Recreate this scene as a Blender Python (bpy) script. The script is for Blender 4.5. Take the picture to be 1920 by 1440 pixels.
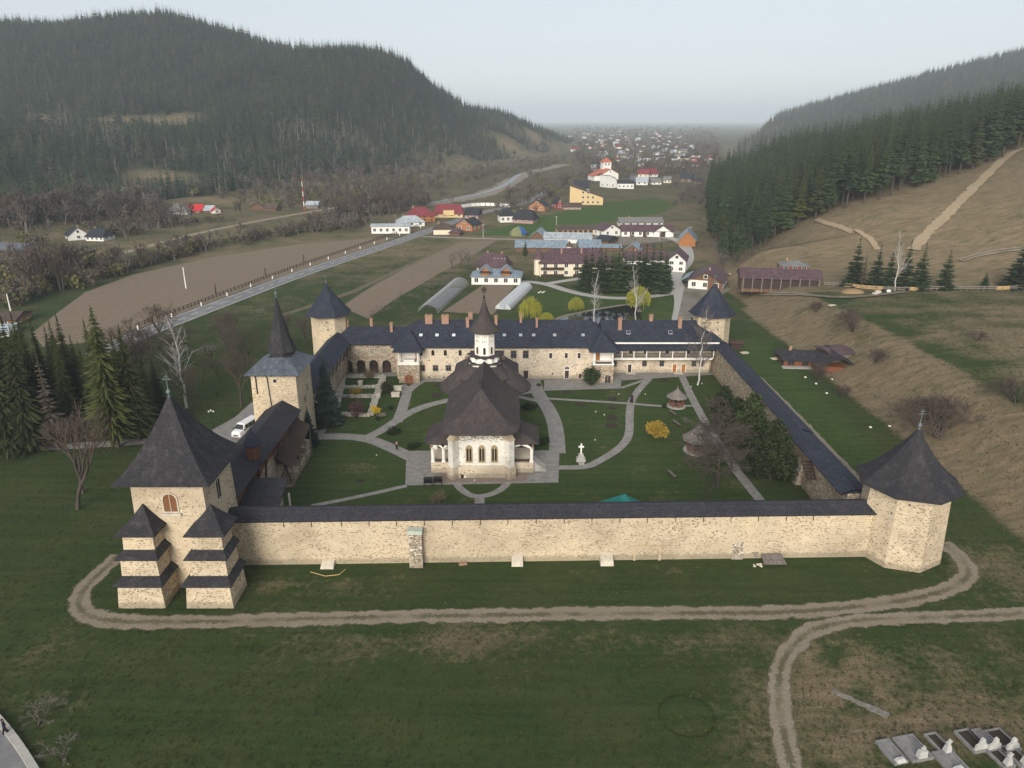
import bpy, math, random
import numpy as np
from mathutils import Vector, Matrix

for _o in list(bpy.data.objects): bpy.data.objects.remove(_o)
SC = bpy.context.scene
COL = SC.collection
R = math.radians

# ------------------------------------------------------------------ camera
CAMH, FPX, PITCH = 51.0, 1370.0, R(19.86)
cam_d = bpy.data.cameras.new('camera')
cam_d.sensor_width = 36.0
cam_d.lens = FPX / 1920 * 36.0
cam_d.clip_start = 1.0
cam_d.clip_end = 40000
cam = bpy.data.objects.new('camera', cam_d); COL.objects.link(cam)
cam.location = (0, 0, CAMH)
cam.rotation_euler = (R(90) - PITCH, 0, 0)
SC.camera = cam

# ------------------------------------------------------------------ sky, sun, exposure
SUN_EL, SUN_AZ = R(24), R(194)       # low hazy sun behind the camera, a little to the left
world = bpy.data.worlds.new('World'); SC.world = world
world.use_nodes = True
nt = world.node_tree; nt.nodes.clear()
wo = nt.nodes.new('ShaderNodeOutputWorld'); bg = nt.nodes.new('ShaderNodeBackground')
sky = nt.nodes.new('ShaderNodeTexSky'); sky.sky_type = 'NISHITA'
sky.sun_disc = False
sky.sun_elevation = SUN_EL; sky.sun_rotation = SUN_AZ
sky.air_density = 1.0; sky.dust_density = 0.9; sky.ozone_density = 1.0; sky.altitude = 600
hsv = nt.nodes.new('ShaderNodeHueSaturation'); hsv.inputs['Saturation'].default_value = 0.55   # thin even overcast
nt.links.new(sky.outputs[0], hsv.inputs['Color'])
veil = nt.nodes.new('ShaderNodeMix'); veil.data_type = 'RGBA'; veil.inputs[0].default_value = 0.6     # even high cloud over the whole sky
veil.inputs[7].default_value = (5.1, 5.38, 5.7, 1)
nt.links.new(hsv.outputs[0], veil.inputs[6]); nt.links.new(veil.outputs[2], bg.inputs['Color'])
bg.inputs['Strength'].default_value = 0.078
nt.links.new(bg.outputs[0], wo.inputs['Surface'])
sd = bpy.data.lights.new('sun', 'SUN'); sd.energy = 2.6; sd.angle = R(32); sd.color = (1.0, 0.93, 0.82)
sun = bpy.data.objects.new('sun', sd); COL.objects.link(sun)
_d = Vector((math.sin(SUN_AZ) * math.cos(SUN_EL), math.cos(SUN_AZ) * math.cos(SUN_EL), math.sin(SUN_EL)))
sun.rotation_euler = _d.to_track_quat('Z', 'Y').to_euler()
sun.location = (0, -60, 120)
SC.view_settings.view_transform = 'Standard'; SC.view_settings.look = 'None'
SC.view_settings.exposure = 0.82; SC.view_settings.gamma = 1.0; SC.view_settings.use_curve_mapping = False
SC.render.engine = 'CYCLES'
cy = SC.cycles
cy.use_denoising = True
cy.max_bounces = 5; cy.diffuse_bounces = 3; cy.glossy_bounces = 2; cy.transmission_bounces = 4; cy.transparent_max_bounces = 8; cy.volume_bounces = 1
cy.caustics_reflective = False; cy.caustics_refractive = False

# ------------------------------------------------------------------ projection helpers (planning the plan from the photograph)
_cs, _sn = math.cos(PITCH), math.sin(PITCH)
def ray(px, py):
    u, v = (px - 960) / FPX, (py - 720) / FPX
    return np.array([u, _cs - v * _sn, -_sn - v * _cs])
def PX(px, py, z=0.0):                      # point of the level z that shows at a photo pixel
    d = ray(px, py); t = (z - CAMH) / d[2]
    return np.array([d[0] * t, d[1] * t, z])
def PY(px, py, Y):                          # point at forward distance Y
    d = ray(px, py); t = Y / d[1]
    return np.array([d[0] * t, Y, CAMH + d[2] * t])
def proj(x, y, z):
    zz = y * _cs + (CAMH - z) * _sn
    return 960 + FPX * x / zz, 720 + FPX * ((CAMH - z) * _cs - y * _sn) / zz

# ------------------------------------------------------------------ mesh helpers
ORG = {}
def reg(o, org): ORG[o] = np.array(org, float); return o
def thing(name, label, cat, loc=(0, 0, 0), rz=0.0, group=None):
    o = bpy.data.objects.new(name, None); o.empty_display_size = 0.3
    COL.objects.link(o); o.location = tuple(float(c) for c in loc); o.rotation_euler = (0, 0, rz)
    o['label'] = label; o['category'] = cat
    if group: o['group'] = group
    ORG[o.name] = np.array(loc, float)
    return o
def tag(o, label, cat, group=None, kind=None):
    o['label'] = label; o['category'] = cat
    if group: o['group'] = group
    if kind: o['kind'] = kind
    return o

class MB:
    def __init__(s): s.v = []; s.f = []
    def add(s, vs, fs):
        b = len(s.v); s.v.extend([tuple(map(float, p)) for p in vs]); s.f.extend([tuple(i + b for i in f) for f in fs]); return s
    def poly(s, pts): return s.add(pts, [tuple(range(len(pts)))])
    def quad(s, a, b, c, d): return s.add([a, b, c, d], [(0, 1, 2, 3)])
    def box(s, x0, x1, y0, y1, z0, z1):
        return s.add([(x0, y0, z0), (x1, y0, z0), (x1, y1, z0), (x0, y1, z0), (x0, y0, z1), (x1, y0, z1), (x1, y1, z1), (x0, y1, z1)],
                     [(3, 2, 1, 0), (4, 5, 6, 7), (0, 1, 5, 4), (1, 2, 6, 5), (2, 3, 7, 6), (3, 0, 4, 7)])
    def obox(s, c, size, rz=0, z0=None):
        w, d, h = size; ca, sa = math.cos(rz), math.sin(rz); b = c[2] if z0 is None else z0
        vs = []
        for z in (b, b + h):
            for sx, sy in ((-1, -1), (1, -1), (1, 1), (-1, 1)):
                x, y = sx * w / 2, sy * d / 2
                vs.append((c[0] + x * ca - y * sa, c[1] + x * sa + y * ca, z))
        return s.add(vs, [(3, 2, 1, 0), (4, 5, 6, 7), (0, 1, 5, 4), (1, 2, 6, 5), (2, 3, 7, 6), (3, 0, 4, 7)])
    def frust(s, lo, hi, z0, z1):            # polygon lo at z0 to polygon hi at z1 (same count)
        n = len(lo)
        return s.add([(x, y, z0) for x, y in lo] + [(x, y, z1) for x, y in hi],
                     [tuple(range(n))[::-1], tuple(range(n, 2 * n))] + [(i, (i + 1) % n, n + (i + 1) % n, n + i) for i in range(n)])
    def tube(s, p0, p1, r0, r1=None, n=6, caps=True):
        r1 = r0 if r1 is None else r1
        p0 = np.array(p0, float); p1 = np.array(p1, float); d = p1 - p0; L = np.linalg.norm(d)
        if L < 1e-6: return s
        d /= L; a = np.array([0, 0, 1.0]) if abs(d[2]) < 0.9 else np.array([1.0, 0, 0])
        u = np.cross(d, a); u /= np.linalg.norm(u); w = np.cross(d, u)
        vs = []
        for p, r in ((p0, r0), (p1, r1)):
            for i in range(n):
                t = 2 * math.pi * i / n
                vs.append(p + (u * math.cos(t) + w * math.sin(t)) * r)
        fs = [(i, n + i, n + (i + 1) % n, (i + 1) % n) for i in range(n)]
        if caps: fs += [tuple(range(n)), tuple(range(2 * n - 1, n - 1, -1))]
        return s.add(vs, fs)
    def lathe(s, prof, n=12, c=(0, 0), rot=0.0, a0=0.0, a1=2 * math.pi):
        full = abs(a1 - a0 - 2 * math.pi) < 1e-6; m = n if full else n + 1
        vs = []
        for r, z in prof:
            for i in range(m):
                t = rot + a0 + (a1 - a0) * i / n
                vs.append((c[0] + r * math.cos(t), c[1] + r * math.sin(t), z))
        fs = []
        for k in range(len(prof) - 1):
            for i in range(n):
                j = (i + 1) % m
                fs.append((k * m + i, k * m + j, (k + 1) * m + j, (k + 1) * m + i))
        if prof[0][0] > 1e-3: fs.append(tuple(range(m))[::-1])
        if prof[-1][0] > 1e-3: fs.append(tuple(range((len(prof) - 1) * m, len(prof) * m)))
        return s.add(vs, fs)
    def ball(s, c, r, n=8, m=5, sz=1.0):
        prof = [(max(1e-4, r * math.sin(math.pi * k / m)), c[2] - r * sz * math.cos(math.pi * k / m)) for k in range(m + 1)]
        return s.lathe(prof, n, (c[0], c[1]))
    def mesh(s, name, mat, smooth=False, off=(0, 0, 0)):
        me = bpy.data.meshes.new(name)
        v = np.array(s.v, float).reshape(-1, 3) - np.array(off, float)
        me.from_pydata(v.tolist(), [], s.f)
        if mat: me.materials.append(mat)
        if smooth: me.polygons.foreach_set('use_smooth', [True] * len(me.polygons))
        me.update()
        return me
    def build(s, name, mat, parent=None, smooth=False, loc=None, local=False):
        """world-space vertices -> object; with local=True vertices are already in the parent's frame"""
        off = (0, 0, 0)
        if parent is not None and not local: off = ORG[parent.name]
        elif parent is None and loc is not None: off = loc
        o = bpy.data.objects.new(name, s.mesh(name, mat, smooth, off)); COL.objects.link(o)
        if parent is not None:
            o.parent = parent; ORG[o.name] = ORG[parent.name]
        else:
            if loc is not None: o.location = tuple(float(c) for c in loc)
            ORG[o.name] = np.array(loc if loc is not None else (0, 0, 0), float)
        return o
def obj(name, me, parent=None, loc=(0, 0, 0), rz=0.0, scale=1.0):
    o = bpy.data.objects.new(name, me); COL.objects.link(o); o.parent = parent
    o.location = tuple(float(c) for c in loc); o.rotation_euler = (0, 0, rz)
    if scale != 1.0: o.scale = (scale,) * 3
    ORG[o.name] = np.array(loc, float)
    return o
def copy_tree(o, parent=None):
    c = o.copy(); COL.objects.link(c); c.parent = parent
    for ch in o.children: copy_tree(ch, c)
    return c

# ------------------------------------------------------------------ materials
def srgb(r, g, b): return tuple((c / 255 / 12.92) if c <= 10 else (((c / 255) + 0.055) / 1.055) ** 2.4 for c in (r, g, b)) + (1.0,)
class NT:
    def __init__(s, name, rough=0.9, spec=0.3):
        s.m = bpy.data.materials.new(name); s.m.use_nodes = True; s.t = s.m.node_tree
        s.b = s.t.nodes['Principled BSDF']; s.b.inputs['Roughness'].default_value = rough
        s.b.inputs['Specular IOR Level'].default_value = spec
    def n(s, typ, **kw):
        x = s.t.nodes.new(typ)
        for k, v in kw.items():
            if k.startswith('_'): setattr(x, k[1:], v)
            else: x.inputs[k.replace('__', ' ')].default_value = v
        return x
    def l(s, a, b): s.t.links.new(a, b)
    def noise(s, vec, scale, detail=4, rough=0.55):
        x = s.n('ShaderNodeTexNoise', Scale=scale, Detail=detail, Roughness=rough); s.l(vec, x.inputs['Vector']); return x.outputs['Fac']
    def ramp(s, fac, stops):
        x = s.n('ShaderNodeValToRGB'); e = x.color_ramp.elements
        while len(e) < len(stops): e.new(0.5)
        for i, (p, c) in enumerate(stops): e[i].position = p; e[i].color = c if len(c) == 4 else tuple(c) + (1,)
        s.l(fac, x.inputs['Fac']); return x.outputs['Color']
    def mix(s, fac, a, b, typ='MIX'):
        x = s.n('ShaderNodeMix', _data_type='RGBA', _blend_type=typ)
        for val, sock in ((fac, x.inputs[0]), (a, x.inputs[6]), (b, x.inputs[7])):
            if hasattr(val, 'is_linked') or isinstance(val, bpy.types.NodeSocket): s.l(val, sock)
            else: sock.default_value = val
        return x.outputs[2]
    def math(s, op, a, b=None, c=None):
        x = s.n('ShaderNodeMath', _operation=op)
        for i, val in enumerate((a, b, c)):
            if val is None: continue
            if isinstance(val, bpy.types.NodeSocket): s.l(val, x.inputs[i])
            else: x.inputs[i].default_value = val
        return x.outputs[0]
    def bump(s, h, strength=0.4, dist=0.05):
        x = s.n('ShaderNodeBump', Strength=strength, Distance=dist); s.l(h, x.inputs['Height']); s.l(x.outputs[0], s.b.inputs['Normal'])
    def color(s, c): s.l(c, s.b.inputs['Base Color'])
    def pos(s): return s.n('ShaderNodeNewGeometry').outputs['Position']
    def objc(s): return s.n('ShaderNodeTexCoord').outputs['Object']
    def wallcoord(s):                        # (along the wall, height) whatever way the wall faces
        g = s.n('ShaderNodeNewGeometry')
        cr = s.n('ShaderNodeVectorMath', _operation='CROSS_PRODUCT'); s.l(g.outputs['True Normal'], cr.inputs[0]); cr.inputs[1].default_value = (0, 0, 1)
        nm = s.n('ShaderNodeVectorMath', _operation='NORMALIZE'); s.l(cr.outputs[0], nm.inputs[0])
        dt = s.n('ShaderNodeVectorMath', _operation='DOT_PRODUCT'); s.l(nm.outputs[0], dt.inputs[0]); s.l(g.outputs['Position'], dt.inputs[1])
        sp = s.n('ShaderNodeSeparateXYZ'); s.l(g.outputs['Position'], sp.inputs[0])
        cb = s.n('ShaderNodeCombineXYZ'); s.l(dt.outputs['Value'], cb.inputs[0]); s.l(sp.outputs['Z'], cb.inputs[1])
        return cb.outputs[0], g.outputs['Position'], dt.outputs['Value'], sp.outputs['Z']
    def scalev(s, v, sc):
        x = s.n('ShaderNodeVectorMath', _operation='MULTIPLY'); s.l(v, x.inputs[0]); x.inputs[1].default_value = sc; return x.outputs[0]

MATS = {}
def plain(name, c1, c2=None, scale=1.5, rough=0.9, bump=0.0, island=0.0, metal=0.0, spec=0.3, objco=False):
    if name in MATS: return MATS[name]
    t = NT(name, rough, spec); t.b.inputs['Metallic'].default_value = metal
    c2 = c2 or tuple(x * 0.75 for x in c1[:3]) + (1,)
    vec = t.objc() if objco else t.pos()
    f = t.noise(vec, scale, 5, 0.6)
    c = t.mix(t.ramp(f, [(0.3, (0, 0, 0)), (0.7, (1, 1, 1))]), c1, c2)
    if island:
        g = t.n('ShaderNodeNewGeometry'); r = g.outputs['Random Per Island']
        k = t.math('ADD', t.math('MULTIPLY', r, island), 1 - island / 2)
        cc = t.n('ShaderNodeCombineXYZ'); [t.l(k, cc.inputs[i]) for i in range(3)]
        c = t.mix(1.0, c, cc.outputs[0], 'MULTIPLY')
    t.color(c)
    if bump: t.bump(t.noise(vec, scale * 6, 3), bump, 0.05)
    MATS[name] = t.m
    return t.m

def stone_mat(name, mortar, stones, expose=0.55, su=2.4, sv=5.0, stain=0.5, bump=0.5):
    t = NT(name, 0.95, 0.15)
    uv, P, u, z = t.wallcoord()
    wob = t.n('ShaderNodeTexNoise', Scale=1.3, Detail=2); t.l(P, wob.inputs['Vector'])
    v = t.n('ShaderNodeVectorMath', _operation='MULTIPLY_ADD'); t.l(wob.outputs['Color'], v.inputs[0]); v.inputs[1].default_value = (0.25, 0.12, 0); t.l(uv, v.inputs[2])
    sv_ = t.scalev(v.outputs[0], (su, sv, 0))
    ve = t.n('ShaderNodeTexVoronoi', _voronoi_dimensions='2D', _feature='DISTANCE_TO_EDGE', Scale=1.0); t.l(sv_, ve.inputs['Vector'])
    vc = t.n('ShaderNodeTexVoronoi', _voronoi_dimensions='2D', _feature='F1', Scale=1.0); t.l(sv_, vc.inputs['Vector'])
    sp = t.n('ShaderNodeSeparateColor'); t.l(vc.outputs['Color'], sp.inputs[0])
    big = t.noise(P, 0.28, 4)
    thr = t.math('ADD', t.math('MULTIPLY', big, 0.9), expose - 0.45)
    on = t.math('GREATER_THAN', sp.outputs[0], thr)
    edge = t.ramp(ve.outputs['Distance'], [(0.05, (0, 0, 0)), (0.13, (1, 1, 1))])
    mask = t.math('MULTIPLY', on, edge)
    scol = t.ramp(sp.outputs[1], stones)
    fine = t.noise(P, 3.0, 5, 0.7)
    m2 = t.mix(t.ramp(fine, [(0.25, (0, 0, 0)), (0.75, (1, 1, 1))]), mortar, tuple(c * 0.72 for c in mortar[:3]) + (1,))
    patch = t.ramp(t.noise(P, 0.16, 5, 0.6), [(0.35, (1.12, 1.10, 1.06)), (0.5, (1, 1, 1)), (0.68, (1 - stain * .45, 1 - stain * .48, 1 - stain * .5))])
    m2 = t.mix(1.0, m2, patch, 'MULTIPLY')
    rep = t.noise(t.scalev(P, (1, 1, 2.2)), 0.42, 3, 0.5); m2 = t.mix(t.math('MULTIPLY', t.ramp(rep, [(0.56, (0, 0, 0)), (0.66, (1, 1, 1))]), 0.25), m2, tuple(min(1, c * 1.18) for c in mortar[:3]) + (1,))
    run = t.noise(t.scalev(P, (1.6, 1.6, 0.10)), 1.0, 4, 0.6); m2 = t.mix(t.math('MULTIPLY', t.ramp(run, [(0.58, (0, 0, 0)), (0.78, (1, 1, 1))]), 0.2), m2, tuple(c * 0.5 for c in mortar[:3]) + (1,))
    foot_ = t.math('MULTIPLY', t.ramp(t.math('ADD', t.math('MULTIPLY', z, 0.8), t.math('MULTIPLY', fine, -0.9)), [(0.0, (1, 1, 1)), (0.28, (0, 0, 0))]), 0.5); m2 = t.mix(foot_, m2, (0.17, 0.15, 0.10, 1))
    joint = t.ramp(ve.outputs['Distance'], [(0.0, (0.80, 0.78, 0.75)), (0.09, (1, 1, 1))])
    m2 = t.mix(1.0, m2, joint, 'MULTIPLY')
    t.color(t.mix(mask, m2, scol))
    t.bump(t.math('ADD', t.math('MULTIPLY', edge, 0.6), t.math('MULTIPLY', fine, 0.6)), bump, 0.06)
    MATS[name] = t.m; return t.m

def roof_mat(name, c1, c2, c3, course=0.3, width=0.22, rough=0.75, streak=0.5, spec=0.35):
    t = NT(name, rough, spec)
    uv, P, u, z = t.wallcoord()
    br = t.n('ShaderNodeTexBrick', Scale=1.0); t.l(uv, br.inputs['Vector'])
    br.inputs['Color1'].default_value = (0.62, 0.62, 0.62, 1); br.inputs['Color2'].default_value = (1.2, 1.2, 1.2, 1); br.inputs['Mortar'].default_value = (0.5, 0.5, 0.5, 1)
    br.inputs['Mortar Size'].default_value = 0.012; br.inputs['Brick Width'].default_value = width; br.inputs['Row Height'].default_value = course * 0.5
    f = t.noise(P, 0.35, 5, 0.65)
    c = t.mix(t.ramp(f, [(0.32, (0, 0, 0)), (0.68, (1, 1, 1))]), c1, c2)
    st = t.noise(t.scalev(P, (1.1, 1.1, 0.12)), 1.2, 4, 0.6)
    c = t.mix(t.math('MULTIPLY', t.ramp(st, [(0.5, (0, 0, 0)), (0.72, (1, 1, 1))]), streak), c, c3)
    c = t.mix(0.8, c, br.outputs['Color'], 'MULTIPLY')
    t.color(c)
    t.bump(br.outputs['Color'], 0.5, 0.03)
    MATS[name] = t.m; return t.m

stone_warm = stone_mat('stone_wall_warm', (0.67, 0.555, 0.40, 1), [(0.0, (0.30, 0.22, 0.14)), (0.4, (0.20, 0.145, 0.095)), (0.75, (0.36, 0.27, 0.17)), (1, (0.13, 0.10, 0.075))], 0.93, 4.0, 10.0)
stone_mid = stone_mat('stone_wall_grey', (0.56, 0.475, 0.37, 1), [(0.0, (0.27, 0.21, 0.15)), (0.4, (0.19, 0.14, 0.10)), (0.75, (0.34, 0.27, 0.19)), (1, (0.12, 0.095, 0.075))], 0.35, 2.6, 5.2, 0.8)
stone_rubble = stone_mat('rubble_stone', (0.72, 0.67, 0.58, 1), [(0.0, (0.33, 0.26, 0.19)), (0.4, (0.20, 0.155, 0.115)), (0.75, (0.42, 0.36, 0.28)), (1, (0.14, 0.11, 0.09))], 0.22, 2.0, 3.6, 0.5, 0.8)
plaster_old = stone_mat('old_plaster', (0.70, 0.60, 0.47, 1), [(0.0, (0.36, 0.29, 0.21)), (0.5, (0.28, 0.21, 0.15)), (1, (0.2, 0.16, 0.12))], 0.92, 3.0, 6.5, 0.7, 0.3)
stone_bit = plain('stone_block', (0.33, 0.25, 0.165, 1), (0.19, 0.14, 0.095, 1), 2.2, 0.95, 0.5, island=0.9)
stone_pale = plain('pale_stone', (0.62, 0.56, 0.46, 1), (0.42, 0.37, 0.30, 1), 1.6, 0.95, 0.5)
stone_block_pale = plain('ruin_stone', (0.50, 0.46, 0.39, 1), (0.30, 0.27, 0.23, 1), 3.0, 0.95, 0.6, island=0.7)
lime = stone_mat('church_plaster', (0.80, 0.77, 0.71, 1), [(0.0, (0.42, 0.36, 0.29)), (0.5, (0.33, 0.28, 0.23)), (1, (0.5, 0.45, 0.37))], 0.95, 3.0, 5.0, 0.55, 0.25)
white_paint = plain('white_paint', (0.80, 0.78, 0.73, 1), (0.70, 0.67, 0.61, 1), 0.8, 0.85)
white_village = plain('white_render', (0.78, 0.77, 0.74, 1), (0.66, 0.64, 0.60, 1), 0.4, 0.9)
roof_slate = roof_mat('slate_shingle', (0.028, 0.033, 0.050, 1), (0.039, 0.045, 0.066, 1), (0.065, 0.068, 0.082, 1), 0.30, 0.25, 0.85, 0.6, 0.22)
roof_wall = roof_mat('wallwalk_shingle', (0.034, 0.034, 0.044, 1), (0.046, 0.045, 0.056, 1), (0.075, 0.06, 0.058, 1), 0.28, 0.20, 0.88, 0.55, 0.2)
roof_old = roof_mat('weathered_shingle', (0.034, 0.033, 0.038, 1), (0.045, 0.043, 0.047, 1), (0.095, 0.088, 0.09, 1), 0.26, 0.18, 0.9, 0.6, 0.2)
roof_church = roof_mat('church_shingle', (0.060, 0.050, 0.050, 1), (0.082, 0.068, 0.066, 1), (0.125, 0.098, 0.085, 1), 0.22, 0.14, 0.9, 0.6, 0.2)
roof_metal = roof_mat('grey_sheet_roof', (0.085, 0.10, 0.125, 1), (0.11, 0.125, 0.15, 1), (0.17, 0.185, 0.20, 1), 0.9, 0.5, 0.6, 0.5, 0.4)
thatch = roof_mat('grey_board_shingle', (0.17, 0.15, 0.14, 1), (0.23, 0.205, 0.19, 1), (0.28, 0.22, 0.18, 1), 0.5, 0.15, 0.9, 0.6, 0.2)
copper = plain('copper_finial', (0.16, 0.20, 0.20, 1), (0.09, 0.12, 0.12, 1), 3, 0.6)
wood_red = plain('red_brown_wood', (0.20, 0.075, 0.035, 1), (0.13, 0.045, 0.022, 1), 2.5, 0.7, 0.3)
wood_dark = plain('dark_wood', (0.065, 0.04, 0.028, 1), (0.035, 0.024, 0.018, 1), 2.5, 0.8, 0.3)
wood_grey = plain('weathered_wood', (0.22, 0.19, 0.165, 1), (0.13, 0.11, 0.095, 1), 3, 0.9, 0.4, island=0.5)
wood_new = plain('fresh_timber', (0.52, 0.36, 0.17, 1), (0.40, 0.26, 0.12, 1), 2, 0.8, island=0.4)
wood_orange = plain('varnished_wood', (0.36, 0.15, 0.045, 1), (0.26, 0.10, 0.03, 1), 1.2, 0.6)
brick_red = plain('chimney_brick', (0.36, 0.215, 0.155, 1), (0.29, 0.17, 0.12, 1), 2.5, 0.9, 0.3)
iron = plain('black_iron', (0.022, 0.02, 0.02, 1), (0.012, 0.012, 0.012, 1), 3, 0.6)
metal_lt = plain('galvanised_metal', (0.42, 0.44, 0.46, 1), (0.33, 0.35, 0.37, 1), 2, 0.5, metal=0.3)
glass_dk = plain('window_glass', (0.025, 0.028, 0.032, 1), (0.04, 0.043, 0.048, 1), 2, 0.12, spec=0.6)
glass_sky = plain('skylight_glass', (0.62, 0.66, 0.70, 1), (0.55, 0.6, 0.64, 1), 1, 0.1, spec=0.7)
dark_in = plain('unlit_interior', (0.012, 0.010, 0.010, 1), (0.02, 0.016, 0.015, 1), 1, 0.95)
dark_br = plain('brown_shutter_and_shade', (0.05, 0.032, 0.028, 1), (0.03, 0.02, 0.018, 1), 2, 0.7)  # shutters and doors; also paints the shade of open shed fronts
ochre_frame = plain('ochre_window_frame', (0.36, 0.29, 0.17, 1), (0.30, 0.24, 0.14, 1), 2, 0.8)
concrete = plain('concrete', (0.42, 0.40, 0.37, 1), (0.31, 0.295, 0.27, 1), 1.4, 0.9, 0.3)

def random_stones(mb, bl, br, tr, tl, dens, rng, w=(0.12, 0.34), h=(0.06, 0.13), d=0.03):
    bl, br, tr, tl = (np.array(p, float) for p in (bl, br, tr, tl))
    W = (np.linalg.norm(br - bl) + np.linalg.norm(tr - tl)) / 2; H = (np.linalg.norm(tl - bl) + np.linalg.norm(tr - br)) / 2
    nrm = np.cross(br - bl, tl - bl); nrm /= np.linalg.norm(nrm)
    for _ in range(int(W * H * dens)):
        u, v = rng.random(), rng.random()
        sw, sh = rng.uniform(*w) / W / 2, rng.uniform(*h) / H / 2
        v = (round(v * H / 0.24) * 0.24 + rng.uniform(-.04, .04)) / H
        if u - sw < 0.005 or u + sw > 0.995 or v - sh < 0.01 or v + sh > 0.99: continue
        dd = d * rng.uniform(0.5, 1.3)
        P = []
        for a, b in ((-1, -1), (1, -1), (1, 1), (-1, 1)):
            uu = u + a * sw * rng.uniform(0.7, 1); vv = v + b * sh * rng.uniform(0.7, 1)
            P.append((bl * (1 - uu) + br * uu) * (1 - vv) + (tl * (1 - uu) + tr * uu) * vv)
        c = sum(P) / 4
        Q = [c + (p - c) * 0.8 + nrm * dd for p in P]
        mb.add([p - nrm * .01 for p in P] + Q, [(4, 5, 6, 7), (0, 1, 5, 4), (1, 2, 6, 5), (2, 3, 7, 6), (3, 0, 4, 7)])

def roof_plane(mb, bl, br, tr, tl, course=0.45, lip=0.035, thick=0.14):
    """a shingled slope laid in courses; bl,br the eave, tl,tr the top"""
    bl, br, tr, tl = (np.array(p, float) for p in (bl, br, tr, tl))
    nrm = np.cross(br - bl, ((tl + tr) - (bl + br)) / 2); nrm /= np.linalg.norm(nrm)
    L = np.linalg.norm((tl + tr) / 2 - (bl + br) / 2); n = max(1, int(L / course))
    for k in range(n):
        a, b = k / n, (k + 1) / n
        p0 = bl + (tl - bl) * a; p1 = br + (tr - br) * a; p2 = br + (tr - br) * b; p3 = bl + (tl - bl) * b
        q0, q1 = p0 + nrm * lip, p1 + nrm * lip
        mb.add([q0, q1, p2, p3, p0, p1], [(0, 1, 2, 3), (4, 5, 1, 0)])
    o = nrm * thick
    mb.quad(bl - o, tl - o, tr - o, br - o); mb.quad(bl - o, br - o, br + nrm * lip, bl + nrm * lip)
    mb.quad(br - o, tr - o, tr, br); mb.quad(tl - o, bl - o, bl, tl)

def poly_roof(mb, base, z0, apex, a=0.55, n=26, lip=0.07, tmin=0.0):
    """pyramid over a polygon, sweeping up (a<1: flared eaves), laid in courses"""
    ax, ay, az = apex; H = az - z0; m = len(base)
    def ring(s, l=0.0):
        z = z0 + H * (a * s + (1 - a) * s * s)
        k = 1 - s
        return [(ax + (x - ax) * k * (1 + l / 5), ay + (y - ay) * k * (1 + l / 5), z) for x, y in base]
    S = [i / n * (1 - tmin) for i in range(n + 1)]
    for i in range(n):
        lo, hi, lo0 = ring(S[i], lip), ring(S[i + 1]), ring(S[i])
        for j in range(m):
            k = (j + 1) % m
            if i == n - 1 and tmin == 0: mb.add([lo[j], lo[k], hi[j]], [(0, 1, 2)])
            else: mb.add([lo[j], lo[k], hi[k], hi[j]], [(0, 1, 2, 3)])
            mb.add([lo0[j], lo0[k], lo[k], lo[j]], [(0, 1, 2, 3)])
    b = ring(0, lip); mb.poly([(x, y, z - 0.16) for x, y, z in b][::-1])
    for j in range(m):
        k = (j + 1) % m
        mb.quad((b[j][0], b[j][1], z0 - .16), (b[k][0], b[k][1], z0 - .16), b[k], b[j])

# ---- windows and doors share their meshes; local frame: faces -y, centre bottom at the origin
_wc = {}
def win_mesh(w, h, kind, fm, pm):
    key = (round(w, 2), round(h, 2), kind, fm.name, pm.name)
    if key in _wc: return _wc[key]
    f, p = MB(), MB(); t = min(0.14, w * 0.13)
    if kind == 'arch':
        n = 8; pts = [(-w / 2, 0)] + [(w / 2, 0)] + [(w / 2 * math.cos(math.pi * i / n), h - w / 2 + w / 2 * math.sin(math.pi * i / n)) for i in range(n + 1)]
        out = [(x * (1 + 2 * t / w), (z + t * (1 if z > 0 else -1) * 0.9)) for x, z in pts]
        m = len(pts)
        for i in range(m):
            j = (i + 1) % m
            f.add([(out[i][0], -0.08, out[i][1]), (out[j][0], -0.08, out[j][1]), (pts[j][0], -0.08, pts[j][1]), (pts[i][0], -0.08, pts[i][1]),
                   (out[i][0], 0.02, out[i][1]), (out[j][0], 0.02, out[j][1]), (pts[j][0], -0.01, pts[j][1]), (pts[i][0], -0.01, pts[i][1])],
                  [(0, 1, 2, 3), (4, 5, 1, 0), (3, 2, 6, 7)])
        p.poly([(x, -0.015, z) for x, z in pts])
        if w > 0.8: f.box(-.03, .03, -.06, 0, 0, h)
    else:
        f.box(-w / 2 - t, -w / 2, -.08, .02, -t, h + t); f.box(w / 2, w / 2 + t, -.08, .02, -t, h + t)
        f.box(-w / 2, w / 2, -.08, .02, h, h + t); f.box(-w / 2, w / 2, -.11, .02, -t, 0)
        if kind == 'cross': f.box(-.03, .03, -.05, 0, 0, h); f.box(-w / 2, -.03, -.049, 0, h * .62, h * .62 + .05); f.box(.03, w / 2, -.049, 0, h * .62, h * .62 + .05)
        elif kind == 'mull': f.box(-.04, .04, -.05, 0, 0, h)
        p.quad((-w / 2, -.02, 0), (w / 2, -.02, 0), (w / 2, -.02, h), (-w / 2, -.02, h))
    _wc[key] = (f.mesh('window', fm), p.mesh('pane', pm)); return _wc[key]
def window(parent, pos, w, h, rz=0.0, kind='cross', fm=None, pm=None, name='window', pane='pane', local=False):
    fm = fm or white_paint; pm = pm or glass_dk
    a, b = win_mesh(w, h, kind, fm, pm)
    o = np.array(pos, float) - (0 if local else ORG[parent.name])
    f = obj(name, a, parent, o, rz); obj(pane, b, f)
    return f
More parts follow.
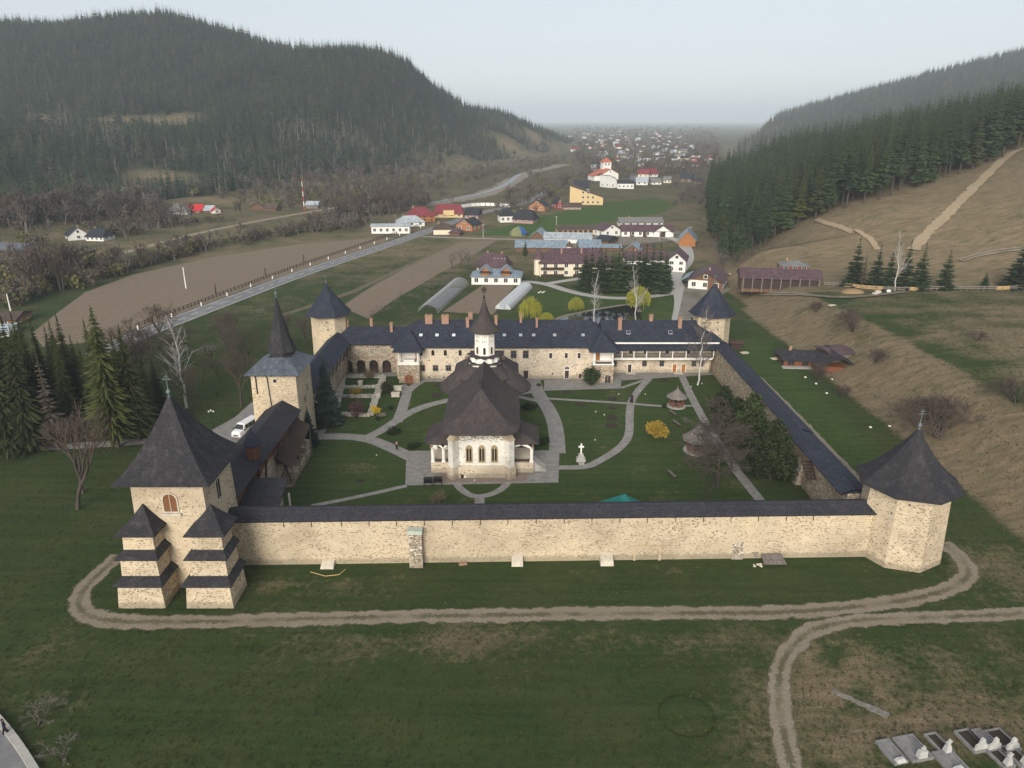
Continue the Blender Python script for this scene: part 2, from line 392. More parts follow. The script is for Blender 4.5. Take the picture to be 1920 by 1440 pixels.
# ================================================================== terrain
def _c(px, py, Y, dz=0.0):
    p = PY(px, py, Y); return (p[0], p[1], p[2] + dz)
CT = []
T = -14.0
for a in [(-420, 60, 1100), (-150, 40, 1100), (0, 28, 1100), (150, 28, 1120), (300, 12, 1150), (390, 32, 1120), (470, 56, 1080), (550, 86, 1020), (640, 84, 950), (700, 100, 960),
          (760, 131, 1000), (820, 160, 1060), (880, 192, 1150), (960, 212, 1350), (1030, 236, 1500), (1085, 257, 1650)]:
    p = _c(*a, T); CT.append(p); CT.append((p[0] * 1.35 - 40, p[1] * 1.4, p[2] * 0.45)); CT.append((p[0] * 1.9 - 60, p[1] * 2.0, p[2] * 0.3))
for a in [(300, 190, 800), (100, 190, 800), (-100, 200, 780), (480, 190, 820), (600, 200, 800), (720, 225, 860), (850, 248, 950), (960, 262, 1130), (1030, 268, 1350), (230, 215, 740), (-300, 190, 760)]: CT.append(_c(*a, T * .6))
for a in [(0, 248, 600), (60, 262, 595), (130, 298, 570), (210, 350, 540), (-150, 230, 600), (-350, 240, 600)]: CT.append(_c(*a, T))
for px, py, z in [(0, 440, 8), (130, 418, 9), (240, 400, 9), (330, 378, 9), (430, 360, 9), (520, 340, 9), (640, 318, 9), (740, 305, 8), (860, 290, 6), (980, 278, 5), (-250, 450, 10), (-600, 480, 14)]: CT.append(tuple(PX(px, py, z)))
CT += [(-500, 250, 22), (-420, 120, 10), (-480, 0, 20), (-300, 60, 0), (-300, -100, 0)]
# valley
for x, y in [(0, 60), (-60, 60), (60, 60), (0, 160), (-150, 180), (-250, 260), (-120, 330), (0, 330), (60, 300), (40, 480), (-80, 560), (100, 620), (60, 900), (160, 1200), (300, 1900), (100, 2600), (700, 3400), (0, 4500), (-1500, 4500), (1800, 6000), (0, 8000), (-3000, 7000), (0, 15000), (-8000, 20000), (8000, 20000), (0, -120), (60, -80), (-150, 40)]: CT.append((x, y, 0))
# right bank, meadow, pasture, forest
for x, y, z in [(84, 40, 6.5), (84, 90, 7), (84, 130, 7), (84, 170, 6.5), (86, 205, 5), (105, 60, 8), (110, 120, 8), (110, 170, 7.6), (120, 200, 7.3), (160, 200, 8), (160, 120, 11), (200, 60, 16), (160, 0, 12), (260, 150, 28), (84, -60, 6), (200, -100, 18), (350, 0, 50)]: CT.append((x, y, z))
for a in [(1920, 292, 300), (1760, 345, 290), (1620, 385, 280), (1500, 420, 272), (1420, 460, 262), (1800, 450, 238), (1920, 430, 235), (1650, 470, 245), (1540, 490, 240), (2150, 330, 240), (2150, 230, 320)]: CT.append(_c(*a))
for a in [(1920, 150, 430), (1750, 205, 420), (1600, 245, 415), (1480, 285, 420), (1390, 315, 430), (2200, 90, 420)]: CT.append(_c(*a, -26))
for a in [(1960, 82, 1750), (1860, 104, 1820), (1750, 132, 1900), (1650, 160, 2000), (1560, 184, 2100), (1480, 206, 2250), (1420, 222, 2400), (2300, 40, 1600)]:
    p = _c(*a, T * 0.85); CT.append(p); CT.append((p[0] * 1.3 + 60, p[1] * 1.4, p[2] * 0.4)); CT.append((p[0] * 1.9 + 60, p[1] * 2.0, p[2] * 0.25))
for a in [(1900, 175, 900), (1700, 222, 950), (1550, 248, 1050), (1430, 264, 1250), (1380, 258, 1700)]: CT.append(_c(*a, T * .7))
for a in [(1340, 238, 3000), (1400, 230, 3000), (1460, 218, 3000), (1560, 214, 3100), (1700, 212, 3200), (2100, 210, 3300)]: CT.append(_c(*a, -8))
CT = np.array(CT, float)
def _mq(d2, c=45.0): return np.sqrt(d2 + c * c)
_n = len(CT); _d2 = ((CT[:, None, :2] - CT[None, :, :2]) ** 2).sum(2)
_A = np.zeros((_n + 1, _n + 1)); _A[:_n, :_n] = _mq(_d2) - np.eye(_n) * 3.0; _A[:_n, _n] = 1; _A[_n, :_n] = 1
_w = np.linalg.lstsq(_A, np.append(CT[:, 2], 0), rcond=None)[0]
FLAT = [tuple(PX(*p)[:2]) for p in [(-500, 545), (0, 478), (130, 448), (250, 428), (330, 405), (480, 385), (600, 362), (700, 347), (800, 332), (900, 312), (1000, 298), (1060, 286), (1092, 273), (1115, 261)]]
FLAT += [(-300, 2600), (-3500, 9000), (-9000, 24000), (9000, 24000), (3500, 9000), (1100, 2600), (620, 2000), tuple(PX(1360, 275)[:2]), tuple(PX(1325, 330)[:2]), tuple(PX(1318, 400)[:2]), tuple(PX(1330, 492)[:2]), (70, 235), (66, 190), (66, 60), (72, 20), (76, -150), (-330, -150)]
FLATA = np.array(FLAT)
def dist_out(x, y, poly):
    """0 inside the polygon, distance to it outside"""
    x = np.asarray(x, float); y = np.asarray(y, float)
    ins = np.zeros(x.shape, bool); dm = np.full(x.shape, 1e18); n = len(poly)
    for i in range(n):
        ax, ay = poly[i]; bx, by = poly[(i + 1) % n]
        c = ((ay > y) != (by > y)) & (x < (bx - ax) * (y - ay) / (by - ay + 1e-12) + ax)
        ins ^= c
        L2 = (bx - ax) ** 2 + (by - ay) ** 2 + 1e-9
        t = np.clip(((x - ax) * (bx - ax) + (y - ay) * (by - ay)) / L2, 0, 1)
        dm = np.minimum(dm, (x - ax - t * (bx - ax)) ** 2 + (y - ay - t * (by - ay)) ** 2)
    d = np.sqrt(dm); return np.where(ins, 0.0, d)
def inside(x, y, poly): return dist_out(x, y, poly) == 0
def height(x, y):
    x = np.atleast_1d(np.asarray(x, float)); y = np.atleast_1d(np.asarray(y, float)); out = np.empty(x.shape)
    for i in range(0, len(x), 20000):
        xs, ys = x[i:i + 20000], y[i:i + 20000]
        d2 = (xs[:, None] - CT[None, :, 0]) ** 2 + (ys[:, None] - CT[None, :, 1]) ** 2
        h = _mq(d2) @ _w[:_n] + _w[_n]
        d = dist_out(xs, ys, FLATA); wdt = np.where(ys < 260, 16.0, 60.0)
        s = np.clip(d / wdt, 0, 1); s = s * s * (3 - 2 * s)
        h = np.maximum(h, 0.0) * s
        rough = np.clip(d / 30, 0, 1) * (np.sin(xs * .21 + ys * .13) * np.sin(ys * .17 - xs * .05) * .22 + np.sin(xs * .043) * np.cos(ys * .051 + 1) * .8)
        out[i:i + 20000] = h + rough * np.clip(h / 8, 0, 1)
    return out
def hz(x, y): return float(height([x], [y])[0])
def G(px, py):
    """where the photo's line of sight meets the ground"""
    d = ray(px, py)
    if d[2] > -1e-4: d = d.copy(); d[2] = -1e-4
    tmax = min(9000.0, CAMH / -d[2])
    ts = np.concatenate([np.linspace(30, min(1600, tmax), 170), np.linspace(min(1600, tmax), tmax, 24)])
    hh = height(d[0] * ts, d[1] * ts); below = (CAMH + d[2] * ts) <= hh + 1e-6
    k = int(np.argmax(below)) if below.any() else len(ts) - 1
    a, b = ts[max(0, k - 1)], ts[k]
    for _ in range(11):
        m = (a + b) / 2
        if CAMH + d[2] * m <= height([d[0] * m], [d[1] * m])[0]: b = m
        else: a = m
    return np.array([d[0] * b, d[1] * b, hz(d[0] * b, d[1] * b)])

def axis(lo, near0, near1, hi, step, grow):
    a = list(np.arange(near0, near1 + 1e-6, step)); s = step
    while a[-1] < hi: s *= grow; a.append(a[-1] + s)
    s = step
    while a[0] > lo: s *= grow; a.insert(0, a[0] - s)
    return np.array(a)
XS = axis(-9500, -110, 135, 9500, 2.5, 1.045); YS = axis(-160, 20, 260, 20000, 2.5, 1.04)
XX, YY = np.meshgrid(XS, YS); fx, fy = XX.ravel(), YY.ravel()
ZZ = height(fx, fy)
# ground cover: R dry grass, G woodland floor, B lush
px_, py_ = proj(fx, np.maximum(fy, 5), ZZ)
rngn = np.random.default_rng(3)
def sn(x, y, s, seed=0):
    v = 0
    for k in range(3):
        a = seed * 1.7 + k * 2.1; f = (1.9 ** k) / s
        v = v + np.sin((x * math.cos(a) + y * math.sin(a)) * f * 6.28 + seed + k) * np.sin((-x * math.sin(a) + y * math.cos(a)) * f * 5.1 + 2 * k + seed) / (1.5 ** k)
    return v * 0.5
dryw = np.clip(0.03 + 0.18 * sn(fx, fy, 60, 1) + 0.30 * np.clip((fy - 225) / 60, 0, 1) + 0.22 * np.clip((fy - 165) / 20, 0, 1), 0, 1)
d_flat = dist_out(fx, fy, FLATA)
dryw = np.where((fx > 60) & (d_flat > 0) & (fy < 420), np.clip(0.84 - 0.26 * sn(fx, fy, 40, 5) - .2 * sn(fx, fy, 11, 2), 0, 1), dryw)
mead = (fx > 84) & (fy < 205) & (fy > 60)
dryw = np.where(mead, np.clip(0.58 + 0.34 * sn(fx * .4, fy, 30, 2) + .15 * sn(fx, fy, 12, 4) - 0.45 * np.exp(-((fx - 90 - 6 * np.sin(fy * .03)) / 5.0) ** 2), 0, 1), dryw)
dryw = np.where((fx > 84) & (fy > 175) & (fy < 205), np.minimum(dryw, 0.5), dryw)
# patches of winter grass on the open field in front
def blob(cx, cy, rx, ry): return np.exp(-(((fx - cx) / rx) ** 2 + ((fy - cy) / ry) ** 2))
for q in [(1650, 1330, 17, 9), (1820, 1300, 14, 10), (1560, 1400, 7, 8), (1900, 1080, 7, 8), (820, 1200, 22, 3.2), (1250, 1195, 18, 2.6), (700, 1100, 9, 2.5), (520, 1090, 7, 3), (1300, 1075, 22, 1.8), (120, 1330, 10, 6), (90, 1190, 8, 4), (1560, 1235, 6, 3), (1850, 1040, 8, 4)]:
    c = PX(q[0], q[1]); dryw = np.clip(dryw + 0.36 * blob(c[0], c[1], q[2], q[3]) * (0.8 + 0.5 * sn(fx, fy, 9, 7)), 0, 1)
dryw = np.where((fx > -34) & (fx < 42) & (fy > 79) & (fy < 148), np.clip(.14 + .28 * sn(fx, fy, 17, 8), 0, .6), dryw)
lush = np.zeros_like(fx)
def poly_soft(pts, soft): return np.clip(1 - dist_out(fx, fy, [tuple(PX(*p)[:2]) for p in pts]) / soft, 0, 1)
lush = np.maximum(lush, poly_soft([(905, 440), (990, 415), (1080, 392), (1150, 378), (1230, 371), (1258, 384), (1240, 398), (1150, 414), (1010, 441)], 5))
court = [(-34, 80), (40, 80), (42, 148), (-36, 148)]
lush = np.maximum(lush, 0.22 * np.clip(1 - dist_out(fx, fy, court) / 4, 0, 1))
lush = np.maximum(lush, 0.5 * poly_soft([(1385, 640), (1420, 640), (1500, 720), (1640, 860), (1660, 900), (1620, 910), (1500, 800)], 4))
lush = np.maximum(lush, 0.45 * poly_soft([(985, 545), (1270, 560), (1275, 598), (985, 598)], 4))
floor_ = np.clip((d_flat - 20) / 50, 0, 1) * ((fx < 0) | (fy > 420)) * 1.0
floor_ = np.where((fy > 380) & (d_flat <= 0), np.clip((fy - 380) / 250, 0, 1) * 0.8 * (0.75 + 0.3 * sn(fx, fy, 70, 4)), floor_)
# clearings on the wooded hills
clear = np.zeros_like(fx)
for q in [(340, 175, 22, 26), (320, 160, 20, 30), (240, 208, 38, 22), (290, 190, 36, 20), (60, 220, 30, 26), (20, 205, 24, 20), (350, 345, 60, 18), (400, 375, 40, 16), (300, 330, 34, 16), (800, 330, 30, 20), (960, 270, 38, 30), (1000, 255, 25, 30), (700, 285, 14, 16), (960, 255, 30, 30), (660, 330, 40, 20), (610, 345, 50, 18)]:
    c = G(q[0], q[1]); clear = np.maximum(clear, blob(c[0], c[1], q[2], q[3]))
floor_ = floor_ * (1 - clear); dryw = np.maximum(dryw, clear * 0.9)
CLEAR_PTS = [(G(q[0], q[1]), q[2], q[3]) for q in [(340, 175, 22, 26), (325, 158, 20, 30), (240, 208, 42, 24), (290, 190, 38, 20), (60, 220, 26, 22), (350, 345, 52, 18), (400, 375, 40, 16), (300, 330, 32, 16), (800, 330, 26, 20), (960, 270, 30, 24), (1000, 255, 18, 22)]]
nx, ny = len(XS), len(YS)
gm = bpy.data.meshes.new('ground')
idx = np.arange(nx * ny).reshape(ny, nx)
quads = np.stack([idx[:-1, :-1], idx[:-1, 1:], idx[1:, 1:], idx[1:, :-1]], -1).reshape(-1, 4)
gm.from_pydata(np.stack([fx, fy, ZZ], 1).tolist(), [], quads.tolist())
gm.polygons.foreach_set('use_smooth', [True] * len(gm.polygons))
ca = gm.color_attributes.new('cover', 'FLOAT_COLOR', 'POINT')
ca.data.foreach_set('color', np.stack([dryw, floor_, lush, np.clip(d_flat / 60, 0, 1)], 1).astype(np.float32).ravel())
t = NT('turf', 0.97, 0.1)
at = t.n('ShaderNodeAttribute', _attribute_name='cover'); sp = t.n('ShaderNodeSeparateColor'); t.l(at.outputs['Color'], sp.inputs[0])
P = t.pos()
n1 = t.noise(P, 0.11, 6, 0.62); n2 = t.noise(P, 1.1, 6, 0.72); n3 = t.noise(P, 5.5, 4, 0.75); n4 = t.noise(t.scalev(P, (0.5, 1.6, 1)), 0.35, 5, 0.6)
green = t.mix(t.ramp(n2, [(0.3, (0, 0, 0)), (0.7, (1, 1, 1))]), (0.029, 0.049, 0.015, 1), (0.050, 0.072, 0.024, 1))
green = t.mix(t.ramp(n1, [(0.42, (0, 0, 0)), (0.72, (0.7, 0.7, 0.7))]), green, (0.070, 0.076, 0.031, 1))
dry = t.mix(t.ramp(n3, [(0.3, (0, 0, 0)), (0.7, (1, 1, 1))]), (0.135, 0.102, 0.062, 1), (0.275, 0.21, 0.135, 1))
dry = t.mix(t.ramp(n4, [(0.45, (0, 0, 0)), (0.68, (0.85, 0.85, 0.85))]), dry, (0.125, 0.108, 0.056, 1))
dry = t.mix(t.ramp(n1, [(0.5, (0, 0, 0)), (0.75, (0.6, 0.6, 0.6))]), dry, (0.15, 0.115, 0.072, 1))
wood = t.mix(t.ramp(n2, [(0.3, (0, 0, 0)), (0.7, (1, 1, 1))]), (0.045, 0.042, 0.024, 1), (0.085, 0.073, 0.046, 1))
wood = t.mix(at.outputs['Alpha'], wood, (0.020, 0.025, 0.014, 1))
lushc = t.mix(t.ramp(n2, [(0.3, (0, 0, 0)), (0.7, (1, 1, 1))]), (0.042, 0.086, 0.018, 1), (0.068, 0.118, 0.028, 1))
dm = t.math('ADD', sp.outputs[0], t.math('MULTIPLY', t.math('SUBTRACT', n2, 0.5), 1.1)); dm = t.math('ADD', dm, t.math('MULTIPLY', t.math('SUBTRACT', n1, 0.5), 0.9))
c = t.mix(t.ramp(dm, [(0.28, (0, 0, 0)), (0.72, (1, 1, 1))]), green, dry)
c = t.mix(sp.outputs[2], c, lushc)
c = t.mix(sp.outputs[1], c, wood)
sm_ = t.n('ShaderNodeMapping'); sm_.inputs['Rotation'].default_value = (0, 0, R(35)); sm_.inputs['Scale'].default_value = (0.05, 0.9, 1); t.l(P, sm_.inputs['Vector'])
st_ = t.noise(sm_.outputs[0], 1.0, 3, 0.6); c = t.mix(1.0, c, t.ramp(st_, [(0.35, (0.84, 0.86, 0.84)), (0.5, (1, 1, 1)), (0.66, (1.16, 1.13, 1.1))]), 'MULTIPLY')
spk = t.ramp(n3, [(0.25, (0.55, 0.55, 0.55)), (0.5, (1, 1, 1)), (0.75, (1.35, 1.35, 1.3))])
c = t.mix(1.0, c, spk, 'MULTIPLY')
t.color(c); t.bump(t.math('ADD', n3, n2), 0.7, 0.25)
gm.materials.append(t.m)
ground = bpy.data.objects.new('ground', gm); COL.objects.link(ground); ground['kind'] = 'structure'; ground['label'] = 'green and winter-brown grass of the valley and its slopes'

# ---- ground sheets
def sheet_mat(name, c1, c2, s1, c3=None, s3=0.3, bump=0.4, rough=0.95):
    t = NT(name, rough, 0.15); P = t.pos()
    a = t.noise(P, s1, 5, 0.7); c = t.mix(t.ramp(a, [(0.3, (0, 0, 0)), (0.7, (1, 1, 1))]), c1, c2)
    if c3: c = t.mix(t.ramp(t.noise(P, s3, 5, 0.6), [(0.48, (0, 0, 0)), (0.66, (1, 1, 1))]), c, c3)
    t.color(c); t.bump(a, bump, 0.08); MATS[name] = t.m; return t.m
gravel = sheet_mat('gravel_track', (0.27, 0.235, 0.19, 1), (0.175, 0.15, 0.12, 1), 3.2, (0.22, 0.185, 0.13, 1), 0.5)
gravel_grass = sheet_mat('track_middle_grass', (0.085, 0.08, 0.045, 1), (0.17, 0.14, 0.10, 1), 2.6)
asphalt = sheet_mat('asphalt', (0.20, 0.20, 0.205, 1), (0.15, 0.15, 0.155, 1), 1.2, (0.24, 0.24, 0.24, 1), 0.2, 0.2)
dirt_road = sheet_mat('dirt_lane', (0.30, 0.25, 0.18, 1), (0.23, 0.185, 0.13, 1), 0.8)
dirt_yard = sheet_mat('bare_yard', (0.24, 0.215, 0.18, 1), (0.17, 0.15, 0.125, 1), 0.5, (0.12, 0.11, 0.07, 1), 0.15)
soil_bed = sheet_mat('bed_soil', (0.055, 0.042, 0.032, 1), (0.035, 0.028, 0.022, 1), 3.0)
river_gravel = sheet_mat('river_gravel', (0.27, 0.235, 0.19, 1), (0.19, 0.165, 0.135, 1), 0.15)
def pave_mat(name, c1, c2, mortar, w=0.55, h=0.35):
    t = NT(name, 0.9, 0.2); P = t.pos()
    br = t.n('ShaderNodeTexBrick', Scale=1.0); t.l(P, br.inputs['Vector'])
    br.inputs['Color1'].default_value = c1; br.inputs['Color2'].default_value = c2; br.inputs['Mortar'].default_value = mortar
    br.inputs['Brick Width'].default_value = w; br.inputs['Row Height'].default_value = h; br.inputs['Mortar Size'].default_value = 0.02
    c = t.mix(1.0, br.outputs['Color'], t.ramp(t.noise(P, 0.9, 5, 0.65), [(0.3, (0.78, 0.78, 0.78)), (0.7, (1.15, 1.14, 1.12))]), 'MULTIPLY')
    t.color(c); t.bump(br.outputs['Fac'], -0.4, 0.02); MATS[name] = t.m; return t.m
paving = pave_mat('grey_paving', (0.235, 0.225, 0.215, 1), (0.30, 0.285, 0.27, 1), (0.14, 0.13, 0.12, 1))
paving_pink = pave_mat('brick_paving', (0.30, 0.235, 0.20, 1), (0.25, 0.20, 0.175, 1), (0.18, 0.15, 0.13, 1), 0.25, 0.12)
def tilled_mat(name, c1, c2, ang, per):
    t = NT(name, 0.98, 0.05); P = t.pos()
    mp = t.n('ShaderNodeMapping'); mp.inputs['Rotation'].default_value = (0, 0, ang); t.l(P, mp.inputs['Vector'])
    w = t.n('ShaderNodeTexWave', Scale=1 / per / 2, Distortion=1.5, Detail=2); w.inputs['Detail Scale'].default_value = 0.6; t.l(mp.outputs[0], w.inputs['Vector'])
    a = t.noise(P, 0.5, 6, 0.7)
    f = t.math('ADD', t.math('MULTIPLY', w.outputs['Fac'], 0.35), t.math('MULTIPLY', a, 0.75))
    c = t.mix(t.ramp(f, [(0.35, (0, 0, 0)), (0.75, (1, 1, 1))]), c1, c2)
    big = t.noise(t.scalev(mp.outputs[0], (0.25, 1, 1)), 0.05, 4, 0.6)
    c = t.mix(t.math('MULTIPLY', t.ramp(big, [(0.5, (0, 0, 0)), (0.75, (1, 1, 1))]), 0.55), c, (0.20, 0.165, 0.11, 1))
    t.color(c); t.bump(f, 0.6, 0.3); MATS[name] = t.m; return t.m
tilled = tilled_mat('ploughed_soil', (0.160, 0.124, 0.090, 1), (0.235, 0.184, 0.136, 1), R(-58), 1.4)

def drape(pts, step=3.0):
    """resample a polyline"""
    pts = [np.array(p[:2], float) for p in pts]; out = [pts[0]]
    for a, b in zip(pts, pts[1:]):
        L = np.linalg.norm(b - a); n = max(1, int(math.ceil(L / step)))
        out += [a + (b - a) * k / n for k in range(1, n + 1)]
    return np.array(out)
def smooth_line(p, it=2):
    p = np.array([q[:2] for q in p], float)
    for _ in range(it):
        q = [p[0]]
        for a, b in zip(p, p[1:]): q += [a * .75 + b * .25, a * .25 + b * .75]
        q.append(p[-1]); p = np.array(q)
    return p
def ribbon_pts(line, w, off=0.0, jit=0.0, rng=None):
    d = np.gradient(line, axis=0); d /= np.linalg.norm(d, axis=1)[:, None] + 1e-9
    nrm = np.stack([-d[:, 1], d[:, 0]], 1)
    w = np.broadcast_to(np.asarray(w, float), (len(line),))
    j1 = rng.uniform(-jit, jit, len(line)) if jit else 0; j2 = rng.uniform(-jit, jit, len(line)) if jit else 0
    return line + nrm * (off + w / 2 + j1)[:, None], line + nrm * (off - w / 2 - j2)[:, None]
def ribbon(mb, line, w, z=0.03, off=0.0, jit=0.0, rng=None, cols=1):
    L, Rr = ribbon_pts(line, w, off, jit, rng); rows = []
    for k in range(cols + 1):
        q = L + (Rr - L) * k / cols
        h = height(q[:, 0], q[:, 1]) + z; rows.append(np.column_stack([q, h]))
    n = len(line); vs = np.concatenate(rows); fs = []
    for k in range(cols):
        for i in range(n - 1): fs.append((k * n + i, (k + 1) * n + i, (k + 1) * n + i + 1, k * n + i + 1))
    mb.add(vs.tolist(), fs)
def structure(o, label): o['kind'] = 'structure'; o['label'] = label; return o
def line_px(pts, step=2.0, sm=2): return drape(smooth_line([G(*p) for p in pts], sm), step)
def path(name, label, pts, w, mat, z=0.03, jit=0.0, sm=2, step=1.5):
    rng = np.random.default_rng(len(pts) * 7 + int(pts[0][0])); mb = MB(); ribbon(mb, line_px(pts, step, sm), w, z, 0, jit, rng)
    return structure(mb.build(name, mat), label)
def patch(name, label, pts, mat, z=0.03, world=False):
    q = [p if world else PX(*p) for p in pts]; mb = MB(); mb.poly([(p[0], p[1], z) for p in q])
    if len(q) > 2:
        a = sum(q[i][0] * q[(i + 1) % len(q)][1] - q[(i + 1) % len(q)][0] * q[i][1] for i in range(len(q)))
        if a < 0: mb.f = [tuple(reversed(mb.f[0]))]
    return structure(mb.build(name, mat), label)

# dirt track: worn ruts fading into the turf at ragged edges
def track_mat(solid=False):
    t = NT('pale_track' if solid else 'worn_track', .97, .1); at = t.n('ShaderNodeAttribute', _attribute_name='across'); P = t.pos(); ac = t.math('MULTIPLY', t.math('ABSOLUTE', at.outputs['Fac']), t.math('ADD', .72, t.math('MULTIPLY', t.noise(P, .13, 3, .5), .6)))
    n1 = t.noise(P, 1.1, 6, .75); n2 = t.noise(P, 4.5, 4, .7); nn = t.math('ADD', t.math('MULTIPLY', n1, .75), t.math('MULTIPLY', n2, .45))
    c = t.mix(t.ramp(n2, [(.3, (0, 0, 0)), (.7, (1, 1, 1))]), (0.29, 0.245, 0.185, 1), (0.18, 0.15, 0.112, 1))
    c = t.mix(t.ramp(t.noise(P, .35, 4, .6), [(.45, (0, 0, 0)), (.7, (.8, .8, .8))]), c, (0.20, 0.165, 0.115, 1))
    mid = t.ramp(t.math('ADD', t.math('MULTIPLY', ac, 1.7), t.math('MULTIPLY', t.math('SUBTRACT', .62, nn), 2.4)), [(.26, (1, 1, 1)), (.56, (0, 0, 0))])
    gap = t.ramp(t.noise(P, .16, 3, .6), [(.36, (.15, .15, .15)), (.52, (1, 1, 1))]); c = t.mix(t.math('MULTIPLY', t.math('MULTIPLY', mid, .85), gap), c, (0.085, 0.078, 0.044, 1))
    if solid: c = t.mix(t.ramp(n1, [(.3, (0, 0, 0)), (.7, (1, 1, 1))]), (0.36, 0.28, 0.18, 1), (0.27, 0.21, 0.14, 1))
    t.color(c); t.bump(n2, .5, .08)
    al = t.ramp(t.math('ADD', ac, t.math('MULTIPLY', t.math('SUBTRACT', t.noise(P, .55, 5, .62), .5), 1.15)), [(.64, (1, 1, 1)), (.84, (0, 0, 0))])
    t.l(al, t.b.inputs['Alpha']); return t.m
TRK = track_mat(); TRK_PALE = track_mat(True)
def track(name, label, pts, w=3.0, z=0.03, mat=None):
    ln = line_px(pts, 1.0, 3); mb = MB(); ribbon(mb, ln, w * 1.35, z, cols=6); o = structure(mb.build(name, mat or TRK), label)
    n = len(ln); a = o.data.attributes.new('across', 'FLOAT', 'POINT'); a.data.foreach_set('value', np.repeat(np.linspace(-1, 1, 7), n).astype(np.float32)); return o
track('dirt_track', 'gravel track running along the outside of the front wall', [(222, 1040), (195, 1068), (160, 1100), (145, 1130), (158, 1155), (220, 1166), (330, 1167), (500, 1163), (700, 1157), (900, 1154), (1100, 1151), (1300, 1150), (1480, 1149), (1620, 1137), (1720, 1122), (1790, 1102), (1818, 1080), (1812, 1055), (1785, 1030), (1765, 1018)], 2.35)
track('dirt_track', 'gravel track curving down to the lower right past the graves', [(1960, 1148), (1850, 1155), (1720, 1158), (1600, 1163), (1530, 1178), (1490, 1205), (1464, 1245), (1458, 1300), (1468, 1370), (1485, 1440), (1500, 1500)], 2.05, 0.045)
# paved paths inside the court
cp = 'paved path in the courtyard '
path('courtyard_path', cp + 'from the gate to the church square', [(596, 819), (640, 818), (690, 822), (730, 838), (772, 858)], 2.5, paving)
path('courtyard_path', cp + 'curving left of the church', [(690, 820), (722, 804), (760, 777), (800, 760), (845, 750)], 2.0, paving, 0.036)
path('courtyard_path', cp + 'up to the left porch', [(744, 792), (753, 772), (760, 748), (764, 733), (752, 722)], 2.0, paving, 0.042)
path('courtyard_path', cp + 'branching to the stone house corner', [(763, 736), (776, 724), (792, 714)], 1.7, paving, 0.048)
path('courtyard_path', cp + 'broad curve on the right of the church', [(1001, 712), (1003, 722), (1013, 745), (1028, 765), (1040, 792), (1044, 818), (1045, 850)], 2.7, paving, 0.034)
path('courtyard_path', cp + 'short link behind the church', [(968, 731), (1000, 734)], 0.9, paving, 0.040)
path('courtyard_path', cp + 'second short link behind the church', [(968, 740), (1003, 735)], 0.9, paving, 0.046)
path('courtyard_path', cp + 'diagonal link behind the church', [(968, 743), (1012, 753)], 1.3, paving, 0.052)
path('courtyard_path', cp + 'narrow cross walk to the small pavilion', [(1014, 747), (1100, 752), (1180, 757), (1250, 763), (1300, 761)], 1.0, paving, 0.058)
path('courtyard_path', cp + 'winding from the gallery to the stone cross', [(1224, 702), (1212, 716), (1198, 730), (1184, 750), (1180, 775), (1181, 803), (1177, 824), (1158, 844), (1130, 861), (1102, 876), (1070, 877), (1046, 877)], 1.45, paving, 0.04, sm=2)
path('courtyard_path', cp + 'spur beside the terrace', [(1164, 728), (1190, 719), (1214, 711)], 0.9, paving, 0.046)
path('courtyard_path', cp + 'straight walk along the right wall', [(1276, 700), (1293, 737), (1312, 773), (1330, 806), (1385, 888), (1425, 938)], 1.5, paving, 0.034, sm=0)
path('courtyard_path', cp + 'thin diagonal at the lower left', [(584, 949), (680, 930), (762, 911)], 0.9, paving, 0.034)
path('courtyard_path', cp + 'half loop below the church front', [(856, 906), (862, 916), (880, 929), (900, 932), (925, 926), (944, 915), (952, 905)], 1.2, paving, 0.034)
path('courtyard_path', cp + 'stem of the half loop', [(899, 931), (899, 950)], 1.4, paving, 0.040, sm=0)
path('courtyard_path', cp + 'beside the foot of the gate tower', [(598, 815), (612, 790), (622, 765)], 1.6, paving, 0.044)
patch('church_square', 'grey paved square around the church', [(762, 846), (760, 911), (1047, 905.5), (1049, 845)], paving, 0.062)
patch('church_square_edge', 'brick-pink paving strip below the church front', [(815, 888), (812, 906), (985, 903), (992, 886)], paving_pink, 0.072)
patch('terrace', 'paved terrace before the stone house', [(1020, 711), (1166, 711), (1163, 729), (1020, 733)], paving, 0.064)
patch('terrace', 'paved strip before the gallery wing', [(1148, 698), (1340, 696), (1352, 702), (1148, 715)], paving, 0.068)
patch('terrace', 'paved strip before the arcade', [(608, 700), (745, 699), (750, 706), (604, 707)], paving, 0.064)
patch('terrace', 'paved strip at the foot of the plaster house', [(782, 708), (1022, 706), (1022, 713), (780, 717)], paving, 0.075)
patch('driveway', 'grey paved forecourt outside the gate tower', [(398, 806), (440, 783), (470, 756), (500, 740), (510, 770), (476, 800), (430, 842), (400, 838)], paving, 0.03)
path('driveway', 'grey paved walk under the spruces', [(-30, 843), (100, 838), (200, 833), (300, 825), (420, 812)], 2.6, paving, 0.04)
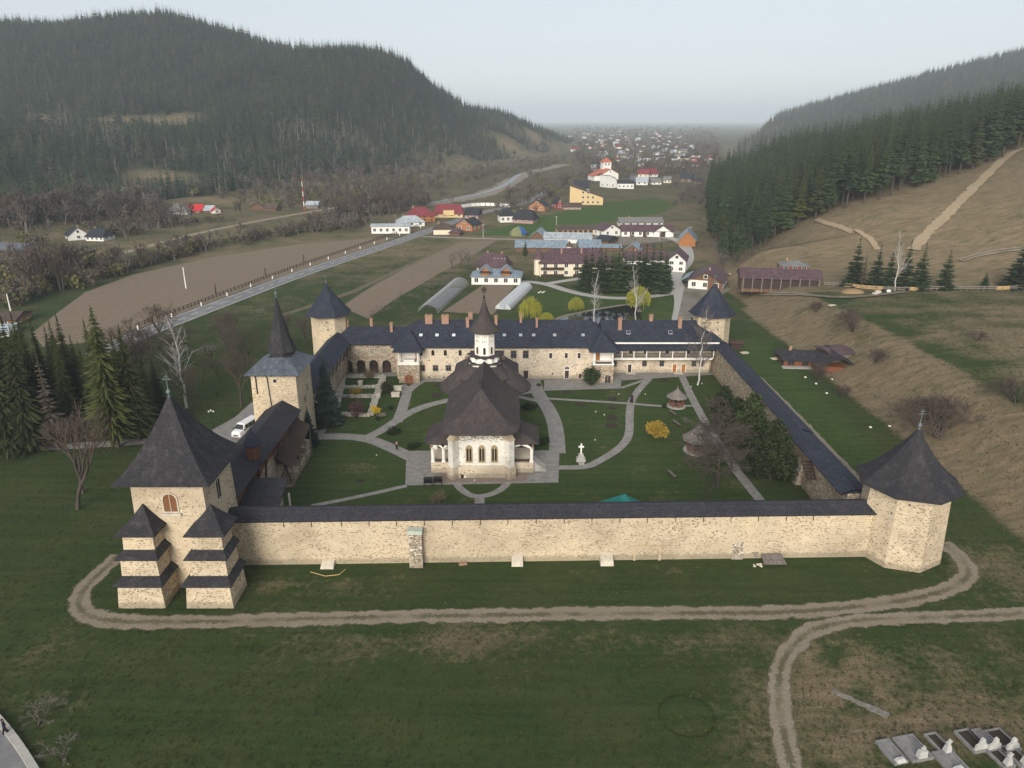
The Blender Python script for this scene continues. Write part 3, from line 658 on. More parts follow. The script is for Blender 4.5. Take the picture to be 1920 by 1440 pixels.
# roads and fields
main_ln = [(180, 665), (262, 627), (340, 598), (450, 556), (560, 515), (680, 475), (760, 448), (800, 434)]
path('road', 'grey asphalt main road crossing behind the monastery', main_ln + [(850, 416), (905, 398), (960, 386), (1000, 376), (1040, 350), (1062, 338)], 7.0, asphalt, 0.06, step=6)
def edge_lines():
    mb = MB(); ln = line_px(main_ln, 4, 2)
    for o in (-3.1, 3.1): ribbon(mb, ln, 0.16, 0.072, o)
    d = MB()
    for i in range(0, len(ln) - 2, 2): ribbon(d, ln[i:i + 2], 0.16, 0.072)
    structure(mb.build('road_edge_line', white_paint), 'white edge lines of the main road'); structure(d.build('road_centre_line', white_paint), 'dashed white centre line of the main road')
edge_lines()
path('road', 'village street winding away down the valley', [(1190, 340), (1186, 322), (1176, 308), (1168, 298), (1176, 288), (1190, 280), (1184, 270), (1172, 262), (1165, 256)], 7.0, asphalt, 0.12, step=14)
path('road', 'concrete lane on the right leading to the farm', [(1276, 606), (1281, 575), (1279, 552), (1266, 532), (1262, 520), (1276, 505), (1290, 488), (1288, 466), (1276, 452), (1255, 445), (1200, 441)], 5.0, concrete, 0.05, step=3)
path('road', 'gravel loop in front of the guest houses', [(972, 528), (1000, 529), (1030, 534), (1062, 545), (1100, 554), (1150, 560), (1210, 558), (1272, 548)], 3.4, concrete, 0.055, step=3)
path('road', 'short drive to the cream guest house', [(1022, 533), (1050, 528), (1090, 522)], 3.2, concrete, 0.06, step=3)
path('dirt_lane', 'pale dirt lane along the foot of the left hill', [(60, 512), (130, 500), (250, 470), (350, 442), (450, 421), (560, 401), (650, 386), (760, 366)], 4.5, dirt_road, 0.10, step=5)
path('dirt_lane', 'thin farm lane fenced across the meadow', [(792, 444), (860, 446), (920, 448), (972, 449)], 2.0, concrete, 0.06, step=5)
path('river_bed', 'pale gravel river bed below the left hill', [(690, 398), (790, 384), (880, 372), (930, 357), (960, 340), (985, 325), (1030, 315), (1060, 308)], np.array([16]), river_gravel, 0.09, 3.0, step=8)
path('river', 'thin grey stream in the gravel bed', [(800, 381), (880, 369), (940, 352), (962, 336), (975, 327)], 4.0, plain('river_water', (0.13, 0.15, 0.16, 1), (0.17, 0.18, 0.19, 1), 0.1, 0.25, spec=0.6), 0.13, 0.8, step=8)
patch('ploughed_field', 'big brown ploughed field beyond the main road', [(60, 625), (110, 585), (160, 548), (250, 515), (400, 482), (560, 458), (690, 447), (742, 446), (700, 462), (560, 508), (450, 546), (340, 588), (268, 613), (200, 640), (80, 650)], tilled, 0.05)
patch('ploughed_field', 'narrow brown ploughed strip behind the monastery', [(640, 575), (690, 542), (770, 497), (860, 455), (935, 449), (885, 480), (820, 515), (735, 565), (690, 598)], tilled, 0.05)
patch('vegetable_plot', 'bare dug garden plot between the greenhouses', [(830, 585), (905, 535), (965, 536), (925, 590)], tilled, 0.055)
patch('farm_yard', 'bare yard of the farm buildings', [(985, 472), (1000, 448), (1130, 428), (1262, 430), (1300, 448), (1262, 452), (1140, 462), (1070, 470)], dirt_yard, 0.045)
patch('farm_yard', 'bare yard by the timber-gabled house', [(1270, 600), (1292, 600), (1365, 546), (1390, 530), (1330, 512), (1285, 530)], dirt_yard, 0.052)
patch('orchard_track', 'pale two-rut track across the orchard', [(520, 592), (660, 545), (840, 460), (846, 461), (668, 548), (524, 596)], gravel_grass, 0.056)
# the right-hand path outside the wall, hillside tracks
path('wall_foot_path', 'pale bare strip along the outer foot of the right wall', [(1352, 655), (1420, 705), (1500, 785), (1580, 870), (1628, 918)], 1.6, gravel, 0.035, 0.2)
track('hill_track', 'straight pale dirt track climbing the brown pasture', [(1712, 470), (1735, 440), (1770, 410), (1810, 370), (1850, 330), (1880, 300), (1905, 282), (1960, 272)], 4.0, 0.35, TRK_PALE)
track('hill_track', 'faint winding track on the pasture', [(1530, 412), (1545, 420), (1580, 428), (1615, 440), (1635, 450), (1645, 470)], 2.0, 0.35, TRK_PALE)
track('hill_track', 'worn cart track crossing the bank behind the tower', [(1385, 548), (1450, 552), (1520, 556), (1580, 560), (1640, 556), (1700, 548)], 2.4, 0.35)
track('hill_track', 'worn tracks at the right edge of the pasture', [(1800, 490), (1830, 480), (1870, 472), (1930, 466)], 2.4, 0.35)
# pond
mbp = MB(); PO = [PX(*p) for p in [(1040, 600), (1062, 592), (1100, 584), (1140, 577), (1172, 572), (1192, 574), (1200, 586), (1205, 606), (1130, 612), (1060, 612)]]
mbp.poly([(p[0], p[1], 0.10) for p in PO]); mbp.f = [tuple(reversed(mbp.f[0]))] if True else mbp.f
pond = mbp.build('pond', plain('pond_water', (0.018, 0.022, 0.020, 1), (0.026, 0.03, 0.026, 1), 0.3, 0.06, spec=0.7)); structure(pond, 'dark still pond behind the stone house roof')
mbr = MB(); ribbon(mbr, drape([p for p in PO[:7]], 2), 1.4, 0.14); structure(mbr.build('pond_bank', gravel), 'pale bank of the pond')
# road in the lower left corner with its stone kerb
patch('road', 'paved road in the lower left corner', [(-160, 1330), (-4, 1352), (22, 1388), (52, 1425), (90, 1500), (-160, 1560)], asphalt, 0.03)
kb = thing('kerb', 'low kerb of grey stone slabs beside the lower left road', 'kerb', PX(30, 1390))
kl = drape(smooth_line([PX(*p) for p in [(-60, 1290), (-10, 1342), (28, 1388), (62, 1440), (95, 1500)]], 2), 0.55)
for i in range(len(kl) - 1):
    a, b = kl[i], kl[i + 1]; d = b - a; L = np.linalg.norm(d); m = MB()
    m.obox(((a[0] + b[0]) / 2, (a[1] + b[1]) / 2, 0), (L * 0.96, 0.62, 0.34 + 0.02 * (i % 3)), math.atan2(d[1], d[0])); m.build('slab', concrete, kb)

# faint fairy ring in the front lawn
c_ = PX(1287, 1342); mb = MB(); N = 60; V_ = []
for i in range(N): a = 2 * math.pi * i / N; V_ += [(c_[0] + r_ * math.cos(a), c_[1] + r_ * math.sin(a), .02) for r_ in (2.0, 2.5, 3.0)]
mb.add(V_, [q for i in range(N) for q in ((3 * i, 3 * i + 1, 3 * ((i + 1) % N) + 1, 3 * ((i + 1) % N)), (3 * i + 1, 3 * i + 2, 3 * ((i + 1) % N) + 2, 3 * ((i + 1) % N) + 1))])
rm = NT('ring_turf', .97, .1); at_ = rm.n('ShaderNodeAttribute', _attribute_name='across'); n_ = rm.noise(rm.pos(), 2.0, 5, .7); rm.color(rm.mix(n_, (0.02, 0.034, 0.010, 1), (0.034, 0.05, 0.014, 1)))
rm.l(rm.math('MULTIPLY', rm.ramp(rm.math('ADD', rm.math('ABSOLUTE', at_.outputs['Fac']), n_), [(.45, (1, 1, 1)), (1.05, (0, 0, 0))]), .5), rm.b.inputs['Alpha'])
ro = structure(mb.build('grass_ring', rm.m), 'faint dark ring in the turf of the front lawn'); ra = ro.data.attributes.new('across', 'FLOAT', 'POINT'); ra.data.foreach_set('value', np.tile([-1.0, 0.0, 1.0], N).astype(np.float32))
# ================================================================== fortified monastery
RNG = random.Random(11)
def cross(parent, base, h, mat=iron, name='cross', fancy=False):
    x, y, z = base; m = MB(); r = max(0.035, h * 0.026)
    m.tube((x, y, z), (x, y, z + h), r, r, 5)
    m.tube((x - h * .27, y, z + h * .66), (x + h * .27, y, z + h * .66), r, r, 5)
    m.tube((x - h * .15, y, z + h * .84), (x + h * .15, y, z + h * .84), r, r, 5)
    if fancy:
        for k in range(12):
            a, b = k * math.pi / 6, (k + 1) * math.pi / 6; q = h * .17
            m.tube((x + q * math.cos(a), y, z + h * .6 + q * math.sin(a)), (x + q * math.cos(b), y, z + h * .6 + q * math.sin(b)), r, r, 4)
            if k % 3 == 1:
                m.tube((x, y, z + h * .6), (x + h * .28 * math.cos(a + .25), y, z + h * .6 + h * .28 * math.sin(a + .25)), r * .8, r * .6, 4)
        m.ball((x, y, z + h * .12), h * .06, 6, 4)
    return m.build(name, mat, parent)
def finial(parent, x, y, z, r=0.28, h=1.6):
    m = MB(); m.lathe([(r * .9, z - .5), (r * .35, z - .05), (r * .4, z), (r, z + r * .7), (r * .8, z + r * 1.4), (r * .2, z + r * 2), (0.03, z + r * 2 + h * .35)], 10, (x, y)); m.build('finial', copper, parent, True)
    cross(parent, (x, y, z + r * 2), h, copper)
def stonework(parent, quads, dens, mat=None, **kw):
    m = MB(); rg = random.Random(len(quads) * 31 + int(dens * 10))
    for q in quads: random_stones(m, *q, dens, rg, **kw)
    o = m.build('stonework', mat or stone_bit, parent); o['kind'] = 'stuff'; return o
def rect(x0, x1, y0, y1): return [(x0, y0), (x1, y0), (x1, y1), (x0, y1)]

# ---- front-left corner tower with its two stepped buttress turrets
tfl = thing('corner_tower', 'square stone tower with tall sweeping dark pyramid roof and two stepped buttresses, front left', 'tower', (-38.1, 76, 0))
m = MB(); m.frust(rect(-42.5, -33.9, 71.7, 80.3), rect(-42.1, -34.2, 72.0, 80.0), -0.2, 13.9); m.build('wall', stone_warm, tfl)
stonework(tfl, [((-42.45, 71.74, 0.2), (-33.95, 71.74, 0.2), (-34.25, 71.99, 13.6), (-42.08, 71.99, 13.6)), ((-33.92, 71.8, .2), (-33.92, 80.2, .2), (-34.2, 80, 13.6), (-34.2, 72.1, 13.6))], 3.5)
m = MB(); poly_roof(m, rect(-43.4, -32.9, 70.7, 81.3), 13.75, (-38.15, 76, 22.4), 0.52, 34); m.build('roof', roof_old, tfl)
finial(tfl, -38.15, 76, 22.4, 0.27, 1.7)
window(tfl, (-38.0, 71.9, 9.9), 1.5, 2.2, 0, 'arch', stone_pale, plain('wood_window_fill', (0.20, 0.085, 0.035, 1), (0.15, 0.06, 0.025, 1), 2, 0.7), 'window', 'shutter')
m = MB(); m.box(-39.1, -36.9, 71.6, 71.95, 9.45, 9.75); m.build('sill', stone_pale, tfl)
window(tfl, (-34.1, 75.6, 9.6), 1.1, 2.5, R(90), 'arch', stone_pale, dark_in)
window(tfl, (-36.3, 71.72, 3.6), 0.55, 0.75, 0, 'plain', stone_pale, dark_in, 'window', 'opening')
m = MB(); m.box(-36.75, -36.7, 71.55, 71.7, 0.3, 2.0); m.build('drain_pipe', iron, tfl)
def step_buttress(parent, xc, y0):
    """three stone tiers, each with its own little shingled roof"""
    W = [(2.35, 4.1), (1.95, 3.3), (1.6, 2.6)]; Z = [(-0.2, 3.0), (3.0, 5.9), (5.9, 8.6)]
    yb = 72.2
    for k, ((hw, dep), (z0, z1)) in enumerate(zip(W, Z)):
        m = MB(); e = 0.28 if k == 0 else 0.16
        lo = [(xc - hw - e, yb - dep - e), (xc + hw + e, yb - dep - e), (xc + hw + e, yb), (xc - hw - e, yb)]
        hi = [(xc - hw, yb - dep), (xc + hw, yb - dep), (xc + hw, yb), (xc - hw, yb)]
        m.frust(lo, hi, z0, z1); p = m.build('buttress_tier', stone_mid if k == 9 else stone_warm, parent)
        s = MB(); rg = random.Random(k + int(xc))
        random_stones(s, (lo[0][0] + .03, lo[0][1] + .02, z0 + .2), (lo[1][0] - .03, lo[1][1] + .02, z0 + .2), (hi[1][0], hi[1][1], z1), (hi[0][0], hi[0][1], z1), 6, rg)
        random_stones(s, (lo[1][0], lo[1][1] + .02, z0 + .2), (lo[2][0], lo[2][1], z0 + .2), (hi[2][0], hi[2][1], z1), (hi[1][0], hi[1][1], z1), 6, rg)
        o = s.build('stonework', stone_bit, p); o['kind'] = 'stuff'
        if k < 2:
            hw2, dep2 = W[k + 1]; zt = z1 + 0.62; ze = z1 - 0.12; ov = 0.45; m = MB()
            A = (xc - hw - ov, yb - dep - ov, ze); B = (xc + hw + ov, yb - dep - ov, ze); C = (xc + hw + ov, yb + .3, ze); D = (xc - hw - ov, yb + .3, ze)
            a = (xc - hw2 - .1, yb - dep2 - .1, zt); b = (xc + hw2 + .1, yb - dep2 - .1, zt); c = (xc + hw2 + .1, yb + .3, zt); d = (xc - hw2 - .1, yb + .3, zt)
            roof_plane(m, A, B, b, a, .3); roof_plane(m, B, C, c, b, .3); roof_plane(m, D, A, a, d, .3)
        else:
            m = MB(); poly_roof(m, rect(xc - hw - .6, xc + hw + .6, yb - dep - .6, yb + .9), z1 - .1, (xc, yb - dep / 2 + .9, z1 + 2.35), 0.75, 9)
        m.build('buttress_roof', roof_old, parent)
step_buttress(tfl, -41.05, 0); step_buttress(tfl, -33.5, 0)

# ---- front-right polygonal tower
TC = (48.3, 79.7)
def octo(c, r, a0): return [(c[0] + r * math.cos(R(a0 + 45 * k)), c[1] + r * math.sin(R(a0 + 45 * k))) for k in range(8)]
tfr = thing('corner_tower', 'eight-sided stone tower with flared dark shingle roof, front right corner', 'tower', (TC[0], TC[1], 0))
lo, hi = octo(TC, 5.15, -84), octo(TC, 4.75, -84)
m = MB(); m.frust(lo, hi, -0.3, 10.0); m.build('wall', stone_warm, tfr)
stonework(tfr, [((*lo[k], -.1), (*lo[(k + 1) % 8], -.1), (*hi[(k + 1) % 8], 9.9), (*hi[k], 9.9)) for k in (0, 1, 5, 6, 7)], 4.5)
m = MB(); poly_roof(m, octo(TC, 6.0, -84), 9.85, (TC[0], TC[1], 16.8), 0.55, 28); m.build('roof', roof_old, tfr)
finial(tfr, TC[0], TC[1], 16.8, 0.27, 1.7)
for (q, zz, k, f) in [(0, 8.6, 7, .35), (0, 5.0, 0, .3), (0, 7.1, 6, .9)]:
    a = np.array(lo[k]); b = np.array(lo[(k + 1) % 8]); p = a + (b - a) * f; c = (p - np.array(TC)); c *= 0.957; p = np.array(TC) + c
    window(tfr, (p[0], p[1], zz), .22, .22, math.atan2(b[1] - a[1], b[0] - a[0]), 'plain', stone_pale, dark_in, 'window', 'opening')

# ---- back corner towers
def back_tower(name, label, c, ztop=12.0):
    o = thing(name, label, 'tower', (c[0], c[1], 0)); lo, hi = octo(c, 4.0, -112.5 + 22.5), octo(c, 3.85, -112.5 + 22.5)
    lo, hi = octo(c, 4.05, -105), octo(c, 3.85, -105)
    m = MB(); m.frust(lo, hi, -0.3, ztop + .2); m.build('wall', stone_warm, o)
    stonework(o, [((*lo[k], .2), (*lo[(k + 1) % 8], .2), (*hi[(k + 1) % 8], ztop), (*hi[k], ztop)) for k in (0, 7, 1)], 4)
    m = MB(); poly_roof(m, octo(c, 4.95, -105), ztop, (c[0], c[1], ztop + 6.5), 0.78, 22); m.build('roof', roof_slate, o)
    finial(o, c[0], c[1], ztop + 6.5, 0.2, 1.3)
    for zz, f in ((10.6, .45), (9.0, .5), (6.2, .5)):
        a, b = np.array(lo[0]), np.array(lo[1]); p = a + (b - a) * f
        window(o, (p[0], p[1] + .02, zz), .28, .28, math.atan2(b[1] - a[1], b[0] - a[0]), 'plain', stone_pale, dark_in, 'window', 'opening')
    return o
back_tower('corner_tower', 'eight-sided stone tower with pointed slate roof behind the arcade wing, back left', (-39.6, 153.5))
back_tower('corner_tower', 'eight-sided stone tower with pointed slate roof behind the birch, back right', (43.2, 153.5))

# ---- gate tower with spire
gt = thing('gate_tower', 'square stone gate tower with low hipped roof and slender dark spire', 'tower', (-37.45, 113.7, 0))
m = MB(); m.frust(rect(-41.6, -34.2, 108.8, 117.6), rect(-41.3, -34.2, 109.0, 117.4), -0.2, 13.4); m.build('wall', stone_warm, gt)
stonework(gt, [((-41.55, 108.85, 3), (-34.25, 108.85, 3), (-34.25, 109, 13.2), (-41.25, 109, 13.2))], 4.5)
m = MB(); e = rect(-42.1, -33.4, 108.2, 118.2); zt = 15.1; q = rect(-39.2, -35.7, 111.9, 115.5)
for k in range(4):
    a, b, c, d = e[k], e[(k + 1) % 4], q[(k + 1) % 4], q[k]; roof_plane(m, (*a, 13.3), (*b, 13.3), (*c, zt), (*d, zt), .4)
m.build('roof', roof_metal, gt)
m = MB(); m.lathe([(2.0, 14.4), (1.85, 16.2)], 8, (-37.45, 113.7), R(22.5)); m.build('drum', roof_old, gt)
m = MB(); poly_roof(m, [(-37.45 + 2.3 * math.cos(R(22.5 + 45 * k)), 113.7 + 2.3 * math.sin(R(22.5 + 45 * k))) for k in range(8)], 15.9, (-37.45, 113.7, 25.0), 0.62, 26); m.build('spire', roof_old, gt)
finial(gt, -37.45, 113.7, 25.0, 0.22, 1.5)
window(gt, (-37.55, 108.98, 11.9), .5, .5, 0, 'plain', stone_pale, dark_in, 'window', 'opening')
for y, z in ((110.8, 12.3), (114.5, 8.6), (112.6, 7.2), (116.5, 12.4)): window(gt, (-34.19, y, z), .35, 1.0, R(90), 'plain', stone_mid, dark_in, 'window', 'opening')
m = MB(); m.tube((-38.9, 108.9, 13.2), (-38.7, 108.85, 12.6), .07); m.tube((-38.7, 108.85, 12.6), (-38.4, 108.8, 6.0), .07); m.build('drain_pipe', iron, gt)
m = MB(); m.box(-40.6, -40.45, 108.8, 109.02, 10.0, 13.2); m.build('drain_pipe', iron, gt)
m = MB(); m.frust(rect(-41.2, -38.6, 105.6, 108.9), rect(-41.0, -38.8, 105.9, 108.9), 0, 4.2); m.build('buttress', stone_warm, gt)
m = MB(); m.frust(rect(-41.4, -38.4, 105.3, 109), rect(-41.1, -38.7, 106.4, 109), 4.2, 4.9); m.build('buttress_cap', stone_pale, gt)

# ---- curtain walls
def gable_strip(m, a, b, wo, wi, ze_o, ze_i, zr, course=.4):
    """roof over a wall from a to b; wo/wi run out to the right/left of the line's direction"""
    a = np.array(a, float); b = np.array(b, float); d = (b - a) / np.linalg.norm(b - a); r = np.array([d[1], -d[0]])
    P = lambda p, o, z: (p[0] + r[0] * o, p[1] + r[1] * o, z)
    roof_plane(m, P(a, wo, ze_o), P(b, wo, ze_o), P(b, 0, zr), P(a, 0, zr), course)
    roof_plane(m, P(b, -wi, ze_i), P(a, -wi, ze_i), P(a, 0, zr), P(b, 0, zr), course)
    m.poly([P(a, wo, ze_o), P(a, 0, zr), P(a, -wi, ze_i)]); m.poly([P(b, -wi, ze_i), P(b, 0, zr), P(b, wo, ze_o)])
FA, FB = np.array([-34.4, 76.3]), np.array([44.6, 78.2])
fd = (FB - FA) / np.linalg.norm(FB - FA); fr = np.array([fd[1], -fd[0]])
fw = thing('curtain_wall', 'long pale stone wall with narrow dark roof facing the camera', 'wall', ((FA + FB) / 2).tolist() + [0])
m = MB(); i0, i1 = FA - fr * 2.3, FB - fr * 2.3
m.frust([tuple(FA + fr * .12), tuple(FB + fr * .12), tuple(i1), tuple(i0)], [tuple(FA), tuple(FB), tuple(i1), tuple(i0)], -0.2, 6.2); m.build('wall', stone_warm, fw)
stonework(fw, [((*(FA + fr * .1), 0.0), (*(FB + fr * .1), 0.0), (*FB, 6.1), (*FA, 6.1))], 4.5)
m = MB(); gable_strip(m, FA + fr * -1.35, FB + fr * -1.35, 1.75, 1.9, 6.1, 6.2, 7.1); m.build('roof', roof_wall, fw)
for px in [530, 582, 638, 690, 742, 794, 847, 900, 952, 1006, 1059, 1112, 1165, 1218, 1272, 1325, 1378, 1431, 1485, 1537]:
    x = (px - 960) / 15.75; t = (x - FA[0]) / (FB[0] - FA[0]); p = FA + (FB - FA) * t; m = MB()
    m.tube((p[0], p[1] + .1, 6.12), (*(p + fr * .12), 5.2), .06, .045, 5); m.build('roof_bracket', wood_dark, fw)
def wall_buttress(px0, px1, pyt, pyb, cap, mat=None):
    a, b = PX(px0, pyb), PX(px1, pyb); x0, x1, y0 = a[0], b[0], (a[1] + b[1]) / 2
    t = ((x0 + x1) / 2 - FA[0]) / (FB[0] - FA[0]); yw = (FA + (FB - FA) * t)[1] + .1; zt = PY((px0 + px1) / 2, pyt, yw)[2]
    m = MB(); m.add([(x0, y0, -.1), (x1, y0, -.1), (x1, yw, -.1), (x0, yw, -.1), (x0 + .04, y0 + .25, zt - .45), (x1 - .04, y0 + .25, zt - .45), (x1 - .04, yw, zt), (x0 + .04, yw, zt)],
                    [(3, 2, 1, 0), (4, 5, 6, 7), (0, 1, 5, 4), (1, 2, 6, 5), (2, 3, 7, 6), (3, 0, 4, 7)])
    o = m.build('buttress', mat or stone_pale, fw); s = MB()
    if mat:
        random_stones(s, (x0 + .05, y0, 0), (x1 - .05, y0, 0), (x1 - .06, y0 + .24, zt - .5), (x0 + .06, y0 + .24, zt - .5), 16, RNG, (.18, .42), (.1, .18)); q = s.build('stonework', stone_bit, o); q['kind'] = 'stuff'
    if cap:
        m = MB(); m.obox(((x0 + x1) / 2, y0 + .55, zt - .55), (x1 - x0 + .15, 1.0, .5)); m.build('buttress_cap', plain('green_stained_stone', (0.50, 0.53, 0.44, 1), (0.36, 0.42, 0.36, 1), 1.5, .9), o)
wall_buttress(768, 793, 985, 1065, True, stone_rubble)
wall_buttress(600, 625, 1046, 1068, False); wall_buttress(959, 981, 1037, 1063, False); wall_buttress(1126, 1151, 1035, 1062, False); wall_buttress(1371, 1393, 1010, 1049, False, stone_rubble)
# walled-up doorway outline in the front wall
m = MB(); m.box(14.9, 15.2, 77.2, 77.45, 0, 2.0); m.box(18.0, 18.3, 77.25, 77.5, 0, 2.0); m.box(15.2, 18.0, 77.25, 77.5, 1.8, 2.0); m.build('blocked_doorway_frame', plain('tan_plaster', (0.54, 0.43, 0.29, 1), None, 2, .95), fw)

# right wall
rw = thing('curtain_wall', 'stone wall with long blue-grey roof running back on the right side', 'wall', (44, 115, 0))
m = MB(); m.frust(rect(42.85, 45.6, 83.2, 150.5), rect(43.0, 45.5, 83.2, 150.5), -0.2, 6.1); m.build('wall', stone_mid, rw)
stonework(rw, [((42.86, 150, .2), (42.86, 84, .2), (43.0, 84, 6.0), (43.0, 150, 6.0))], 3, w=(.25, .6), h=(.12, .25))
m = MB(); gable_strip(m, (43.9, 83.0), (43.9, 102.0), 1.9, 2.0, 6.2, 6.1, 6.75); gable_strip(m, (44.1, 102.0), (44.1, 150.2), 1.8, 1.55, 6.25, 6.2, 6.85); m.build('roof', roof_slate, rw)
m = MB(); m.box(42.25, 42.45, 83.2, 101.5, 5.75, 5.95)
for k in range(8): m.box(42.3, 43.0, 84 + k * 2.4, 84.15 + k * 2.4, 5.5, 5.74)
m.build('timber_bracket_beam', wood_dark, rw)
m = MB(); p = PX(1498, 905); m.frust(rect(42.0, 43.2, p[1] - .8, p[1] + .9), rect(42.7, 43.2, p[1] - .7, p[1] + .8), 0, 3.6); m.build('buttress', stone_rubble, rw)
m = MB(); p = PX(1475, 790); m.frust(rect(42.0, 43.1, 108.2, 109.9), rect(42.7, 43.1, 108.3, 109.8), 0, 4.4); m.build('buttress', stone_rubble, rw)
st = thing('wooden_stair', 'broken dark wooden stair fixed to the right wall near its buttress', 'stair', (41.8, 93.5, 3.6))
for k in range(6): m = MB(); m.box(41.5, 42.8, 92.0 + k * .45, 92.38 + k * .45, 3.5 + k * .3, 3.58 + k * .3); m.build('tread', wood_dark, st)
for x in (41.45, 42.75): m = MB(); m.tube((x, 91.9, 3.35), (x, 94.9, 5.3), .1, .1, 4); m.build('stringer', wood_dark, st)
for y, z in ((92.2, 3.4), (94.6, 5.0)): m = MB(); m.tube((41.5, y, z), (41.5, y, z + 1.2), .07, .07, 4); m.build('post', wood_dark, st)

# left wall, front tower to gate tower
lw = thing('curtain_wall', 'stone wall with steep dark roof between corner tower and gate tower', 'wall', (-36.6, 94, 0))
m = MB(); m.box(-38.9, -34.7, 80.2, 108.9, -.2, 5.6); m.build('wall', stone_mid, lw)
m = MB(); gable_strip(m, (-36.7, 80.1), (-36.7, 108.9), 2.9, 2.9, 7.2, 7.2, 8.9, .4); m.build('roof', roof_wall, lw)
m = MB(); m.box(-34.75, -34.5, 80.2, 108.8, 5.6, 7.15)
for k in range(60): m.box(-34.5, -34.46, 80.3 + k * .475, 80.6 + k * .475, 5.62, 7.1)
m.build('timber_parapet', wood_red, lw)
for y in (88.4, 91.5, 97, 103): m = MB(); m.tube((-34.4, y, 3.4), (-34.0, y, 6.9), .16, .16, 6); m.build('timber_post', wood_dark, lw)
m = MB(); roof_plane(m, (-32.2, 96.5, 3.1), (-32.2, 107.5, 5.2), (-34.6, 107.5, 6.6), (-34.6, 96.5, 4.6), .4); m.build('stair_roof', wood_dark, lw)
for y, z in ((96.8, 3.0), (100.4, 3.7), (104, 4.3), (107.2, 4.9)): m = MB(); m.tube((-32.3, y, 0), (-32.3, y, z), .09, .09, 5); m.build('stair_post', wood_grey, lw)
m = MB()
for k in range(14): m.box(-34.5, -32.5, 96.2 + k * .8, 97.0 + k * .8, 0, .15 + k * .2)
m.build('stair', stone_mid, lw)
TX, TY = -34.9, 89.5
tu = thing('wooden_turret', 'small red-brown wooden turret with pointed cap on the left wall roof', 'turret', (TX, TY, 5.6))
m = MB(); m.lathe([(.76, 5.4), (.78, 10.3)], 8, (TX, TY), R(22.5)); m.build('body', wood_red, tu)
for k in range(8): a = R(22.5 + 45 * k); m = MB(); m.tube((TX + .79 * math.cos(a), TY + .79 * math.sin(a), 5.6), (TX + .79 * math.cos(a), TY + .79 * math.sin(a), 10.25), .06, .06, 4); m.build('corner_post', wood_red, tu)
m = MB(); m.lathe([(1.1, 7.4), (.8, 8.1)], 8, (TX, TY), R(22.5)); m.build('skirt', roof_wall, tu)
m = MB(); m.lathe([(.15, 4.6), (.7, 5.5)], 8, (TX, TY), R(22.5)); m.build('corbel', wood_red, tu)
m = MB(); poly_roof(m, [(TX + 1.2 * math.cos(R(22.5 + 45 * k)), TY + 1.2 * math.sin(R(22.5 + 45 * k))) for k in range(8)], 10.2, (TX, TY, 12.6), .8, 10); m.build('roof', roof_slate, tu)
m = MB(); m.ball((TX, TY, 12.75), .16); m.tube((TX, TY, 12.8), (TX, TY, 13.3), .03); m.build('finial', iron, tu)
an = thing('annex', 'low stone annex with dark lean-to roof beside the front left tower', 'building', (-32, 83, 0))
m = MB(); m.box(-34.2, -30.4, 80.4, 86.0, 0, 4.9); m.build('wall', stone_mid, an)
m = MB(); roof_plane(m, (-37.0, 79.6, 4.9), (-29.2, 79.6, 4.9), (-29.6, 86.6, 6.6), (-37.0, 86.6, 6.6), .4); m.build('roof', roof_wall, an)
m = MB(); m.frust(rect(-35.6, -34.6, 81.3, 82.1), rect(-35.5, -34.7, 81.4, 82.0), 5.2, 7.0); m.lathe([(.5, 7.0), (.3, 7.3), (.02, 7.4)], 8, (-35.1, 81.7)); m.build('chimney', white_paint, an)
window(an, (-30.35, 83, 2.2), .8, 1.2, R(90), 'cross', wood_dark)
for y in (81, 85.5): m = MB(); m.box(-29.5, -29.3, y, y + .2, 0, 4.8); m.build('post', white_paint, an)
lb = thing('curtain_wall', 'short stone wall with slate roof between gate tower and back tower', 'wall', (-36.7, 134, 0))
m = MB(); m.box(-38.6, -35.2, 118.6, 150.2, -.2, 6.0); m.build('wall', stone_mid, lb)
m = MB(); gable_strip(m, (-37.3, 118.4), (-37.3, 150.6), 3.2, 2.0, 6.6, 7.0, 8.4, .45); m.build('roof', roof_slate, lb)
for k in range(9): y = 121 + k * 3.2; m = MB(); m.tube((-34.9, y, 4.2), (-34.3, y, 6.5), .1, .1, 4); m.build('timber_strut', wood_dark, lb)

# ---- back range: arcade wing, tall house, gallery wing
aw = thing('arcade_wing', 'stone wing with four dark arches below and four windows above', 'building', (-31, 152, 0))
AX0, AX1, AY = -38.0, -23.0, 148.5
cent = [(p - 960) / 8.8 for p in (651, 675.6, 699.7, 724)]
m = MB(); xs = [AX0] + [(cent[i] + cent[i + 1]) / 2 for i in range(3)] + [AX1]
for i in range(4):
    c, x0, x1 = cent[i], xs[i], xs[i + 1]; r = .95; hs = 1.85
    arc = [(c + r * math.cos(math.pi * k / 10), AY, hs + r * math.sin(math.pi * k / 10)) for k in range(11)]
    m.poly([(x0, AY, 0), (c - r, AY, 0)] + arc[::-1] + [(c + r, AY, 0), (x1, AY, 0), (x1, AY, 6.6), (x0, AY, 6.6)])
    ring = [(c + r, AY, 0)] + arc + [(c - r, AY, 0)]
    for a, b in zip(ring, ring[1:]): m.quad(a, b, (b[0], AY + .9, b[2]), (a[0], AY + .9, a[2]))
m.quad((AX0, AY, 0), (AX0, AY, 6.6), (AX0, 157, 6.6), (AX0, 157, 0)); m.quad((AX1, AY, 0), (AX1, 157, 0), (AX1, 157, 6.6), (AX1, AY, 6.6)); m.quad((AX0, 157, 0), (AX0, 157, 6.6), (AX1, 157, 6.6), (AX1, 157, 0))
m.build('wall', stone_mid, aw)
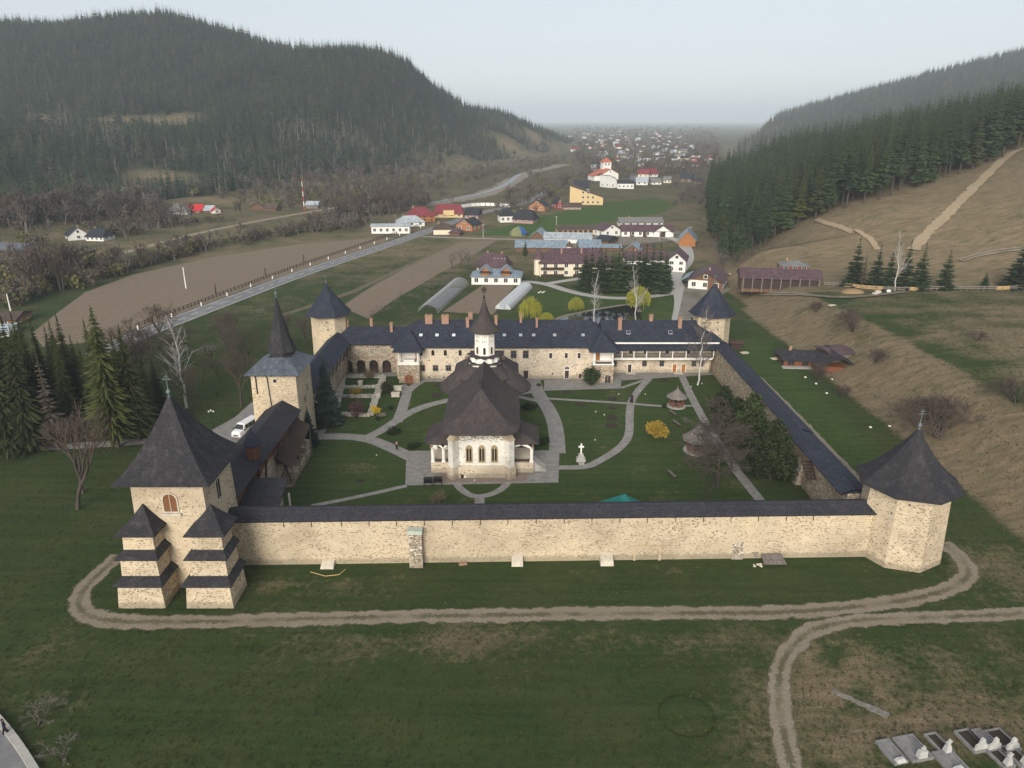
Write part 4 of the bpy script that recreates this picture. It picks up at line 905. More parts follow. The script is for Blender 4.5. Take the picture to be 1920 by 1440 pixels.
m = MB(); m.box(AX0 + .05, AX1 - .05, AY + .9, AY + 1.0, 0, 3.2); m.build('arcade_back', dark_br, aw)
for c in cent:
    m = MB(); m.box(c - .9, c + .9, AY + .5, AY + .58, 0, .85)
    for k in range(6): m.box(c - .92 + k * .35, c - .86 + k * .35, AY + .52, AY + .56, .85, 2.3)
    m.box(c - .9, c + .9, AY + .5, AY + .56, 1.8, 1.9); m.build('arch_screen', wood_dark, aw)
for i, p in enumerate((648.6, 672.8, 697.8, 722)): window(aw, ((p - 960) / 8.82, AY, 4.15), .85, 1.25, 0, 'cross', stone_pale, plain('curtained_glass', (0.30, 0.26, 0.21, 1), (0.20, 0.18, 0.15, 1), 2, .3) if i else wood_orange)
def hip_roof(m, x0, x1, y0, y1, ze, zr, hl, hr, course=.5):
    yc = (y0 + y1) / 2
    A, B, C, D = (x0, y0, ze), (x1, y0, ze), (x1, y1, ze), (x0, y1, ze); E, F = (x0 + hl, yc, zr), (x1 - hr, yc, zr)
    roof_plane(m, A, B, F, E, course); roof_plane(m, C, D, E, F, course)
    if hl: roof_plane(m, D, A, E, E, course)
    else: m.poly([D, A, E])
    if hr: roof_plane(m, B, C, F, F, course)
    else: m.poly([B, C, F])
m = MB(); hip_roof(m, -38.6, -22.5, 147.6, 157.6, 6.5, 9.1, 3.5, 0); m.build('roof', roof_slate, aw)
for x in (-36.4, -24.6): m = MB(); m.tube((x, AY - .12, 0), (x, AY - .12, 6.4), .07, .07, 5); m.build('drain_pipe', iron, aw)
def chimney(parent, px, w, y, z0, z1, d=.7):
    x = (px - 960) * (y * _cs + (CAMH - z1) * _sn) / FPX; m = MB(); m.box(x - w / 2, x + w / 2, y - d / 2, y + d / 2, z0, z1 - .25); m.box(x - w / 2 - .08, x + w / 2 + .08, y - d / 2 - .08, y + d / 2 + .08, z1 - .249, z1 - .1)
    for s in (-.3, .3): m.box(x + s * w - .1, x + s * w + .1, y - .15, y + .15, z1 - .1, z1 + .15)
    m.build('chimney', brick_red, parent)
for px, y, z1 in ((650.8, 153.5, 10.3), (696, 153.5, 10.6), (733.5, 151.3, 10.3)): chimney(aw, px, .55, y, 7.6, z1)

ph = thing('plaster_house', 'long pale-plastered house with tall slate hipped roof behind the church', 'building', (-2, 150.5, 0))
m = MB(); m.box(-24.0, 20.6, 144.5, 157.0, -.1, 7.1); m.build('wall', plaster_old, ph)
stonework(ph, [((6.5, 144.49, .1), (20.5, 144.49, .1), (20.5, 144.49, 7.0), (6.5, 144.49, 7.0))], 2.2)
m = MB(); hip_roof(m, -24.9, 21.6, 143.7, 157.7, 7.0, 11.1, 5.0, 5.0); m.build('roof', roof_slate, ph)
S9 = 8.98
for p in (812.9, 836, 863.7): window(ph, ((p - 960) / S9, 144.5, 5.1), .62, 1.2, 0, 'arch', plaster_old, dark_in)
for p in (790.5,): window(ph, ((p - 960) / S9, 144.5, 5.1), .7, 1.2, 0, 'plain', stone_pale, dark_in)
for p in (939.8, 962.9, 985.6): window(ph, ((p - 960) / S9, 144.5, 4.6), 1.0, 1.5, 0, 'cross', wood_grey)
for p in (1032, 1061, 1085): window(ph, ((p - 960) / S9, 144.5, 4.5), .62, 1.15, 0, 'plain', white_paint, dark_br)
for p in (792, 816.7, 841): window(ph, ((p - 960) / S9, 144.5, 1.8), .95, 1.1, 0, 'cross', wood_grey)
for p in (804, 832): window(ph, ((p - 960) / S9, 144.5, .15), .5, .35, 0, 'plain', stone_pale, dark_in)
window(ph, ((986 - 960) / S9, 144.5, .05), .95, 1.75, 0, 'plain', stone_pale, dark_br, 'door', 'door_leaf')
window(ph, ((1063 - 960) / S9, 144.5, .05), .85, 1.75, 0, 'plain', white_paint, dark_br, 'door', 'door_leaf')
window(ph, ((1063 - 960) / S9, 144.49, 2.05), .85, .7, 0, 'arch', white_paint, dark_br)
window(ph, ((1036 - 960) / S9, 144.5, .9), .4, .45, 0, 'plain', white_paint, glass_dk)
window(ph, ((1088 - 960) / S9, 144.5, .1), .6, 1.0, 0, 'plain', stone_pale, dark_br)
for p in (792, 821.7, 852.6, 946, 976, 1000, 1038.7, 1091):
    x = (p - 960) / 8.85; dark = p > 860; m = MB(); y = 146.2; z = 8.55
    m.add([(x - .42, y, z), (x + .42, y, z), (x + .42, y + .8, z + .48), (x - .42, y + .8, z + .48), (x - .42, y, z + .12), (x + .42, y, z + .12), (x + .42, y + .8, z + .6), (x - .42, y + .8, z + .6)], [(4, 5, 6, 7), (0, 1, 5, 4), (1, 2, 6, 5), (2, 3, 7, 6), (3, 0, 4, 7)]); f = m.build('skylight', iron, ph)
    m = MB(); m.quad((x - .34, y + .07, z + .17), (x + .34, y + .07, z + .17), (x + .34, y + .72, z + .56), (x - .34, y + .72, z + .56)); m.build('pane', metal_lt if dark else glass_sky, f)
for px, w, y, z1 in ((803.7, 1.5, 150.0, 12.4), (834.5, 1.5, 150.0, 12.4), (876.5, .65, 149.0, 12.0), (882, .9, 151.5, 12.5), (930, .62, 149.6, 12.3), (976.6, .5, 150.2, 12.4), (1006.6, .45, 149.0, 11.9)): chimney(ph, px, w, y, 9.6, z1, .9 if w > 1 else .7)
def loggia(parent, x0, x1, label_side, stone):
    m = MB(); m.box(x0, x1, 141.8, 144.47, 0, 3.9); p = m.build('porch', stone, parent)
    s = MB(); random_stones(s, (x0, 141.8, .1), (x1, 141.8, .1), (x1, 141.8, 3.8), (x0, 141.8, 3.8), 9, RNG); q = s.build('stonework', stone_bit, p); q['kind'] = 'stuff'
    m = MB(); m.box(x0 - .08, x1 + .08, 141.7, 144.46, 3.9, 4.15); m.build('porch_floor', white_paint, p)
    m = MB(); m.box(x0 + .1, x1 - .1, 144.3, 144.47, 4.15, 6.9); m.build('porch_back', white_paint, p)
    for x in (x0 + .25, x1 - .25):
        for y in (142.0, 144.1): m = MB(); m.lathe([(.24, 4.15), (.24, 4.35), (.17, 4.4), (.17, 6.5), (.26, 6.6), (.26, 6.95)], 8, (x, y)); m.build('porch_column', white_paint, p)
    m = MB(); m.box(x0 + .4, x1 - .4, 141.85, 141.95, 4.15, 4.5); m.build('porch_rail', wood_dark if label_side == 'r' else white_paint, p)
    m = MB(); xc = (x0 + x1) / 2; poly_roof(m, rect(x0 - .9, x1 + .9, 141.0, 150.6), 6.95, (xc, 146.8, 9.9), .7, 12); m.build('porch_roof', roof_slate, p)
    return p
pl = loggia(ph, -23.3, -19.0, 'l', stone_mid); window(ph, (-21.2, 141.78, .05), 1.7, 1.75, 0, 'arch', brick_red, wood_red, 'door', 'door_leaf')
m = MB(); m.box(-20.0, -19.5, 144.2, 144.29, 4.15, 6.2); m.build('porch_door', wood_orange, pl)
m = MB(); m.box(-22.2, -20.0, 142.2, 143.4, 4.15, 4.85); m.build('porch_bench', white_paint, pl)
pr = loggia(ph, 16.6, 20.8, 'r', stone_mid); window(ph, (19.7, 141.78, .05), 1.2, 1.7, 0, 'arch', stone_rubble, dark_br, 'door', 'door_leaf')
m = MB(); m.box(17.4, 18.2, 144.2, 144.29, 4.15, 6.1); m.build('porch_door', wood_orange, pr)

gw = thing('gallery_wing', 'whitewashed wing with long timber balcony under a slate roof', 'building', (31, 152, 0))
m = MB(); m.box(20.7, 42.2, 148.3, 157.0, -.1, 7.1); m.build('wall', plaster_old, gw)
m = MB(); hip_roof(m, 19.0, 44.6, 147.5, 157.9, 7.1, 10.5, 0, 4.5); m.build('roof', roof_slate, gw)
m = MB(); m.box(20.8, 43.6, 147.35, 147.5, 6.72, 7.05); m.build('fascia', white_paint, gw)
m = MB(); roof_plane(m, (20.8, 145.9, 5.75), (42.6, 145.9, 5.75), (42.6, 148.2, 6.65), (20.8, 148.2, 6.65), .4); m.build('gallery_roof', roof_slate, gw)
m = MB(); m.box(20.8, 42.2, 146.3, 148.29, 3.55, 3.9); dk = m.build('gallery_floor', white_paint, gw)
for px in (1148.5, 1165, 1187, 1210.5, 1235, 1259, 1284, 1309, 1335):
    x = (px - 960) / 8.86; m = MB(); m.box(x - .1, x + .1, 146.4, 146.6, 3.9, 5.85); m.build('gallery_post', white_paint, gw)
for z in (4.15, 4.5, 4.8): m = MB(); m.box(20.9, 42.1, 146.46, 146.54, z, z + .14); m.build('gallery_rail', wood_dark, gw)
for px in (1158, 1182, 1210, 1250, 1290): window(gw, ((px - 960) / 8.8, 148.3, 4.3), .8, 1.2, 0, 'plain', white_paint, dark_br)
for px in (1153, 1209, 1241.5, 1302, 1316): window(gw, ((px - 960) / 8.8, 148.3, 1.55), .8, 1.1, 0, 'cross', wood_grey)
window(gw, ((1181.5 - 960) / 8.8, 148.3, .05), .75, 1.85, 0, 'plain', white_paint, dark_br, 'door', 'door_leaf')
for px in (1266, 1283): window(gw, ((px - 960) / 8.8, 148.3, .05), .8, 1.9, 0, 'plain', white_paint, wood_orange, 'door', 'door_leaf')
for px in (1183, 1273): m = MB(); x = (px - 960) / 8.8; m.box(x - 1.0, x + 1.0, 147.2, 148.2, 0, .18); m.build('doorstep', stone_pale, gw)
for p in (1176, 1254):
    x = (p - 960) / 8.75; m = MB(); m.add([(x - .42, 149.2, 8.3), (x + .42, 149.2, 8.3), (x + .42, 150, 8.85), (x - .42, 150, 8.85), (x - .42, 149.2, 8.42), (x + .42, 149.2, 8.42), (x + .42, 150, 8.97), (x - .42, 150, 8.97)], [(4, 5, 6, 7), (0, 1, 5, 4), (1, 2, 6, 5), (2, 3, 7, 6), (3, 0, 4, 7)]); f = m.build('skylight', metal_lt, gw)
    m = MB(); m.quad((x - .34, 149.27, 8.48), (x + .34, 149.27, 8.48), (x + .34, 149.93, 8.93), (x - .34, 149.93, 8.93)); m.build('pane', roof_slate, f)
for px, y, z1 in ((1163, 150.6, 11.5), (1221, 152.7, 11.7), (1275.6, 151.0, 11.5)): chimney(gw, px, .75, y, 8.4, z1)
# ================================================================== church and courtyard
CX = -4.6
ch = thing('church', 'white painted church with huge dark shingle roof and slim white tower', 'church', (CX, 112, 0))
m = MB(); m.box(CX - 3.9, CX + 3.9, 99.6, 127, -.1, 8.9); m.build('nave_wall', lime, ch)
m = MB(); m.frust(rect(CX - 4.3, CX + 4.3, 99.2, 127.2), rect(CX - 4.2, CX + 4.2, 99.35, 127.1), -.1, 1.95); m.build('plinth', plaster_old, ch)
for s in (-1, 1):
    c, d = (CX + s * 4.1, 99.5), R(-90 + s * 42)
    u = np.array([math.cos(d), math.sin(d)]); n = np.array([-u[1], u[0]])
    def q(o, w): p0 = np.array(c); return [tuple(p0 - n * w - u * .8), tuple(p0 - n * w + u * o), tuple(p0 + n * w + u * o), tuple(p0 + n * w - u * .8)]
    m = MB(); m.frust(q(.95, .62), q(.9, .6), -.1, 2.0); b = m.build('buttress', plaster_old, ch)
    m = MB(); m.frust(q(.72, .52), q(.7, .5), 2.0, 6.3); m.build('buttress_shaft', lime, b)
    m = MB(); m.frust(q(.85, .62), q(-.5, .56), 6.3, 7.6); m.build('buttress_cap', plain('ochre_stone', (0.46, 0.38, 0.27, 1), (0.36, 0.29, 0.2, 1), 2, .9), b)
    c2 = CX + s * 3.0
    m = MB(); m.lathe([(2.7, -.1), (2.6, 8.9)], 14, (c2, 118)); m.build('side_apse', lime, ch)
m = MB(); m.lathe([(3.6, -.1), (3.5, 8.9)], 12, (CX, 127)); m.build('altar_apse', lime, ch)
# stained band under the eave
m = MB()
rg = random.Random(5)
for k in range(420):
    x = CX + rg.uniform(-3.6, 3.6); z = 7.5 - abs(rg.gauss(0, .75)); w, h = rg.uniform(.04, .2), rg.uniform(.03, .12)
    if z < 5.6: continue
    m.add([(x - w, 99.59, z), (x + w * .7, 99.59, z - h * .2), (x + w, 99.59, z + h), (x - w * .6, 99.59, z + h * 1.2)], [(0, 1, 2, 3)])
fz = m.build('flaked_fresco', plain('flaked_paint', (0.34, 0.28, 0.21, 1), (0.22, 0.19, 0.15, 1), 2, .95), ch); fz['kind'] = 'stuff'
for px in (878.8, 902.7, 926.4):
    x = (px - 960) / 12.5 + 0.05
    m = MB(); pts = [(-.42, 0), (.42, 0)] + [(.42 * math.cos(math.pi * i / 8), 2.0 + .6 * math.sin(math.pi * i / 8)) for i in range(9)]
    out = [(a * 1.22, b + (.12 if b > 0 else -.12)) for a, b in pts]
    for i in range(len(pts)):
        j = (i + 1) % len(pts); m.add([(x + out[i][0], 99.45, 2.6 + out[i][1]), (x + out[j][0], 99.45, 2.6 + out[j][1]), (x + pts[j][0], 99.45, 2.6 + pts[j][1]), (x + pts[i][0], 99.45, 2.6 + pts[i][1]), (x + out[i][0], 99.62, 2.6 + out[i][1]), (x + out[j][0], 99.62, 2.6 + out[j][1]), (x + pts[j][0], 99.58, 2.6 + pts[j][1]), (x + pts[i][0], 99.58, 2.6 + pts[i][1])], [(0, 1, 2, 3), (4, 5, 1, 0), (3, 2, 6, 7)])
    m.poly([(x + a, 99.57, 2.6 + b) for a, b in pts]); m.box(x - .06, x + .06, 99.48, 99.56, 2.6, 4.9); f = m.build('window', ochre_frame, ch)
    for s in (-1, 1):
        g = MB(); c = x + s * .21; g.poly([(c - .13, 99.555, 2.72), (c + .13, 99.555, 2.72), (c + .13, 99.555, 4.55), (c + .08, 99.555, 4.72), (c, 99.555, 4.8), (c - .08, 99.555, 4.72), (c - .13, 99.555, 4.55)]); g.build('pane', dark_in, f)
# great roof: rounded rectangle eave drawn up to a ridge, in courses
def church_roof():
    HW, Y0, Y1, CR, Z0, ZR = 5.75, 96.6, 131.0, 2.6, 8.45, 13.3; n = 30; K = 8
    def ring(s, lip):
        d = HW * s; w = HW - d + lip; r = max(CR - d, 0.0) + lip; y0, y1 = Y0 + d - lip, Y1 - d + lip; r = min(r, w)
        z = Z0 + (ZR - Z0) * (.62 * s + .38 * s * s) + (.0 if s > .02 else 0)
        pts = []
        for cx, cy, a0 in ((w - r, y0 + r, -90), (w - r, y1 - r, 0), (-w + r, y1 - r, 90), (-w + r, y0 + r, 180)):
            for k in range(K + 1): a = R(a0 + 90 * k / K); pts.append((CX + cx + r * math.cos(a), cy + r * math.sin(a), z))
        return pts
    m = MB()
    for i in range(n):
        s0, s1 = i / n, (i + 1) / n; lo0, lo, hi = ring(s0, 0), ring(s0, .05), ring(s1, 0); N = len(lo)
        for j in range(N):
            k = (j + 1) % N; m.add([lo[j], lo[k], hi[k], hi[j], lo0[j], lo0[k]], [(0, 1, 2, 3), (4, 5, 1, 0)])
    e = ring(0, .05); N = len(e)
    b = [(x, y, z - .3) for x, y, z in e]
    for j in range(N): k = (j + 1) % N; m.quad(b[j], b[k], e[k], e[j])
    m.poly(b[::-1]); return m
church_roof().build('roof', roof_church, ch)
for s in (-1, 1):
    c = (CX + s * 3.1, 118.0); prof = []
    N = 22
    for i in range(N):
        t0, t1 = i / N, (i + 1) / N; f = lambda t: 8.2 + 4.0 * (.85 * t + .15 * t * t + .10 * math.sin(math.pi * t))
        prof += [(4.7 * (1 - t0) + .04, f(t0)), (max(.02, 4.7 * (1 - t1)), f(t1))]
    m = MB(); m.lathe([(4.72, 7.9)] + prof, 28, c); m.build('apse_roof', roof_church, ch)
    cross(ch, (c[0], c[1], 12.1), 1.6, plain('gilt_iron', (0.16, 0.11, 0.07, 1), None, 3, .5), 'cross', True)
cross(ch, (CX, 102.6, 13.2), 1.75, iron, 'cross', True)
def star(r0, r1, n, z0, z1, inset=0.0, yoff=0):
    m = MB(); P = [((r1 if k % 2 == 0 else r0) - inset) for k in range(2 * n)]
    ring = lambda z, sc: [(CX + P[k] * sc * math.cos(math.pi * k / n), 118 + P[k] * sc * math.sin(math.pi * k / n), z) for k in range(2 * n)]
    a, b = ring(z0, 1), ring(z1, 1); N = 2 * n
    m.add(a + b, [(j, (j + 1) % N, N + (j + 1) % N, N + j) for j in range(N)] + [tuple(range(N, 2 * N))]); return m
star(2.45, 2.75, 8, 10.8, 12.6).build('lower_star_base', white_paint, ch)
m = star(2.65, 3.25, 8, 12.5, 12.75); m.build('star_eave', roof_church, ch)
star(2.25, 2.5, 12, 12.7, 13.7).build('upper_star_base', white_paint, ch)
m = star(2.4, 3.0, 12, 13.65, 13.9); m.build('star_eave', roof_church, ch)
m = MB(); m.lathe([(4.9, 10.3), (3.6, 11.5), (2.7, 12.15)], 20, (CX, 118)); m.build('tower_skirt', roof_church, ch)
m = MB(); m.lathe([(1.78, 13.8), (1.72, 18.2)], 8, (CX, 118), R(22.5)); dr = m.build('tower_drum', white_paint, ch)
for k in range(8):
    a = R(-90 + 45 * k); rr = 1.66; ux, uy = math.cos(a), math.sin(a)
    window(ch, (CX + rr * ux, 118 + rr * uy, 14.2), .34, 1.15, a + R(90), 'arch', ochre_frame, dark_in)
    for z, w in ((16.2, .35), (17.0, .3)):
        for t in (-.32, 0, .32):
            m = MB(); n_ = np.array([ux, uy]); tt = np.array([-uy, ux]); p = np.array([CX, 118]) + n_ * 1.62 + tt * t
            m.obox((p[0], p[1], z), (.2, .03, w), a + R(90)); m.build('niche', plaster_old, dr)
prof = []
for i in range(24):
    t0, t1 = i / 24, (i + 1) / 24
    rad = lambda t: 2.55 * ((1 - t) ** 1.0) * (.62 + .38 * (1 - t) ** 3) + .04
    zz = lambda t: 18.0 + 5.5 * t
    prof += [(rad(t0) + .03, zz(t0)), (rad(t1), zz(t1))]
m = MB(); m.lathe([(2.5, 17.85)] + prof, 20, (CX, 118)); m.build('tower_roof', roof_church, ch)
m = MB(); m.lathe([(.12, 23.2), (.2, 23.6), (.06, 23.9)], 8, (CX, 118)); m.build('finial', iron, ch)
cross(ch, (CX, 118, 23.6), 1.9, iron, 'cross', True)
# side porches
def porch(s):
    x0, x1 = (CX - 7.8, CX - 4.2) if s < 0 else (CX + 4.2, CX + 7.9); y0, y1 = 101.0, 106.5
    m = MB(); m.box(x0, x1, y0, y1, 0, 1.7); p = m.build('porch', plaster_old, ch)
    xo = x0 if s < 0 else x1
    cols = [xo - s * .3, xo - s * 1.95, xo - s * 3.4] if s < 0 else [xo - .3, xo - 3.5]
    for x in cols:
        for y in (y0 + .3, y1 - .3): m = MB(); m.lathe([(.36, 1.7), (.34, 1.95), (.26, 2.0), (.26, 3.9), (.36, 4.1)], 8, (x, y)); m.build('porch_column', white_paint, p)
    for y in (y0 + .3, y1 - .3):
        for a, b in zip(cols, cols[1:]):
            a, b = min(a, b), max(a, b); c, r = (a + b) / 2, (b - a) / 2; m = MB()
            arc = [(c + r * math.cos(math.pi * k / 10), 4.0 + min(r, .9) * math.sin(math.pi * k / 10)) for k in range(11)]
            out = [(b, 5.2), (a, 5.2)]
            for yy, o in ((y - .25, 1), (y + .25, -1)):
                pl = [(px, yy, z) for px, z in arc + out]; m.poly(pl[::-1] if o > 0 else pl)
            for q1, q2 in zip(arc, arc[1:]): m.quad((q1[0], y - .25, q1[1]), (q2[0], y - .25, q2[1]), (q2[0], y + .25, q2[1]), (q1[0], y + .25, q1[1]))
            m.build('porch_arch', white_paint, p)
    m = MB(); m.box(min(cols[0], cols[0] - s * .001) - .3, cols[0] + .3, y0 + .56, y1 - .56, 4.3, 5.2); m.build('porch_lintel', white_paint, p)
    m = MB(); m.box(x0 + .1, x1 - .1, y0 + .4, y0 + .5, 1.7, 2.1); m.build('porch_parapet', wood_dark, p)
    xi = CX + s * 4.0; xe = xo + s * .8; m = MB()
    A, B, C, D = (xe, y0 - .7, 5.1), (xe, y1 + .7, 5.1), (xi, y1 + .7, 7.7), (xi, y0 - .7, 5.1)
    top1, top2 = (xi, y0 + 1.6, 7.7), (xi, y1 - .8, 7.7)
    if s > 0: roof_plane(m, A, B, top2, top1, .25); roof_plane(m, D, A, top1, top1, .25); roof_plane(m, B, (xi, y1 + .7, 5.1), top2, top2, .25)
    else: roof_plane(m, B, A, top1, top2, .25); roof_plane(m, A, D, top1, top1, .25); roof_plane(m, (xi, y1 + .7, 5.1), B, top2, top2, .25)
    m.build('porch_roof', roof_church, p)
    if s > 0:
        for k in range(6): m = MB(); m.box(x1 + .05 + k * .32, x1 + .37 + k * .32, y0 + .4, y0 + 2.8, 0, 1.5 - k * .25); m.build('step', concrete, p)
    return p
porch(-1); porch(1)
# brick banding on the porch corners
for x in (CX - 7.83, CX + 7.6):
    for k in range(5): m = MB(); m.box(x, x + .26, 100.96, 101.0, 4.15 + k * .2, 4.25 + k * .2); m.build('brick_band', brick_red, ch)

# ---- ruin foundations: individual stones on a footing
ru = thing('ruin_foundation', 'low rectangular stone foundation of a vanished building on the lawn', 'ruin', PX(665, 745))
tl, tr, bl, br = (PX(*p) for p in ((643, 707), (719, 707), (627, 778), (694, 779)))
c1l, c1r, c2l, c2r = (PX(*p) for p in ((641, 727), (708, 726), (633, 744), (702, 744)))
segs = [(tl, tr), (tl, bl), (tr, br), (bl, br), (c1l, c1r), (c2l, c2r)]
foot = MB(); rg = random.Random(9); tops = []
for a, b in segs:
    d = b[:2] - a[:2]; L = np.linalg.norm(d); an = math.atan2(d[1], d[0]); n = np.array([-d[1], d[0]]) / L
    k = 0; s = 0.0
    while s < L:
        l = rg.uniform(.45, .9)
        for w in (-.42, .05, .45):
            p = a[:2] + d * min(1, (s + l / 2) / L) + n * (w + rg.uniform(-.08, .08)); mm = MB(); h = rg.uniform(.25, .5)
            mm.obox((p[0], p[1], -.05), (l * .9, .44, h), an + rg.uniform(-.15, .15)); mm.v = [(x + rg.uniform(-.04, .04), y + rg.uniform(-.04, .04), z) for x, y, z in mm.v]; tops.append(mm)
        s += l
for mm in tops[:290]: mm.build('stone', stone_block_pale, ru)
rest = MB(); [rest.add(mm.v, mm.f) for mm in tops[290:]]; foot.v or None
if tops[290:]: o = rest.build('stones', stone_block_pale, ru); o['kind'] = 'stuff'
def stone_bench(px, py, label, w=1.6):
    p = PX(px, py); o = thing('stone_block', label, 'stone', p); m = MB(); m.frust([(p[0] - w / 2, p[1] - .5), (p[0] + w / 2, p[1] - .5), (p[0] + w / 2, p[1] + .5), (p[0] - w / 2, p[1] + .5)], [(p[0] - w / 2 + .08, p[1] - .4), (p[0] + w / 2 - .08, p[1] - .4), (p[0] + w / 2 - .08, p[1] + .45), (p[0] - w / 2 + .08, p[1] + .45)], 0, .62); m.build('block', stone_pale, o)
    m = MB(); m.box(p[0] - w / 2 - .03, p[0] + w / 2 + .03, p[1] - .53, p[1] + .5, .62, .78); m.build('slab', stone_pale, o)
stone_bench(742, 743, 'pale squared stone lying on the lawn near the left porch, lower one'); stone_bench(746, 731, 'pale squared stone beside the path, nearer the left porch')
stone_bench(676, 721, 'carved pale stone standing inside the ruin foundation', .9); stone_bench(710, 745, 'rough pale stone at the right edge of the ruin foundation', .8)

# ---- stone cross monument
p = PX(1089, 864); cm = thing('stone_cross', 'white stone cross on a stepped pedestal beside the path', 'monument', p); x, y = p[0], p[1]
m = MB(); m.frust(rect(x - .75, x + .75, y - .5, y + .5), rect(x - .68, x + .68, y - .42, y + .42), 0, .6); m.build('base', concrete, cm)
m = MB(); m.frust(rect(x - .48, x + .48, y - .36, y + .36), rect(x - .4, x + .4, y - .3, y + .3), .6, 1.2); m.build('pedestal', concrete, cm)
m = MB(); m.box(x - .11, x + .11, y - .1, y + .1, 1.2, 3.0); m.box(x - .42, x - .11, y - .099, y + .099, 2.35, 2.57); m.box(x + .11, x + .42, y - .099, y + .099, 2.35, 2.57); m.build('cross', white_paint, cm)
m = MB(); m.box(x - .45, x + .45, y - 1.6, y - .6, .01, .09); m.build('footstone', concrete, cm)
# ---- pavilions
def gazebo(px, py, rr, hw, hr, label, a0):
    p = PX(px, py); o = thing('pavilion', label, 'pavilion', p); x, y = p[0], p[1]; n = 8
    pt = lambda r, k: (x + r * math.cos(2 * math.pi * (k + a0) / n), y + r * math.sin(2 * math.pi * (k + a0) / n))
    m = MB(); m.lathe([(rr * .95, 0), (rr * .95, .22)], 16, (x, y)); m.build('base', concrete, o)
    for k in range(n):
        q = pt(rr * .72, k); m = MB(); m.box(q[0] - .08, q[0] + .08, q[1] - .08, q[1] + .08, .22, hw); m.build('post', wood_red, o)
        q2 = pt(rr * .72, k + 1)
        if k != 1: m = MB(); [m.tube((*q, z), (*q2, z), .05, .05, 4) for z in (.35, .6, .85, 1.05)]; m.build('railing', wood_red, o)
    m = MB(); m.lathe([(.5, .22), (.1, .3), (.1, .9), (.7, .95), (.7, 1.02)], 8, (x, y)); m.build('table', wood_dark, o)
    m = MB(); poly_roof(m, [pt(rr * 1.08, k) for k in range(n)], hw, (x, y, hw + hr), .55, 14); m.build('roof', thatch, o)
    m = MB(); m.lathe([(.1, hw + hr - .1), (.12, hw + hr + .1), (.02, hw + hr + .35)], 6, (x, y)); m.build('finial', wood_grey, o)
gazebo(1268, 762, 1.85, 2.1, 1.7, 'small eight-sided wooden pavilion with grey shingle roof beside the straight walk', 0)
gazebo(1308, 845, 2.5, 2.3, 2.6, 'larger round wooden pavilion with pointed grey roof half hidden by a bare tree', .3)
# ---- benches
def bench(px, py, rz, label):
    p = PX(px, py); o = thing('bench', label, 'bench', p, rz)
    for k in range(3): m = MB(); m.box(-.9, .9, -.22 + k * .15, -.1 + k * .15, .42, .47); m.build('slat', wood_grey, o, local=True)
    for k in range(2): m = MB(); m.box(-.9, .9, .26, .30, .55 + k * .17, .68 + k * .17); m.build('back_slat', wood_grey, o, local=True)
    for x in (-.75, .75): m = MB(); m.box(x - .05, x + .05, -.2, .3, 0, .42); m.box(x - .05, x + .05, .22, .26, .42, .9); m.build('leg', wood_dark, o, local=True)
bench(1260, 893, R(105), 'grey wooden bench on the open lawn below the pavilions'); bench(1269, 797, R(110), 'grey wooden bench between the two pavilions'); bench(1262, 778, R(110), 'dark wooden bench just below the small pavilion')
bench(716, 784, R(30), 'slatted bench by the path near the yellow shrub'); bench(1155, 697, 0, 'long dark bench against the gallery wing wall')
def stall(px, py, label):
    p = PX(px, py); o = thing('candle_stand', label, 'stand', p); x, y = p[0], p[1]
    m = MB(); m.box(x - .62, x + .62, y - .35, y + .35, .55, .62); m.build('tray', iron, o)
    m = MB(); m.box(x - .62, x + .62, y + .3, y + .36, .62, 1.15); m.build('back', iron, o)
    m = MB(); m.box(x - .66, x + .66, y - .4, y + .4, 1.15, 1.2); m.build('hood', iron, o)
    for sx in (-.58, .58):
        for sy in (-.32, .32): m = MB(); m.box(x + sx - .03, x + sx + .03, y + sy - .03, y + sy + .03, 0, 1.15); m.build('leg', iron, o)
stall(803, 910, 'left one of two black iron candle stands at the edge of the square'); stall(821, 909, 'right one of two black iron candle stands at the edge of the square'); stall(844, 884, 'black iron candle stand against the left porch of the church')
p = PX(867, 896); bn = thing('bin', 'small black bin with a white box at the church front', 'bin', p); m = MB(); m.lathe([(.2, 0), (.24, .6)], 8, (p[0], p[1])); m.build('body', iron, bn); m = MB(); m.box(p[0] + .3, p[0] + .6, p[1] - .15, p[1] + .15, 0, .45); m.build('box', white_paint, bn)
# teal canopy top behind the front wall
p = PX(1172, 985, 0); x, y = PY(1172, 930, 84)[0], 84.6; cn = thing('canopy_tent', 'teal fabric canopy peeping over the front wall', 'tent', (x, y, 0))
teal = plain('teal_fabric', (0.015, 0.19, 0.165, 1), (0.012, 0.15, 0.13, 1), 1.2, .7)
top = PY(1174, 926, y)[2]; ze = top - 2.9; m = MB(); e = [(x + 4.3 * math.cos(R(-90 + 45 + 90 * k)), y + 4.3 * math.sin(R(-90 + 45 + 90 * k))) for k in range(4)]
for k in range(4):
    a, b = e[k], e[(k + 1) % 4]; mid = ((a[0] + b[0]) / 2, (a[1] + b[1]) / 2, ze - .06); m.add([(*a, ze), mid, (*b, ze), (x, y, top)], [(0, 1, 3), (1, 2, 3)]); m.quad((*a, ze - .3), (*b, ze - .3), (*b, ze), (*a, ze))
m.build('canopy', teal, cn)
for a in e: m = MB(); m.tube((*a, 0), (*a, ze), .05, .05, 5); m.build('pole', metal_lt, cn)
